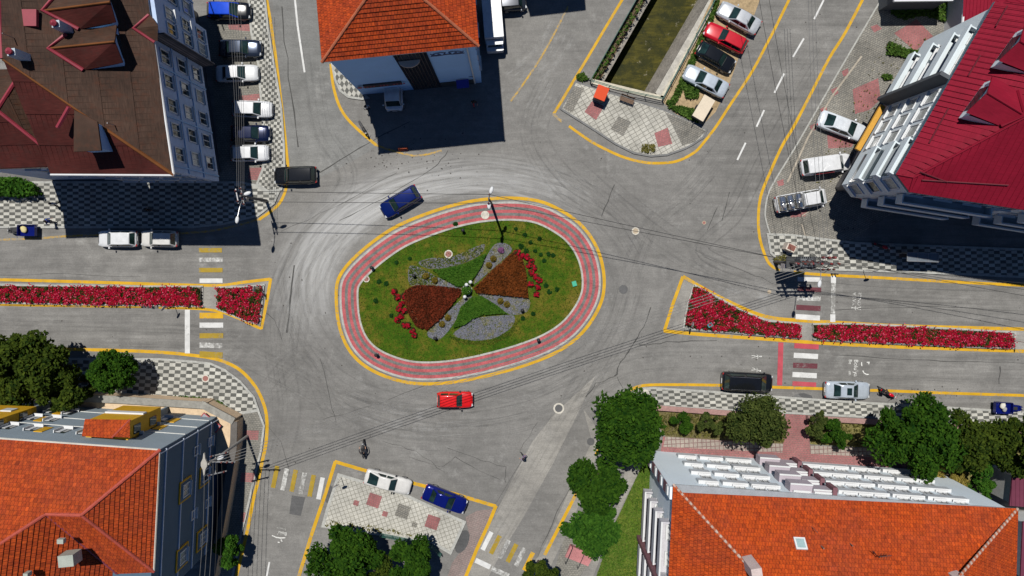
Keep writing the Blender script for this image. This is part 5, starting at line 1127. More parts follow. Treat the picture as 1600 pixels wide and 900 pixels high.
# ------------------------------------------------------------------ vehicles
M_chrome = plain('chrome', (.6,.6,.6), .2, .9); M_lamp = plain('headlamp_glass', (.6,.62,.62), .12, .2, var=.1); M_tail = plain('tail_lamp', (.35,.008,.008), .25); M_rim = plain('alloy_rim', (.4,.4,.4), .4, .6); M_plate = plain('number_plate', (.7,.7,.68), .5, var=.05); M_seat = plain('cabin_trim', (.05,.045,.04), .8)
STY = dict(sedan=(-.345,-.20,.055,.215), hatch=(-.475,-.385,.07,.235), estate=(-.48,-.43,.07,.225), suv=(-.475,-.41,.09,.235), van=(-.485,-.462,.20,.345), fast=(-.46,-.17,.05,.19))
def car(name, label, cat, c, dr, Lpx, paint, style='sedan', wd=1.78, ht=1.46, extras=(), group='parked cars', roofc=None, cabin=True, st=None):
    a = math.atan2(-dr[1], dr[0]); L = Lpx/PXM*.985; hw = wd/2; p = P(c[0], c[1], .8); t = thing(name, label, cat, (p.x, p.y, .005), a, group)
    vanny = style == 'van'; belt = ht*.62 if not vanny else ht*.54; hood = belt*(.93 if not vanny else .95); deck = belt*1.03
    s0, s1, s2, s3 = st or STY[style]
    stn = [(-.5,.72,.74),(-.492,.86,.90),(-.455,.955,.985),(-.40,.985,1),(-.28,1,1),(0,1,1),(.2,1,.995),(.3,.99,.97),(.40,.965,.93),(.455,.90,.86),(.487,.79,.74),(.5,.66,.62)]
    if style == 'fast': stn[0:3] = [(-.5,.85,.84),(-.492,.93,.95),(-.455,.97,1)]
    mb = MB(); rings = []
    for x, w, zt in stn:
        w *= hw; z = (deck if x < -.2 else belt+(hood-belt)*max(0, min(1, (x-.1)/.25)))*zt; lo = .2+(.12 if abs(x) > .49 else 0)
        half = [(w*.90, lo), (w*.985, lo+.14), (w, .5*(lo+z)), (w*.985, z-.10), (w*.90, z-.015), (w*.55, z+.025), (0, z+.04)]
        rings.append([(x*L, y, zz) for y, zz in half]+[(x*L, -y, zz) for y, zz in reversed(half[:-1])])
    k = len(rings[0])
    for i in range(len(rings)-1):
        for j in range(k): mb.face([rings[i][j], rings[i+1][j], rings[i+1][(j+1) % k], rings[i][(j+1) % k]], 1 if j in (0, k-2, k-1) else 0)
    mb.face(rings[0]); mb.face(list(reversed(rings[-1])))
    o = mb.build('body', [paint, M_black], t, True)
    me = o.data; bm = bmesh.new(); bm.from_mesh(me); bmesh.ops.remove_doubles(bm, verts=bm.verts, dist=1e-4); bmesh.ops.recalc_face_normals(bm, faces=bm.faces); bm.to_mesh(me); bm.free()
    if cabin:
        zb = belt-.05; bw = hw*.90; tw = hw*(.70 if not vanny else .82); fb = hw*.86
        # cabin shell: rows from the rear foot over the roof to the windscreen foot
        B = [Vector((s0*L, fb, zb)), Vector((s3*L, fb*.98, zb))]; T = [Vector((s1*L, tw*.97, ht-.035)), Vector((s2*L, tw*.98, ht-.02))]; mid = (s1+s2)/2*L
        mb = MB(); Y = lambda v: Vector((v.x, -v.y, v.z))
        Bm0, Bm1 = Vector((s1*L*.9, bw, zb)), Vector((s2*L, bw, zb))
        tm = Vector((mid, tw*1.0, ht-.005))
        for f in (lambda v: v, Y):
            ls = [B[0], Bm0, Bm1, B[1], T[1], tm, T[0]]; mb.face([f(v) for v in (ls if f is Y else reversed(ls))])
        def strip(l):
            for i in range(len(l)-1):
                q = [l[i], Y(l[i]), Y(l[i+1]), l[i+1]]
                c0 = Vector(((q[0].x), 0, q[0].z+(.035 if i in (1, 2) else 0))); c1 = Vector((q[3].x, 0, q[3].z+(.035 if i in (0, 1) else 0)))
                mb.face([q[0], c0, c1, q[3]]); mb.face([c0, q[1], q[2], c1])
        strip([B[0], T[0], tm, T[1], B[1]])
        sh = mb.build('cabin', roofc or paint, t); me = sh.data; bm = bmesh.new(); bm.from_mesh(me); bmesh.ops.remove_doubles(bm, verts=bm.verts, dist=1e-4); bmesh.ops.recalc_face_normals(bm, faces=bm.faces); bm.to_mesh(me); bm.free(); me.polygons.foreach_set('use_smooth', [True]*len(me.polygons)); me.set_sharp_from_angle(angle=R(28)); bevel(sh, .05, 3)
        def pane(nm, q, m0=.1, m1=.1, outd=.018, mat=M_cglass):
            n = (q[1]-q[0]).cross(q[3]-q[0]).normalized(); cen = sum(q, Vector())/4
            if n.dot(cen-Vector((mid, 0, ht*.75))) < 0: n = -n
            bi = lambda u, v: q[0]*(1-u)*(1-v)+q[1]*u*(1-v)+q[2]*u*v+q[3]*(1-u)*v
            g = MB(); r = [bi(u, v)+n*outd for u, v in ((m0*1.6, m1), (1-m0*1.6, m1), (1-m0, m1*1.8), (1-m0, 1-m1*1.8), (1-m0*1.6, 1-m1), (m0*1.6, 1-m1), (m0, 1-m1*1.8), (m0, m1*1.8))]
            if (r[1]-r[0]).cross(r[3]-r[0]).dot(n) < 0: r.reverse()
            g.face(r); return g.build(nm, mat, t)
        pane('windshield', [B[1], Y(B[1]), Y(T[1]), T[1]], .055, .05, .03)
        if 'norear' not in extras: pane('rear_window', [B[0], Y(B[0]), Y(T[0]), T[0]], .08, .09, .03)
        if 'panel' not in extras:
            for f, nm in ((lambda v: v, 0), (Y, 1)):
                m_ = (s1+s2)/2*L+.05; a1, a2 = Vector((m_, bw, zb)), Vector((m_, tw, ht-.01))
                pane('side_window', [f(Bm0+(B[0]-Bm0)*.45), f(a1), f(a2), f(T[0])], .07, .16, .025); pane('side_window', [f(a1), f(Bm1+(B[1]-Bm1)*.7), f(T[1]), f(a2)], .07, .16, .025)
        if 'sunroof' in extras:
            g = MB(); g.box((s2*L-.42, 0, ht+.03), (.5, tw*1.15, .03)); g.build('sunroof', M_cglass, t)
        if 'rails' in extras:
            for s_ in (-1, 1):
                g = MB(); g.tube([(s1*L+.15, s_*tw*.93, ht+.0), (s1*L+.3, s_*tw*.93, ht+.07), (s2*L-.3, s_*tw*.93, ht+.07), (s2*L-.1, s_*tw*.93, ht+.0)], .02, 6); g.build('roof_rail', M_chrome, t)
        if 'aerial' in extras:
            g = MB(); g.tube([(s1*L+.2, 0, ht+.02), (s1*L+.02, 0, ht+.22)], .012, 5); g.build('aerial', M_black, t)
        for s_ in (-1, 1):
            g = MB(); g.box((s2*L+(s3-s2)*L*.62, s_*(hw+.075), belt+.06), (.15, .2, .15)); bevel(g.build('mirror', paint if 'blackmirror' not in extras else M_black, t), .03)
        g = MB(); g.box((s3*L*.94, 0, belt+.045), (.05, hw*1.2, .015), .0); g.build('wiper', M_black, t)
    for s_ in (-1, 1):
        g = MB(); g.box((0,0,0), (.26, .34, .12), 0, 0, Matrix.Translation((L*.460, s_*hw*.64, hood*.76)) @ Matrix.Rotation(s_*R(-24), 4, 'Z')); bevel(g.build('headlight', M_lamp, t), .05)
        g = MB(); g.box((0,0,0), (.16, .30, .16), 0, 0, Matrix.Translation((-L*.485, s_*hw*.74, deck*.80)) @ Matrix.Rotation(s_*R(18), 4, 'Z')); bevel(g.build('taillight', M_tail, t), .04)
    g = MB(); g.box((-L*.5-.012, 0, .62), (.03, .5, .12)); g.build('number_plate', M_plate, t); g = MB(); g.box((L*.5+.004, 0, .45), (.03, .5, .11)); g.build('number_plate', M_plate, t)
    g = MB(); g.box((L*.497, 0, .60), (.05, hw*.9, .12)); bevel(g.build('grille', M_black, t), .02)
    for x in (-.30, .315):
        for s_ in (-1, 1):
            g = MB(); MW = Matrix.Translation((x*L, s_*(hw-.115), .31)) @ Matrix.Rotation(math.pi/2*-s_, 4, 'X')
            g.lathe([(.0, -.1), (.29, -.1), (.31, -.05), (.31, .07), (.28, .105), (.001, .105)], seg=20, M=MW); w = g.build('wheel', M_rubber, t)
            g = MB(); g.lathe([(.21, .108), (.18, .122), (.06, .112), (.001, .12)], seg=14, M=MW); g.build('rim', M_rim, w)
    return t
cp = lambda n, c, m=.25, r=.26: car_paint(n, c, m, r)
P_white = cp('white_car_paint', (.64,.65,.66), .0, .3); P_ivory = cp('ivory_car_paint', (.60,.59,.56), .0, .35); P_black = cp('black_car_paint', (.008,.009,.011), .1, .18); P_navy = cp('navy_car_paint', (.006,.012,.05), .3, .22); P_blue = cp('cobalt_car_paint', (.004,.016,.14), .45, .18); P_roy = cp('royal_blue_car_paint', (.004,.010,.16), .35, .2); P_red = cp('scarlet_car_paint', (.62,.008,.008), .0, .3); P_crim = cp('crimson_car_paint', (.50,.006,.018), .1, .28); P_silver = cp('silver_car_paint', (.58,.60,.62), .4, .26); P_sblue = cp('ice_blue_car_paint', (.52,.58,.64), .3, .25); P_char = cp('charcoal_car_paint', (.03,.035,.045), .4, .24)
car('parked_suv', 'black hatchback with a blue sky sheen painted on its roof, half shaded at the top', 'car', (357,16), (1,.02), 68, P_black, 'hatch', 1.8, 1.5, roofc=cp('blue_sheen_roof', (.008,.07,.62), .2, .15))  # blue roof colour stands for the sky reflected in black paint
car('parked_car', 'dark navy sedan with a pale blue bonnet in the row beside the grey block', 'car', (375,75), (1,0), 66, cp('dark_slate_paint', (.03,.042,.07), .5, .2), 'sedan')
car('parked_car', 'white sedan under the bay of the grey block, next below the navy sedan', 'car', (370,114), (1,-.03), 66, P_white, 'sedan', 1.72)
car('parked_car', 'white hatchback with half its rear in the shade, middle of the row', 'car', (394,170), (1,.03), 62, P_white, 'hatch', 1.72, 1.45)
car('parked_car', 'dark navy hatchback between two white cars by the chequered path', 'car', (391,208), (1,0), 61, P_navy, 'hatch', 1.72, 1.45)
car('parked_car', 'white hatchback at the junction end of the row, nearest the black car', 'car', (390,239), (1,-.02), 59, P_white, 'hatch', 1.7, 1.45)
car('moving_car', 'glossy black suv turning out beside the chequered kerb', 'car', (461,274), (-1,.03), 67, P_black, 'suv', 1.85, 1.62, group='cars driving round the island')
car('moving_car', 'cobalt blue hatchback driving round the top of the island', 'car', (625,315), (-56,33), 66, P_blue, 'hatch', 1.8, 1.48, group='cars driving round the island')
car('moving_car', 'small scarlet hatchback driving below the island', 'car', (711,625), (1,-.0), 56, P_red, 'hatch', 1.66, 1.48, ('blackmirror',), group='cars driving round the island', st=(-.475,-.40,.04,.205))
car('parked_car', 'white hatchback first in the shade beside the western road', 'car', (183,373), (-1,.0), 61, P_white, 'hatch', 1.74, 1.48)
car('parked_car', 'white hatchback with a blue shaded roof, behind its twin on the western road', 'car', (248,373), (-1,-.02), 57, P_ivory, 'hatch', 1.72, 1.48)
car('parked_car', 'old white fastback with black window pillars beside the pale slab plaza', 'car', (606,754), (73,20), 74, P_ivory, 'fast', 1.66, 1.36, ('blackmirror',), roofc=None)
car('parked_car', 'royal blue sedan parked at the corner of the slab plaza', 'car', (695,781), (67,27), 71, P_roy, 'sedan', 1.74, 1.45)
car('parked_van', 'black people carrier with roof rails at the red stop line', 'van', (1168,597), (1,.05), 80, P_black, 'suv', 1.95, 1.8, ('rails',), st=(-.47,-.40,.20,.345))
car('parked_car', 'silver sedan with a sunroof stopped by the eastern crosswalk', 'car', (1325,610), (1,.03), 71, P_sblue, 'sedan', 1.8, 1.45, ('sunroof',))
car('parked_car', 'silver sedan at the top of the row beside the canal', 'car', (1155,27), (-63,-35), 70, P_silver, 'sedan', 1.78, 1.45)
car('parked_car', 'bright red estate in the row beside the canal', 'car', (1134,58), (-63,-32), 70, P_crim, 'estate', 1.7, 1.42, st=(-.47,-.40,.0,.145))
car('parked_car', 'black coupe in the row beside the canal, next to the red estate', 'car', (1119,89), (60,34), 64, P_black, 'hatch', 1.76, 1.4, st=(-.47,-.27,.08,.24))
car('parked_car', 'ice blue sedan at the junction end of the canal row', 'car', (1103,126), (-66,-34), 73, P_sblue, 'sedan', 1.8, 1.45)
car('parked_car', 'pearl white saloon with black glass before the burgundy block', 'car', (1317,197), (72,27), 78, cp('pearl_paint', (.66,.70,.74), .1, .25), 'sedan', 1.85, 1.46, st=(-.40,-.21,.07,.26))
t = car('parked_van', 'white delivery van with a red panel on its flank before the burgundy block', 'van', (1291,257), (79,-11), 79, P_white, 'van', 1.82, 1.85, ('panel',), st=(-.47,-.43,.19,.325))
mb = MB(); mb.box((-.5, -.895, 1.15), (1.9, .03, .62)); mb.build('side_panel', plain('red_decal', (.35,.02,.03), .4), t)
t = car('parked_van', 'silver van nosed into the deep shade under the white hall', 'van', (615,153), (.05,1), 40, P_silver, 'van', 1.9, 1.9, ('panel',))
t = car('parked_van', 'dark van in the shade at the very top beside the side street', 'van', (802,2), (1,-.08), 40, P_char, 'van', 1.9, 1.7)
# box truck half in the shade
p = P(771, 42, 1.2); t = thing('box_truck', 'white roofed box truck parked half in the shade of the white hall', 'truck', (p.x, p.y, .005), math.atan2(-75, 6), None)
mb = MB(); mb.box((-.45,0,1.55), (3.9,1.95,2.1)); bevel(mb.build('cargo_box', P_white, t), .04); mb = MB(); mb.prism([(1.55,-.92),(2.45,-.85),(2.5,-.7),(2.5,.7),(2.45,.85),(1.55,.92)], .45, 1.25); mb.prism([(1.55,-.9),(2.05,-.82),(2.05,.82),(1.55,.9)], 1.25, 1.95); bevel(mb.build('cab', P_white, t), .08, 3)
mb = MB(); mb.face([(2.09,-.72,1.3),(2.09,.72,1.3),(2.06,.68,1.85),(2.06,-.68,1.85)]); mb.build('windshield', M_cglass, t)
mb = MB(); mb.box((-.3,0,.45),(4.4,.9,.12)); mb.build('chassis', M_black, t)
for x in (-1.5, 1.6):
    for s_ in (-1, 1):
        g = MB(); g.lathe([(0,-.1),(.36,-.1),(.38,0),(.36,.1),(.001,.1)], seg=18, M=Matrix.Translation((x, s_*.82, .38)) @ Matrix.Rotation(math.pi/2, 4, 'X')); g.build('wheel', M_rubber, t)
# pickup with steel drums
t = car('pickup_truck', 'white pickup truck loaded with shiny steel drums', 'pickup', (1252,313), (83,-15), 82, P_white, 'sedan', 1.78, 1.62, ('norear',), st=(.0,.02,.30,.41))
mb = MB(); L = 82/PXM*.985; mb.box((-L*.25, 0, .93), (L*.47, 1.62, .05)); mb.build('bed_floor', M_black, t); mb = MB()
for s_ in (-1, 1): mb.box((-L*.25, s_*.83, 1.08), (L*.48, .07, .32))
mb.box((-L*.485, 0, 1.08), (.07, 1.58, .32)); mb.box((-L*.01, 0, 1.08), (.07, 1.58, .32)); bevel(mb.build('bed_rail', P_white, t), .02)
M_drum = plain('bright_steel', (.62,.62,.60), .22, .95, var=.1); a = math.atan2(15, 83); tl = Vector(t.location)
for x, lab in ((-L*.41, 'shiny steel drum nearest the tailgate of the pickup'), (-L*.26, 'shiny steel drum in the middle of the pickup bed'), (-L*.10, 'shiny steel drum right behind the pickup cab')):
    q = rot2((x, 0), a); d_ = thing('steel_drum', lab, 'drum', (tl.x+q.x, tl.y+q.y, 1.42), a, 'steel drums on the pickup')
    g = MB(); MW = Matrix.Rotation(math.pi/2, 4, 'X'); g.lathe([(.001,-.74),(.3,-.72),(.40,-.66),(.40,-.2),(.415,-.19),(.415,-.16),(.40,-.15),(.40,.15),(.415,.16),(.415,.19),(.40,.2),(.40,.66),(.3,.72),(.001,.74)], seg=28, M=MW); g.build('shell', M_drum, d_, True)
    g = MB(); g.lathe([(.15,.38),(.15,.44),(.17,.45),(.17,.49),(.001,.50)], (0, .1 if 'cab' in lab else -.3, 0), 16); g.build('lid', M_galv, d_)
q = rot2((-L*.185, .1), a); bush('load_of_greens', 'green bundle of plants wedged between the steel drums', 'plant', 0, 0, .1, .1, L_turf); o = bpy.data.objects['load_of_greens']
for ch in list(o.children): bpy.data.objects.remove(ch)
mb = MB()
for i in range(140): leafq(mb, (rng.gauss(0,.14), rng.gauss(-.2,.35), .0+rng.random()*.35), rng.uniform(.08,.16), rng)
mb.build('foliage', leaf_mat('greens', (.03,.08,.01), (.2,.3,.06)), o); o.location = (tl.x+q.x, tl.y+q.y, 1.25)
# three wheeled cargo mopeds
def trike(label, c, dr):
    p = P(c[0], c[1], .6); t = thing('cargo_trike', label, 'trike', (p.x, p.y, .005), math.atan2(-dr[1], dr[0]), 'blue cargo trikes at the kerb')
    mb = MB(); mb.box((-.45, 0, .55), (1.75, 1.1, .06)); mb.build('bed_floor', P_roy, t); mb = MB()
    for s_ in (-1, 1): mb.box((-.45, s_*.56, .74), (1.75, .05, .42))
    mb.box((-1.33, 0, .74), (.05, 1.06, .42)); mb.box((.43, 0, .74), (.05, 1.06, .42)); bevel(mb.build('bed_side', P_roy, t), .015)
    mb = MB(); mb.prism([(.5,-.36),(1.35,-.30),(1.6,-.16),(1.66,0),(1.6,.16),(1.35,.30),(.5,.36)], .32, .62); bevel(mb.build('nose', P_roy if dr[0] > 0 else M_black, t), .05)
    mb = MB(); mb.box((.72, 0, .76), (.5, .34, .14)); bevel(mb.build('seat', M_black, t), .04); mb = MB(); mb.tube([(1.38,0,.5),(1.3,0,1.0)], .03, 6); mb.tube([(1.24,-.36,1.0),(1.3,0,1.02),(1.24,.36,1.0)], .02, 6); mb.build('handlebar', M_dsteel, t)
    mb = MB(); mb.box((1.5,0,.7),(.12,.18,.14)); bevel(mb.build('headlight', M_lamp, t), .04)
    for x, y in ((-.6, .52), (-.6, -.52), (1.48, 0)):
        g = MB(); g.lathe([(0,-.06),(.23,-.06),(.26,0),(.23,.06),(.001,.06)], seg=18, M=Matrix.Translation((x, y*.88, .26)) @ Matrix.Rotation(math.pi/2, 4, 'X')); g.build('wheel', M_rubber, t)
    return t
trike('blue cargo trike facing west by the chequered pavement, carrying a white sack', (37,360), (-1,0)); trike('blue cargo trike facing east at the kerb by the far trees, carrying pale sacks', (1573,637), (1,.05))
M_sack = plain('pale_sack', (.62,.60,.52), .9, var=.2)
def sack(px, py, lab, s_=1.0, m=None):
    p = P(px, py, .75); t = thing('sack', lab, 'sack', (p.x, p.y, .59), rng.random()*3); bm = bmesh.new(); bmesh.ops.create_icosphere(bm, subdivisions=2, radius=.3*s_)
    for v in bm.verts: v.co.x *= 1.35; v.co.z = max(-.0, v.co.z*.62+.16); v.co += Vector((rng.gauss(0,.018), rng.gauss(0,.018), rng.gauss(0,.012)))
    me = bpy.data.meshes.new('sack_cloth'); bm.to_mesh(me); bm.free(); me.materials.append(m or M_sack); me.polygons.foreach_set('use_smooth', [True]*len(me.polygons)); link('sack_cloth', me, t)
sack(37, 358.5, 'pale yellow sack in the bed of the western trike', 1, plain('yellow_sack', (.6,.52,.25), .9, var=.2)); sack(1567, 634, 'white sack in the bed of the eastern trike', .9); sack(1570, 640, 'grey lumpy sack beside the white one in the eastern trike', .7, plain('grey_sack', (.3,.3,.3), .9))
# tow cart by the weeds
p = P(1098, 170, .9); t = thing('tow_cart', 'cream topped box cart parked in the weeds beside the canal row', 'cart', (p.x, p.y, 0), math.atan2(34, 20), None)
mb = MB(); mb.box((0,0,.85),(2.35,1.15,.75)); bevel(mb.build('box_body', plain('dark_cart_side', (.09,.085,.08), .7), t), .02); mb = MB(); mb.box((0,0,1.27),(2.5,1.28,.07)); bevel(mb.build('lid', plain('cream_panel', (.62,.53,.40), .6, var=.12), t), .02); mb = MB(); mb.tube([(-1.2,0,.4),(-2.0,0,.38)], .04, 6); mb.build('drawbar', M_dsteel, t)
for s_ in (-1, 1):
    g = MB(); g.lathe([(0,-.07),(.27,-.07),(.29,0),(.27,.07),(.001,.07)], seg=16, M=Matrix.Translation((0, s_*.6, .29)) @ Matrix.Rotation(math.pi/2, 4, 'X')); g.build('wheel', M_rubber, t)
# ------------------------------------------------------------------ people and motorcycles
M_skin = plain('skin', (.42,.24,.16), .6, var=.05); M_hair = plain('dark_hair', (.015,.011,.009), .7)
def person(label, px, py, rz, top, legs, pose='stand', z=.0, hair=None, at=None, group=None):
    loc = at if at is not None else P(px, py, .9); t = thing('person', label, 'person', (loc[0], loc[1], z), rz, group)
    # local frame: +x is forward
    if pose == 'ride': pel = (-.12,0,.82); ch = (.06,0,1.28); nk = (.1,0,1.40); hd = (.15,0,1.56); sh = [(.06,.2,1.33),(.06,-.2,1.33)]; el = [(.25,.34,1.12),(.25,-.34,1.12)]; wr = [(.5,.30,1.04),(.5,-.30,1.04)]; hp = [(-.1,.1,.8),(-.1,-.1,.8)]; kn = [(.32,.2,.72),(.32,-.2,.72)]; an = [(.16,.2,.32),(.16,-.2,.32)]; toe = [(.34,.22,.26),(.34,-.22,.26)]
    else:
        st_ = .28 if pose == 'walk' else .03
        pel = (0,0,.95); ch = (.02,0,1.3); nk = (.03,0,1.48); hd = (.06,0,1.62); sh = [(.02,.2,1.42),(.02,-.2,1.42)]; el = [(-.06+st_*.4,.27,1.14),(-.06-st_*.4,-.27,1.14)]; wr = [(.08+st_*.7,.28,.9),(.08-st_*.6,-.28,.9)]; hp = [(0,.1,.92),(0,-.1,.92)]; kn = [(.05-st_*.35,.11,.5),(.06+st_*.6,-.11,.5)]; an = [(-.02-st_,.11,.09),(-.02+st_,-.11,.09)]; toe = [(.16-st_,.13,.04),(.16+st_,-.13,.04)]
    vs = [pel, ch, nk, hd]; rad = [(.155,.12),(.19,.125),(.06,.06),(.1,.115)]; ed = [(0,1),(1,2),(2,3)]
    for i in (0, 1):
        k = len(vs); vs += [sh[i], el[i], wr[i], tuple(Vector(wr[i])+(Vector(wr[i])-Vector(el[i])).normalized()*.09)]; rad += [(.07,.07),(.05,.05),(.036,.036),(.042,.026)]; ed += [(1,k),(k,k+1),(k+1,k+2),(k+2,k+3)]
        k = len(vs); vs += [hp[i], kn[i], an[i], toe[i]]; rad += [(.1,.1),(.068,.068),(.045,.045),(.045,.035)]; ed += [(0,k),(k,k+1),(k+1,k+2),(k+2,k+3)]
    me = bpy.data.meshes.new('body'); me.from_pydata(vs, ed, []); o = link('body', me, t); o.modifiers.new('skin', 'SKIN'); sv = me.skin_vertices[0].data
    for i, r in enumerate(rad): sv[i].radius = r; sv[i].use_root = (i == 0)
    ss = o.modifiers.new('sub', 'SUBSURF'); ss.levels = 2; ss.render_levels = 2
    dg = bpy.context.evaluated_depsgraph_get(); ev = bpy.data.meshes.new_from_object(o.evaluated_get(dg)); o.modifiers.clear(); o.data = ev; ev.name = 'body'
    ev.materials.clear()
    for m in (M_skin, top, legs, M_black): ev.materials.append(m)
    for p_ in ev.polygons:
        c_ = p_.center; p_.use_smooth = True; hand = max((Vector(wr[i])-c_).length < .11 for i in (0, 1))
        low = c_.z < (.12 if pose != 'ride' else .36); leg = c_.z < (.96 if pose != 'ride' else .88)
        p_.material_index = 3 if low else (0 if (c_.z > nk[2]-.02 or (hand and not low)) else (2 if leg and not (abs(c_.y) > .2 and pose != 'ride') else 1))
    h = MB(); h.lathe([(.125,-.02),(.135,.05),(.10,.12),(.001,.145)], (hd[0]-.02, 0, hd[2]+.02), 14); h.build('hair' if hair is None else 'helmet', M_hair if hair is None else hair, t, True)
    f = MB(); f.lathe([(.02,-.02),(.001,.02)], (hd[0]+.115, 0, hd[2]-.02), 6); f.build('nose', M_skin, t)
    for i in (0, 1):                                                   # fingers and thumb of each hand
        g = MB(); w = Vector(wr[i]); d = (w-Vector(el[i])).normalized(); sd_ = Vector((0,0,1)).cross(d).normalized() if abs(d.z) < .9 else Vector((1,0,0)); up = d.cross(sd_)
        for j, ln in enumerate((.07,.08,.075,.055)):
            b = w+d*.09+sd_*(j-1.5)*.019; g.tube([b, b+d*ln*.6, b+d*ln*.9-up*.03], .0095, 6, r1=.007)
        g.tube([w+d*.05+sd_*.03, w+d*.075+sd_*.065, w+d*.11+sd_*.07], .011, 6, r1=.008); g.build('fingers', M_skin, t)
    return t
def motorbike(label, px, py, rz, tank, grp=None):
    p = P(px, py, .6); t = thing('motorcycle', label, 'motorcycle', (p.x, p.y, .004), rz, grp)
    for x in (-.62, .68):
        g = MB(); MW = Matrix.Translation((x, 0, .31)) @ Matrix.Rotation(math.pi/2, 4, 'X'); g.lathe([(.20,-.05),(.27,-.06),(.31,0),(.27,.06),(.20,.05)], seg=20, M=MW); w = g.build('wheel', M_rubber, t); g = MB(); g.lathe([(.2,-.02),(.2,.02),(.02,.03),(.001,.03)], seg=14, M=MW); g.build('rim', M_rim, w)
    g = MB(); g.box((-.02,0,.45),(.5,.24,.34)); bevel(g.build('engine', M_dsteel, t), .05); bm = bmesh.new(); bmesh.ops.create_icosphere(bm, subdivisions=3, radius=.2)
    for v in bm.verts: v.co = Vector((v.co.x*1.5+.2, v.co.y*.85, v.co.z*.7+.84))
    me = bpy.data.meshes.new('fuel_tank'); bm.to_mesh(me); bm.free(); me.materials.append(tank); me.polygons.foreach_set('use_smooth', [True]*len(me.polygons)); link('fuel_tank', me, t)
    g = MB(); g.box((-.38,0,.82),(.72,.25,.1)); bevel(g.build('seat', M_black, t), .04); g = MB(); g.tube([(.68,.07,.31),(.5,.07,.95)], .025, 6); g.tube([(.68,-.07,.31),(.5,-.07,.95)], .025, 6); g.build('fork', M_galv, t)
    g = MB(); g.tube([(.36,.38,1.02),(.48,.2,1.04),(.5,0,1.0),(.48,-.2,1.04),(.36,-.38,1.02)], .018, 6); g.build('handlebar', M_black, t); g = MB(); g.lathe([(.02,-.08),(.09,0),(.1,.05),(.001,.07)], seg=12, M=Matrix.Translation((.6,0,.88)) @ Matrix.Rotation(math.pi/2, 4, 'Y')); g.build('headlight', M_lamp, t)
    g = MB(); g.tube([(-.1,-.16,.32),(-.75,-.18,.42)], .045, 8); g.build('exhaust', M_galv, t); g = MB(); g.box((-.72,0,.72),(.4,.18,.04)); g.box((.68,0,.64),(.45,.13,.03)); bevel(g.build('mudguard', tank, t), .01)
    return t, p
M_dk = plain('dark_cloth', (.02,.02,.024), .85); M_bl = plain('blue_cloth', (.03,.08,.35), .85); M_wh = plain('white_cloth', (.65,.65,.64), .85); M_gr = plain('grey_trousers', (.08,.08,.09), .9); M_lila = plain('lilac_cloth', (.30,.22,.36), .85); M_rd = plain('red_cloth', (.4,.02,.03), .85)
def rider(lb, lp, px, py, rz, tank, top, helm):
    t, p = motorbike(lb, px, py, rz, tank); q = rot2((-.22, 0), rz); person(lp, 0, 0, rz, top, M_dk, 'ride', .02, helm, (p.x+q.x, p.y+q.y))
rider('black motorcycle crossing the road above the slab plaza', 'person in black riding the motorcycle above the slab plaza', 568, 702, R(92), M_black, M_dk, M_black)
motorbike('red motorcycle parked beside a black cover in front of the silver sedan', 1388, 615, R(-28), cp('bike_red', (.55,.006,.02), .1, .2)); person('person in a black jacket bending beside the red motorcycle', 1380, 610, R(-40), M_dk, M_dk, 'walk')
person('person in a lilac top walking at the edge of the diagonal street', 818, 714, R(160), M_lila, M_dk, 'walk'); person('person in blue walking on the chequered pavement near the western trike', 77, 346, R(10), M_bl, M_dk, 'walk'); person('person in white at the edge of the shade on the chequered pavement', 85, 318, R(-80), M_wh, M_dk, 'walk')
person('person in white standing at the shaded corner of the white hall', 573, 168, R(-60), M_wh, M_dk); motorbike('black motorcycle parked inside the yellow line west of the white hall', 568, 201, R(-60), M_black)
person('person in dark clothes standing in the shade under the grey block', 232, 328, R(60), M_dk, M_gr); person('person with dark red trousers walking in the shade of the white hall', 741, 160, R(-80), M_dk, M_rd, 'walk'); 
motorbike('dark motorcycle parked in the shade on the east pavement near the glass shelter', 1378, 385, R(-20), M_rd)
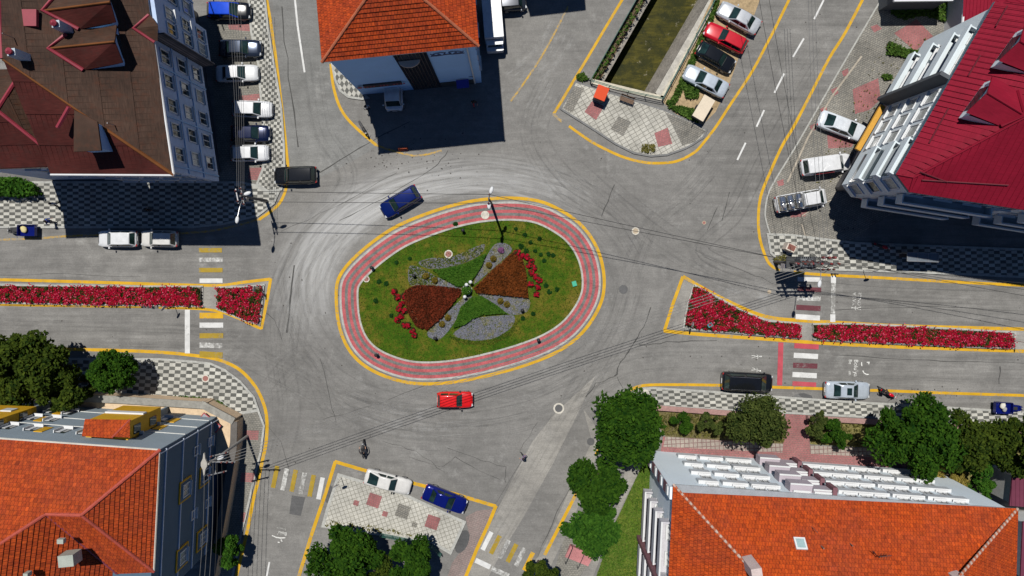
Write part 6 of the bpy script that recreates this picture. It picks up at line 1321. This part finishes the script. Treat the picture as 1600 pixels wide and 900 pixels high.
# ------------------------------------------------------------------ trees and shrubs
L_dk = leaf_mat('dark_tree_leaves', (.006,.020,.003), (.066,.095,.010)); L_md = leaf_mat('green_tree_leaves', (.005,.028,.003), (.046,.108,.008)); L_br = leaf_mat('fresh_tree_leaves', (.010,.045,.005), (.058,.145,.014)); L_ol = leaf_mat('olive_leaves', (.014,.028,.006), (.085,.108,.024)); L_yl = leaf_mat('dry_yellow_leaves', (.09,.075,.012), (.32,.25,.06)); M_bark = plain('bark', (.09,.065,.045), .95, var=.35, fine=6, bump=.03)
def tree(name, label, px, py, r, h, lm, group, n=2600, ls=(.2,.42), crown=None, clumps=26, seed=0, squash=.8, sx=1.0, rz=0.0, z0=0.0, spiky=0.0, category='tree'):
    r *= .86; g = random.Random(seed+int(px*7+py)); top = P(px, py, h*.62); base = (top.x, top.y, 0)
    t = thing(name, label, category, base, rz, group); tr = MB(); ch = h*.62; r0 = max(.05, r*.07)
    tr.tube([(0,0,0),(g.gauss(0,.06),g.gauss(0,.06),h*.25),(g.gauss(0,.12),g.gauss(0,.12),h*.5),(0,0,h*.75)], r0*1.3, 8, r1=r0*.4)
    for i in range(7):
        a = g.random()*6.283; k = r*g.uniform(.45,.8); tr.tube([(0,0,h*g.uniform(.25,.45)),(k*.5*math.cos(a)*sx,k*.5*math.sin(a),h*.55),(k*math.cos(a)*sx,k*math.sin(a),h*g.uniform(.6,.8))], r0*.5, 5, r1=r0*.12)
    tr.build('trunk', M_bark, t); mb = MB(); hr = h*.40*squash+.2
    cl = []
    for i in range(clumps):
        a = g.random()*6.283; k = math.sqrt(g.random())*g.uniform(.75, 1.12); zz = math.sqrt(max(0.05, 1-k*k))*g.uniform(-.35, 1.0); cl.append((Vector((r*k*math.cos(a)*sx, r*k*math.sin(a), ch+hr*zz)), r*g.choice((.14,.2,.26,.34,.4))))
    per = n//clumps
    for c_, cr in cl:
        for j in range(int(per*1.7)):
            d = Vector((g.gauss(0,1), g.gauss(0,1), g.gauss(.25,1))).normalized(); q = c_+d*cr*(g.random()**.45)*(1+spiky*g.random()); q.z = max(.25, q.z); leafq(mb, q, g.uniform(ls[0]*.7, ls[1]*.72), g, 0, .6, 1.7)
    mb.build('crown', lm, t); return t
TG = 'street trees'
tree('street_tree', 'big dark spreading tree at the west edge above the yellow balconies', 50, 582, 4.1, 7.0, L_dk, TG, 9000, (.24,.5), clumps=46)
tree('street_tree', 'dark tree half behind the big western one, above the beige yard', 22, 560, 2.8, 7.5, L_dk, TG, 4000, (.24,.46), clumps=26); tree('street_tree', 'dark drooping tree between the big western one and the round tree', 100, 605, 2.4, 6.0, L_dk, TG, 3200, (.24,.46), clumps=22)
tree('round_tree', 'neatly round bright green tree on the chequered pavement', 181, 577, 2.25, 5.0, L_md, None, 7000, (.16,.30), clumps=70, squash=1.1)
tree('street_tree', 'fresh green young tree at the foot of the yellow accented block', 358, 860, 1.5, 4.2, L_br, TG, 3200, (.16,.32), clumps=24, sx=1.0)
tree('street_tree', 'broad green tree at the bottom beside the slab plaza, nearer the crosswalk', 540, 868, 3.6, 6.0, L_md, TG, 8500, (.2,.42), clumps=46); tree('street_tree', 'green tree at the bottom under the middle of the slab plaza', 643, 876, 2.6, 5.5, L_md, TG, 5500, (.2,.40), clumps=32); tree('street_tree', 'green tree cut by the bottom edge between two plaza trees', 590, 905, 2.6, 5.0, L_dk, TG, 3500, (.2,.42), clumps=20)
tree('conifer', 'largest spiky dark green tree at the corner of the diagonal street', 981, 666, 3.45, 8.0, L_md, TG, 10000, (.18,.46), clumps=60, spiky=.55)
tree('street_tree', 'dense dark tree below the spiky corner tree, beside the diagonal street', 932, 755, 2.8, 6.0, L_md, TG, 8000, (.2,.42), clumps=42, spiky=.3); tree('street_tree', 'bright green tree standing by the pink steps', 925, 822, 2.7, 5.5, L_br, TG, 6500, (.2,.40), clumps=36, spiky=.3); tree('street_tree', 'small dark tree cut by the bottom edge at the small crosswalk', 843, 897, 2.1, 4.5, L_dk, TG, 3500, (.2,.38), clumps=22)
tree('shrub_tree', 'small round shrub next to the spiky corner tree', 1063, 660, 1.15, 2.4, L_md, TG, 2000, (.14,.28), clumps=14); tree('shrub_tree', 'loose thin shrub before the olive tree', 1108, 663, 1.3, 2.8, L_ol, TG, 1500, (.14,.26), clumps=14)
tree('olive_tree', 'tall olive grey tree over the pavement opposite the black van', 1178, 660, 2.9, 6.5, L_ol, TG, 7500, (.16,.32), clumps=40, spiky=.4); tree('shrub_tree', 'low olive shrub by the garden entrance path', 1272, 660, 1.4, 2.6, L_ol, TG, 2400, (.14,.28), clumps=16); tree('shrub_tree', 'dark green shrub just past the garden entrance path', 1306, 676, 1.6, 2.6, L_md, TG, 2600, (.14,.30), clumps=18)
tree('street_tree', 'broad dark tree over the pavement below the parked motorcycle', 1432, 680, 3.95, 7.0, L_md, TG, 10000, (.22,.44), clumps=54, sx=1.15); tree('street_tree', 'second broad dark tree, touching the shed side trees', 1500, 690, 3.0, 6.5, L_dk, TG, 5500, (.22,.42), clumps=32)
tree('street_tree', 'very dark tree at the east edge above the plum shed', 1583, 692, 3.1, 7.5, L_dk, TG, 7500, (.22,.44), clumps=38); tree('creeper_tree', 'fresh green creeper covered tree between the dark trees and the orange roof', 1521, 712, 2.2, 5.0, L_br, TG, 5200, (.16,.34), clumps=30, sx=.62); tree('creeper_tree', 'fresh green leafy bush at the north-east corner of the orange roof', 1528, 765, 1.7, 3.6, L_br, TG, 3200, (.16,.32), clumps=20); tree('dry_bush', 'dry yellow bush beside the fresh green creeper', 1483, 745, 1.9, 2.6, L_yl, TG, 2800, (.14,.30), clumps=18)
tree('shrub_tree', 'leafy bush at the corner of the yard in the shade of the big tree', 140, 605, 1.5, 3.0, L_dk, TG, 1600, (.16,.32), clumps=14)
def hedge(name, label, poly, h, lm, n, ls=(.14,.3), kind=None, cat='hedge'):
    pp = [p.to_2d() for p in PL(poly)]; c_ = sum(pp, Vector((0,0)))/len(pp); t = thing(name, label, cat, (c_.x, c_.y, 0), 0, None, True); mb = MB()
    for q in scatter([tuple(p) for p in pp], n, rng): leafq(mb, (q[0], q[1], h*math.sqrt(rng.random())*rng.uniform(.7,1.1)+.05), rng.uniform(*ls), rng, 0, .7, 1.7)
    mb.build('foliage', lm, t); st_ = MB()
    for q in scatter([tuple(p) for p in pp], 12, rng): st_.tube([(q[0],q[1],0),(q[0]+.1,q[1],h*.6)], .02, 4)
    st_.build('stems', M_bark, t); return t
hedge('hedge', 'leafy yellow green hedge below the dark red neighbour roof', [(-60,279),(40,279),(62,290),(70,305),(40,309),(0,306),(-60,306)], 1.6, L_br, 2600)
def weeds(label, poly, lm, n, h=.35, ls=(.1,.24)):
    mb = MB()
    for q in scatter([tuple(p.to_2d()) for p in PL(poly)], n, rng): leafq(mb, (q[0], q[1], .03+h*rng.random()), rng.uniform(*ls), rng, 0, .8, 2.0)
    o = mb.build('weeds', lm); tag(o, label, 'weeds', None, 'stuff')
L_wd = leaf_mat('weed_leaves', (.02,.06,.008), (.10,.17,.03)); L_wd2 = leaf_mat('dry_weed_leaves', (.06,.06,.015), (.22,.2,.06))
weeds('tall green weeds along the canal side of the parked row', [(1040,160),(1050,152),(1110,20),(1125,-40),(1135,-40),(1118,20),(1092,80),(1062,150),(1050,170)], L_wd, 1500)
weeds('green weed patch round the cream cart', [(1042,168),(1062,178),(1078,188),(1090,192),(1100,180),(1095,160),(1085,172),(1066,166)], L_wd, 900); weeds('bright weed clump before the ice blue sedan', [(1066,132),(1076,130),(1092,142),(1090,154),(1072,154)], L_wd, 500)
weeds('overgrown green verge at the top beside the garage', [(1384,0),(1400,2),(1488,5),(1482,40),(1462,30),(1440,25),(1412,32),(1392,24)], L_wd, 1600); weeds('weed patch in the paving by the block balconies', [(1386,66),(1396,68),(1412,76),(1436,80),(1420,92),(1400,88),(1384,86)], L_wd, 600); weeds('scattered dry weeds over the parking ground', [(1380,60),(1470,60),(1400,190),(1350,260),(1300,300),(1250,330),(1290,240),(1340,150)], L_wd2, 260, .15, (.06,.16)); weeds('small weed clump beside the pink paving square', [(1376,118),(1390,117),(1392,124),(1380,126)], L_wd, 110); weeds('dry weeds along the garden of the pale block', [(1020,645),(1130,645),(1200,660),(1225,660),(1225,690),(1130,684),(1040,678)], L_wd2, 1500, .3)
weeds('weeds growing on the left bank ledge inside the canal', [(922,127),(932,127),(1008,0),(1040,-60),(1030,-60),(1000,0)], L_wd, 260, .2); weeds('green tuft at the canal corner beside the yellow line', [(900,118),(912,114),(920,124),(912,128),(902,126)], L_wd, 160); weeds('weeds along the foot of the coping by the chequered corner', [(275,618),(310,620),(345,626),(352,632),(362,640),(358,644),(345,634),(310,624)], L_wd, 420); weeds('dry grass round the gardens by the eastern trees', [(1265,650),(1330,655),(1480,665),(1580,672),(1580,760),(1430,725),(1415,700),(1330,697),(1268,690)], L_wd2, 2600, .3)
weeds('dry tuft growing at the rim of the slab plaza', [(1003,226),(1022,226),(1023,238),(1010,240),(1002,236)], L_wd2, 160); weeds('yellow green weeds where the poles stand on the east pavement', [(1208,404),(1226,398),(1228,408),(1212,414)], L_wd2, 160)
weeds('thin weeds and trash along the edge of the pale slab plaza', [(505,820),(560,826),(640,836),(676,846),(676,840),(600,822),(520,812)], L_wd2, 260, .2)
sheet('garden_bed', [(1010,640),(1137,644),(1200,646),(1226,648),(1226,694),(1040,682)], .022, plain('garden_soil', (.12,.10,.04), .95, var=.5, fine=4)); sheet('garden_bed', [(1262,650),(1350,655),(1500,665),(1640,676),(1640,800),(1420,735),(1420,703),(1266,694)], .022, plain('garden_soil_dry', (.16,.14,.045), .95, var=.5, fine=4))
n = N('garden_lawn'); o_ = n.co(); f_ = n.noise(o_, .35, 6, .75); h_ = n.noise(o_, 10, 3); c_ = n.ramp(f_, [(.3,(.04,.10,.010)),(.55,(.09,.15,.016)),(.72,(.20,.19,.04))]); n.col(n.mix(1, c_, n.ramp(h_, [(.25,.6),(.75,1.3)]), 'MULTIPLY')).set(.95, spec=.1); n.bump(h_, .05, .7)
LAWN2 = [(1014,704),(1022,712),(1022,740),(1008,790),(1010,850),(1004,905),(930,905),(962,815)]
sheet('lawn', LAWN2, .04, n.m)
mb = MB()
for q in scatter([tuple(p.to_2d()) for p in PL(LAWN2)], 5000, rng): leafq(mb, (q[0], q[1], .06+rng.random()*.05), rng.uniform(.07,.15), rng, 0, .9, 2.2)
tag(mb.build('grass', leaf_mat('lawn_blades', (.035,.10,.010), (.17,.21,.04))), 'mown yellow green grass beside the pale block', 'grass', None, 'stuff')
# ------------------------------------------------------------------ walls, railings and small street things
def wallthing(name, label, pts, h, w, mat, cat='wall', cop=None, z0=0):
    pp = [p.to_2d() for p in PL(pts, h)]; c_ = pp[0]; t = thing(name, label, cat, (c_.x, c_.y, 0), 0, None, True); mb = MB()
    for i in range(len(pp)-1):
        a, b = pp[i], pp[i+1]; d = b-a; mb.box(((a.x+b.x)/2, (a.y+b.y)/2, h/2), (d.length+w*.98, w, h-.002*i), math.atan2(d.y, d.x))
    mb.build('wall_body', mat, t)
    if cop:
        mb = MB()
        for i in range(len(pp)-1):
            a, b = pp[i], pp[i+1]; d = b-a; mb.box(((a.x+b.x)/2, (a.y+b.y)/2, h+.05), (d.length+w, w+.22, .1+.004*i), math.atan2(d.y, d.x))
        mb.build('coping', cop, t)
    return t
M_beige = plain('beige_wall', (.58,.43,.28), .9, var=.15)
M_cop = plain('grey_coping', (.26,.25,.22), .9, var=.3, fine=4)
wallthing('boundary_wall', 'grey capped garden wall between the chequered pavement and the beige yard', [(120,622),(180,624),(318,633),(362,656)], 2.0, .5, M_beige, 'wall', M_cop); wallthing('boundary_wall', 'dark capped garden wall along the pinkish pavement by the yellow accented block', [(366,662),(365,700),(352,780),(330,905)], 1.9, .45, M_beige, 'wall', plain('dark_coping', (.12,.11,.10), .9, var=.3))
wallthing('boundary_wall', 'low pink garden wall along the eastern chequered pavement', [(1012,636),(1137,645),(1222,650)], .5, .3, plain('pink_stone', (.32,.19,.17), .9, var=.3), 'wall', plain('pink_stone', (.32,.19,.17), .9)); wallthing('boundary_wall', 'low pink garden wall further east under the dark trees', [(1264,653),(1350,658),(1500,668),(1640,679)], .5, .3, plain('pink_stone', (.32,.19,.17), .9), 'wall', plain('pink_stone', (.32,.19,.17), .9))
p = P(342, 652); mb = MB(); mb.box((0,0,.5),(2.1,.75,.08),0); t = thing('sign_board', 'red framed board leaning inside the corner of the beige yard', 'sign', (p.x, p.y, 1.6), R(-38)); mb.build('board_face', plain('grey_board', (.3,.3,.32), .5), t); mb = MB()
for x, y, sx_, sy_ in ((0,.40,2.2,.08),(0,-.40,2.2,.08),(1.07,0,.08,.72),(-1.07,0,.08,.72)): mb.box((x,y,.52),(sx_,sy_,.1))
mb.build('sign_frame', plain('red_frame', (.4,.06,.07), .6), t)
def railing(label, pts, h, mat, z=0.0, step=2.0, rails=(1.0,.55), r=.035, name='railing'):
    pp = PL(pts); t = thing(name, label, 'railing', tuple(pp[0]), 0, None, True); mb = MB(); k = 0
    for a, b in zip(pp[:-1], pp[1:]):
        n_ = max(1, round((b-a).length/step))
        for i in range(n_+1):
            if i == 0 and k: continue
            q = a.lerp(b, i/n_); g = MB(); g.tube([(q.x,q.y,z),(q.x,q.y,z+h)], r*1.2, 6); g.build('post', mat, t)
        k += 1
    for i, f in enumerate(rails):
        g = MB(); g.tube([(p.x,p.y,z+h*f) for p in pp], r, 6); g.build('rail', mat, t)
    return t
railing('green railing along the north-west bank of the canal', [(922,127),(993,2),(1080,-150)], 1.0, M_green, .15); railing('green railing along the south-east bank of the canal beside the parked row', [(1034,155),(1114,3),(1190,-140)], 1.0, M_green, .15); railing('green railing across the end of the canal above the slab plaza', [(922,129),(980,146),(1034,157)], 1.0, M_green, .15)
for lab, pts in (('low dark rail along the south side of the long western petunia strip', [(0,474),(220,478),(316,479.5),(317,448)]),('low dark rail round the pointed western petunia wedge', [(413,446),(410,478),(405,506)]),('low dark rail along the triangular petunia bed', [(1068,514),(1141,519),(1248,528)]),('low dark rail along the long eastern petunia strip', [(1268,507),(1269,530),(1400,536.5),(1578,544)])): railing(lab, pts, .38, M_dsteel, .1, 2.6, (1.0,), .022, 'low_rail')
railing('teal fence at the lower edge of the slab plaza above the trees', [(596,832),(650,843),(676,850),(690,864)], .9, M_green, .1, 1.2, (1,.7,.4,.15), .03)
railing('pale handrail beside the diagonal road under the plaza trees', [(496,845),(480,900)], .8, M_galv, 0, 1.5, (1,.5))
# kiosk bin, bench, bus shelter, pink steps
p = P(938, 148, .9); t = thing('clothing_bin', 'grey collection bin with a sloping red top on the slab plaza', 'bin', (p.x, p.y, .12), R(-22)); mb = MB(); mb.prism([(-.55,-.6),(.55,-.6),(.55,.6),(-.55,.6)], 0, 1.45); bevel(mb.build('body', plain('grey_bin', (.10,.11,.12), .6), t), .03); mb = MB(); mb.face([(-.6,-.66,1.46),(.6,-.66,1.46),(.6,.66,1.85),(-.6,.66,1.85)]); mb.face([(-.6,.66,1.46),(.6,.66,1.46),(.6,-.66,1.46),(-.6,-.66,1.46)]); mb.face([(-.6,.66,1.46),(-.6,.66,1.85),(.6,.66,1.85),(.6,.66,1.46)]); mb.face([(-.6,-.66,1.46),(-.6,.66,1.85),(-.6,.66,1.46)]); mb.face([(.6,-.66,1.46),(.6,.66,1.46),(.6,.66,1.85)]); mb.build('lid', plain('red_orange_lid', (.70,.075,.018), .45, var=.08), t); mb = MB(); mb.box((0,-.62,1.1),(.7,.06,.22)); mb.build('hatch', M_black, t)
p = P(978, 158); t = thing('park_bench', 'brown slatted bench facing the plaza with its back to the canal', 'bench', (p.x, p.y, .12), R(-20))
mb = MB()
for y in (-.18,-.06,.06,.18): mb.box((0,y,.45),(1.5,.1,.04))
mb.build('seat', M_wood, t); mb = MB()
for z in (.6,.72,.84): mb.box((0,.30+(z-.6)*.2,z),(1.5,.035,.09))
mb.build('backrest', M_wood, t)
for x in (-.6,.6):
    g = MB(); g.box((x,.05,.215),(.06,.5,.42)); g.tube([(x,.26,.42),(x,.34,.9)], .025, 6); g.build('leg', M_dsteel, t)
p = P(1441, 402, 2.5); t = thing('bus_shelter', 'flat grey roofed bus shelter in the shade on the east pavement', 'bus shelter', (p.x, p.y, .12), R(-2)); mb = MB(); mb.box((0,0,2.45),(3.2,.85,.06)); mb.build('roof', plain('smoked_panel', (.14,.16,.18), .3), t); mb = MB()
for x in (-1.57,-.53,.53,1.57): mb.box((x,0,2.5),(.05,.9,.06))
for y in (-.43,.43): mb.box((0,y,2.5),(3.18,.05,.05))
mb.build('roof_frame', M_steel, t)
for x in (-1.5,-.5,.5,1.5): g = MB(); g.tube([(x,.36,0),(x,.36,2.42)], .035, 6); g.build('post', M_steel, t)
mb = MB(); mb.box((0,.39,1.2),(2.9,.02,1.9)); mb.build('back_panel', M_glass, t); mb = MB(); mb.box((0,.1,.45),(2.4,.35,.05)); mb.build('bench', M_wood, t)
p = P(905, 868, .2); t = thing('entrance_steps', 'pink paved steps with a dark handrail below the bright green tree', 'steps', (p.x, p.y, 0), R(-22)); mb = MB()
for i in range(4): mb.box((0, .55-i*.36, .08+.07*(3-i)), (2.6, .36, .16+.14*(3-i)-.0))
mb.build('tread', plain('pink_tread', (.42,.17,.17), .85, var=.3), t)
for x in (-1.25, .1): g = MB(); g.tube([(x,.9,.55),(x,.9,1.45),(x+.1,-1.1,.9),(x+.1,-1.1,0)], .03, 6); g.build('handrail', M_dsteel, t)
p = P(1432, 428, .0); 
for x, y, lab in ((1299,428,'black bollard beside the eastern stop line, the western of a pair'),(1304,428,'black bollard beside the eastern stop line, the eastern of a pair')):
    p = P(x, y); t = thing('bollard', lab, 'bollard', (p.x, p.y, 0)); mb = MB(); mb.lathe([(.09,0),(.09,.1),(.06,.12),(.06,.7),(.075,.72),(.05,.8),(.001,.82)], seg=12); mb.build('post', M_black, t)
def kerb_sign(px, py, lab, rz=0):
    p = P(px, py); t = thing('sign_post', lab, 'sign', (p.x, p.y, .1), rz); mb = MB(); mb.tube([(0,0,0),(0,0,2.5)], .03, 6); mb.build('post', M_galv, t); mb = MB(); mb.lathe([(.001,-.02),(.3,-.02),(.3,.02),(.001,.02)], seg=20, M=Matrix.Translation((0,-.05,2.3)) @ Matrix.Rotation(math.pi/2,4,'X')); mb.build('sign_plate', plain('grey_sign_back', (.25,.25,.26), .5), t)
kerb_sign(1348, 422, 'round traffic sign on a thin post at the east pavement kerb', .3); kerb_sign(273, 478, 'round traffic sign on a thin post among the western petunias', 1.0); kerb_sign(1072, 503, 'round traffic sign at the blunt end of the triangular petunia bed', 1.3); kerb_sign(410, 449, 'round traffic sign at the blunt end of the western petunia wedge', 1.5); kerb_sign(1579, 531, 'round traffic sign at the far end of the eastern petunia strip', 1.4); kerb_sign(534, 746, 'round traffic sign at the sharp corner of the pale slab plaza', .4)
p = P(1232, 387, .5); t = thing('utility_box', 'cream street cabinet with a rusty red lid by the twin poles', 'cabinet', (p.x, p.y, .12), R(-25)); mb = MB(); mb.box((0,0,.55),(.95,.75,1.1)); bevel(mb.build('body', plain('cream_box', (.6,.52,.44), .7), t), .02); mb = MB(); mb.box((.02,.03,1.12),(.75,.55,.05)); mb.build('lid', plain('rusty_lid', (.20,.075,.055), .8), t)
p = P(630, 233); t = thing('barrier', 'orange plastic barrier lying at the edge of the hall shade', 'barrier', (p.x, p.y, 0), .05); mb = MB(); mb.prism([(-.5,-.14),(.5,-.14),(.5,.14),(-.5,.14)], 0, .3); mb.box((0,0,.45),(.9,.1,.3)); bevel(mb.build('barrier_shell', M_orange, t), .03)
# ------------------------------------------------------------------ poles and wires
M_ins = plain('brown_insulator', (.14,.04,.03), .35); M_pole = plain('concrete_pole', (.28,.27,.25), .9, var=.2); M_dpole = plain('tarred_pole', (.10,.095,.09), .8, var=.3)
def pole(label, bx, by, h, mat=M_pole, r=.16):
    p = P(bx, by); t = thing('utility_pole', label, 'utility pole', (p.x, p.y, 0), 0, None); mb = MB(); mb.tube([(0,0,0),(0,0,h)], r, 10, r1=r*.62); mb.build('shaft', mat, t); return t, p
def arm(t, z, dx, dy, half, ins=(), mat=M_galv, off=(0,0)):
    a = math.atan2(dy, dx); mb = MB(); mb.box((off[0],off[1],z),(half*2,.1,.1),a); mb.build('crossarm', mat, t)
    for u in ins: g = MB(); g.lathe([(.05,0),(.08,.04),(.05,.08),(.08,.12),(.05,.16),(.07,.2),(.001,.26)], (off[0]+u*math.cos(a), off[1]+u*math.sin(a), z+.05), 10); g.build('insulator', M_ins, t)
def lampheadarm(t, z, dx, dy, L, col=M_white):
    d = Vector((dx,dy,0)).normalized(); mb = MB(); mb.tube([(0,0,z-.5),tuple(d*L*.5+Vector((0,0,z))),tuple(d*L+Vector((0,0,z+.15)))], .035, 6); mb.build('lamp_arm', M_galv, t)
    a = math.atan2(d.y,d.x); g = MB(); MW = Matrix.Translation(d*(L+.25)+Vector((0,0,z+.15))) @ Matrix.Rotation(a,4,'Z') @ Matrix.Diagonal((1.0,.48,.38,1)); g.lathe([(.001,-.35),(.2,-.28),(.38,0),(.3,.22),(.001,.32)], seg=14, M=MW); g.build('lamp_head', col, t, True)
tC, pC = pole('lone street lamp pole on the striped apron at the top of the island', 768, 319, 8.4, M_dpole, .15); lampheadarm(tC, 8.2, .3, 1, .55); lampheadarm(tC, 7.6, 0, -1, .35); arm(tC, 7.9, .1, 1, .5, (-.4,.4), M_dsteel)
tW, pW = pole('lamp pole with a bent arm on the corner of the western chequered pavement', 417, 314, 7.0, M_dpole, .17); arm(tW, 6.4, -.2, 1, .9, (-.75,-.25,.25,.75), M_steel); arm(tW, 6.8, -.2, 1, .7, (-.5,.5), M_steel, (-.35,0)); lampheadarm(tW, 6.9, .6, .2, .5); lampheadarm(tW, 6.7, -.15, -1, 2.0)
mb = MB(); mb.box((.0,-.2,5.7),(.4,.3,.6)); mb.build('junction_box', M_steel, tW)
tS, pS = pole('tall lamp pole carrying many wires beside the yellow accented block', 387, 681, 9.2, M_pole, .15); arm(tS, 8.6, 1, .0, 1.5, (-1.3,-.8,.3,.8,1.3), M_galv, (.7,0)); arm(tS, 7.6, 1, .25, .9, (-.7,.7), M_galv, (.3,.4)); arm(tS, 7.8, 1, .25, .9, (-.7,.7), M_galv, (.2,-1.3))
mb = MB(); mb.box((.0,-.6,7.7),(.08,1.6,.08)); mb.build('arm_brace', M_galv, tS); lampheadarm(tS, 8.3, .8, .35, .6)
g = MB(); g.prism([(-.40,1.0),(-.32,1.0),(-.25,.5),(-.08,.15),(-.08,-.15),(-.25,-.5),(-.32,-1.0),(-.40,-1.0),(-.47,-.5),(-.64,-.15),(-.64,.15),(-.47,.5)], 9.1, 9.3, 0, None, True); bevel(g.build('lamp_head', plain('cream_lamp', (.36,.34,.30), .6), tS), .04)
# twin pole transformer stand
tT = thing('transformer_stand', 'twin pole transformer stand with drums and wires on the east pavement corner', 'transformer', tuple(P(1226, 409)), 0, None)
for x in (-1.05, 1.05): mb = MB(); mb.tube([(x,0,0),(x,0,8.8)], .16, 10, r1=.12); mb.build('pole', M_dpole, tT)
mb = MB(); mb.box((0,0,4.0),(2.9,1.2,.12)); mb.box((0,.55,4.05),(2.9,.1,.22)); mb.box((0,-.55,4.05),(2.9,.1,.22)); mb.build('platform', M_dsteel, tT)
mb = MB(); mb.box((.0,0,4.75),(1.25,.85,1.3)); bevel(mb.build('transformer_tank', plain('grey_tank', (.11,.12,.13), .6), tT), .06)
for s_ in (-1, 1):
    for i in range(5):
        pass
for y in (.52,-.52):
    mb = MB()
    for i in range(6): mb.box((-.5+i*.2, y, 4.75),(.06,.18,1.0))
    mb.box((0,y,4.4),(1.1,.05,.06)); mb.build('radiator', plain('grey_tank', (.11,.12,.13), .6), tT)
for i in range(3): g = MB(); g.lathe([(.09,0),(.14,.06),(.09,.12),(.14,.18),(.09,.24),(.12,.3),(.001,.42)], (-.4+i*.4, .1, 5.4), 10); g.build('bushing', M_ins, tT)
for z, half, m in ((6.6,1.75,M_dsteel),(7.6,2.0,M_galv),(8.4,1.7,M_dsteel)):
    mb = MB(); mb.box((0,.0,z),(half*2,.14,.14)); mb.build('crossarm', m, tT)
    for u in (-half+.15,-half*.5,0,half*.5,half-.15): g = MB(); g.lathe([(.06,0),(.1,.05),(.06,.1),(.1,.15),(.06,.2),(.09,.26),(.001,.34)], (u,0,z+.07), 10); g.build('insulator', M_ins if int(u*10) % 2 else plain('red_cutout', (.20,.03,.03), .5), tT)
for y in (.55,-.55): mb = MB(); mb.box((.5,y,7.2),(1.9,.09,.09)); mb.build('outrigger', M_dsteel, tT)
for u in (.6,1.1,1.6): g = MB(); g.lathe([(.11,0),(.13,.3),(.11,.6),(.001,.66)], (u,.55,7.25), 10); g.build('cutout', plain('red_cutout', (.20,.03,.03), .5), tT); g = MB(); g.lathe([(.07,0),(.09,.2),(.07,.4),(.001,.45)], (u,-.55,7.25), 10); g.build('cutout', M_ins, tT)
mb = MB(); mb.box((-1.05,-.35,3.0),(.7,.45,1.0)); bevel(mb.build('switch_box', plain('pale_switch_box', (.5,.46,.44), .7), tT), .02)
lampheadarm(tT, 8.7, -.2, -1, 1.6); lampheadarm(tT, 8.2, .6, .8, 1.2, M_dsteel)
mb = MB()
for i in range(14): a = Vector((rng.uniform(-1.1,1.1), rng.uniform(-.3,.3), rng.uniform(5.2,6.6))); b = Vector((rng.uniform(-1.7,1.8), rng.uniform(-.5,.6), rng.uniform(7.2,8.6))); c_ = (a+b)/2+Vector((rng.gauss(0,.3), rng.gauss(0,.3), -.3)); mb.tube(smooth_open([a,c_,b],4), .022, 5)
mb.build('jumper_cable', M_black, tT)
M_wire = plain('black_cable', (.02,.02,.02), .7); M_wireg = plain('bare_aluminium_cable', (.13,.13,.13), .6)
def wire(lab, a, b, sag=.5, m=None, r=.026, grp='overhead wires'):
    a, b = Vector(a), Vector(b); mb = MB(); k = 18; pts = [a.lerp(b, i/k)-Vector((0,0,sag*4*(i/k)*(1-i/k))) for i in range(k+1)]; mb.tube(pts, r, 5, cap=False); t = mb.build('overhead_wire', m or M_wire); tag(t, lab, 'wire', grp)
cT = Vector(pC); wT = Vector(pW); sT = Vector(pS); tt = Vector(tT.location)
for i, (dy, z) in enumerate(((.4,7.95),(-.4,7.95))): wire(('northern','southern')[i]+' of the two wires from the western corner pole to the island lamp', wT+Vector((-.3, .5-i*1.0, 6.7)), cT+Vector((.05,dy,z)), .35); wire(('northern','southern')[i]+' of the two wires from the island lamp to the transformer stand', cT+Vector((.05,dy,z)), tt+Vector((-1.6+i*.6,0,8.6-i*.8)), .4)
for i in range(4): wire('one of four parallel wires from the yellow accented block pole to the transformer stand', sT+Vector((-.6+i*.8,.0,8.8)), tt+Vector((-1.7+i*.9,-.05,7.8)), .7, plain('dull_cable', (.20,.195,.185), .9), .022, 'wires across the bottom of the junction')
for i in range(5): wire('one of the bundle of pale wires running along the parked row beside the grey block', wT+Vector((-.45+i*.16,.9-i*.35,6.6)), P(352+i*5,-60,7.0), .5, M_wireg, .015, 'wires beside the grey block')
for i in range(5): wire('one of the bundle of wires running south along the yellow accented block', sT+Vector((-.6+i*.4,-.1,8.7)), P(306+i*8,960,8.8), .5, M_wireg if i < 3 else M_wire, .02, 'wires beside the charcoal block')
for i in range(2): wire(('western','eastern')[i]+' of the two wires coming down the wide north-east street', P(1176+i*16,-60,8.6), tt+Vector((-.9+i*.8,0,8.6)), .5, None, .019)
for i in range(3): wire('one of three thin wires crossing the parking ground to the transformer stand', P(1262+i*5,-60,8.4), tt+Vector((.3+i*.4,0,7.8)), .5, M_wireg, .016, 'wires over the parking ground')
for i in range(3): wire('one of three wires leaving the transformer stand along the eastern road', tt+Vector((1.4,-.1+i*.2,7.8)), P(1700,452+i*14,8.0), .5, M_wire, .022, 'wires along the eastern road')
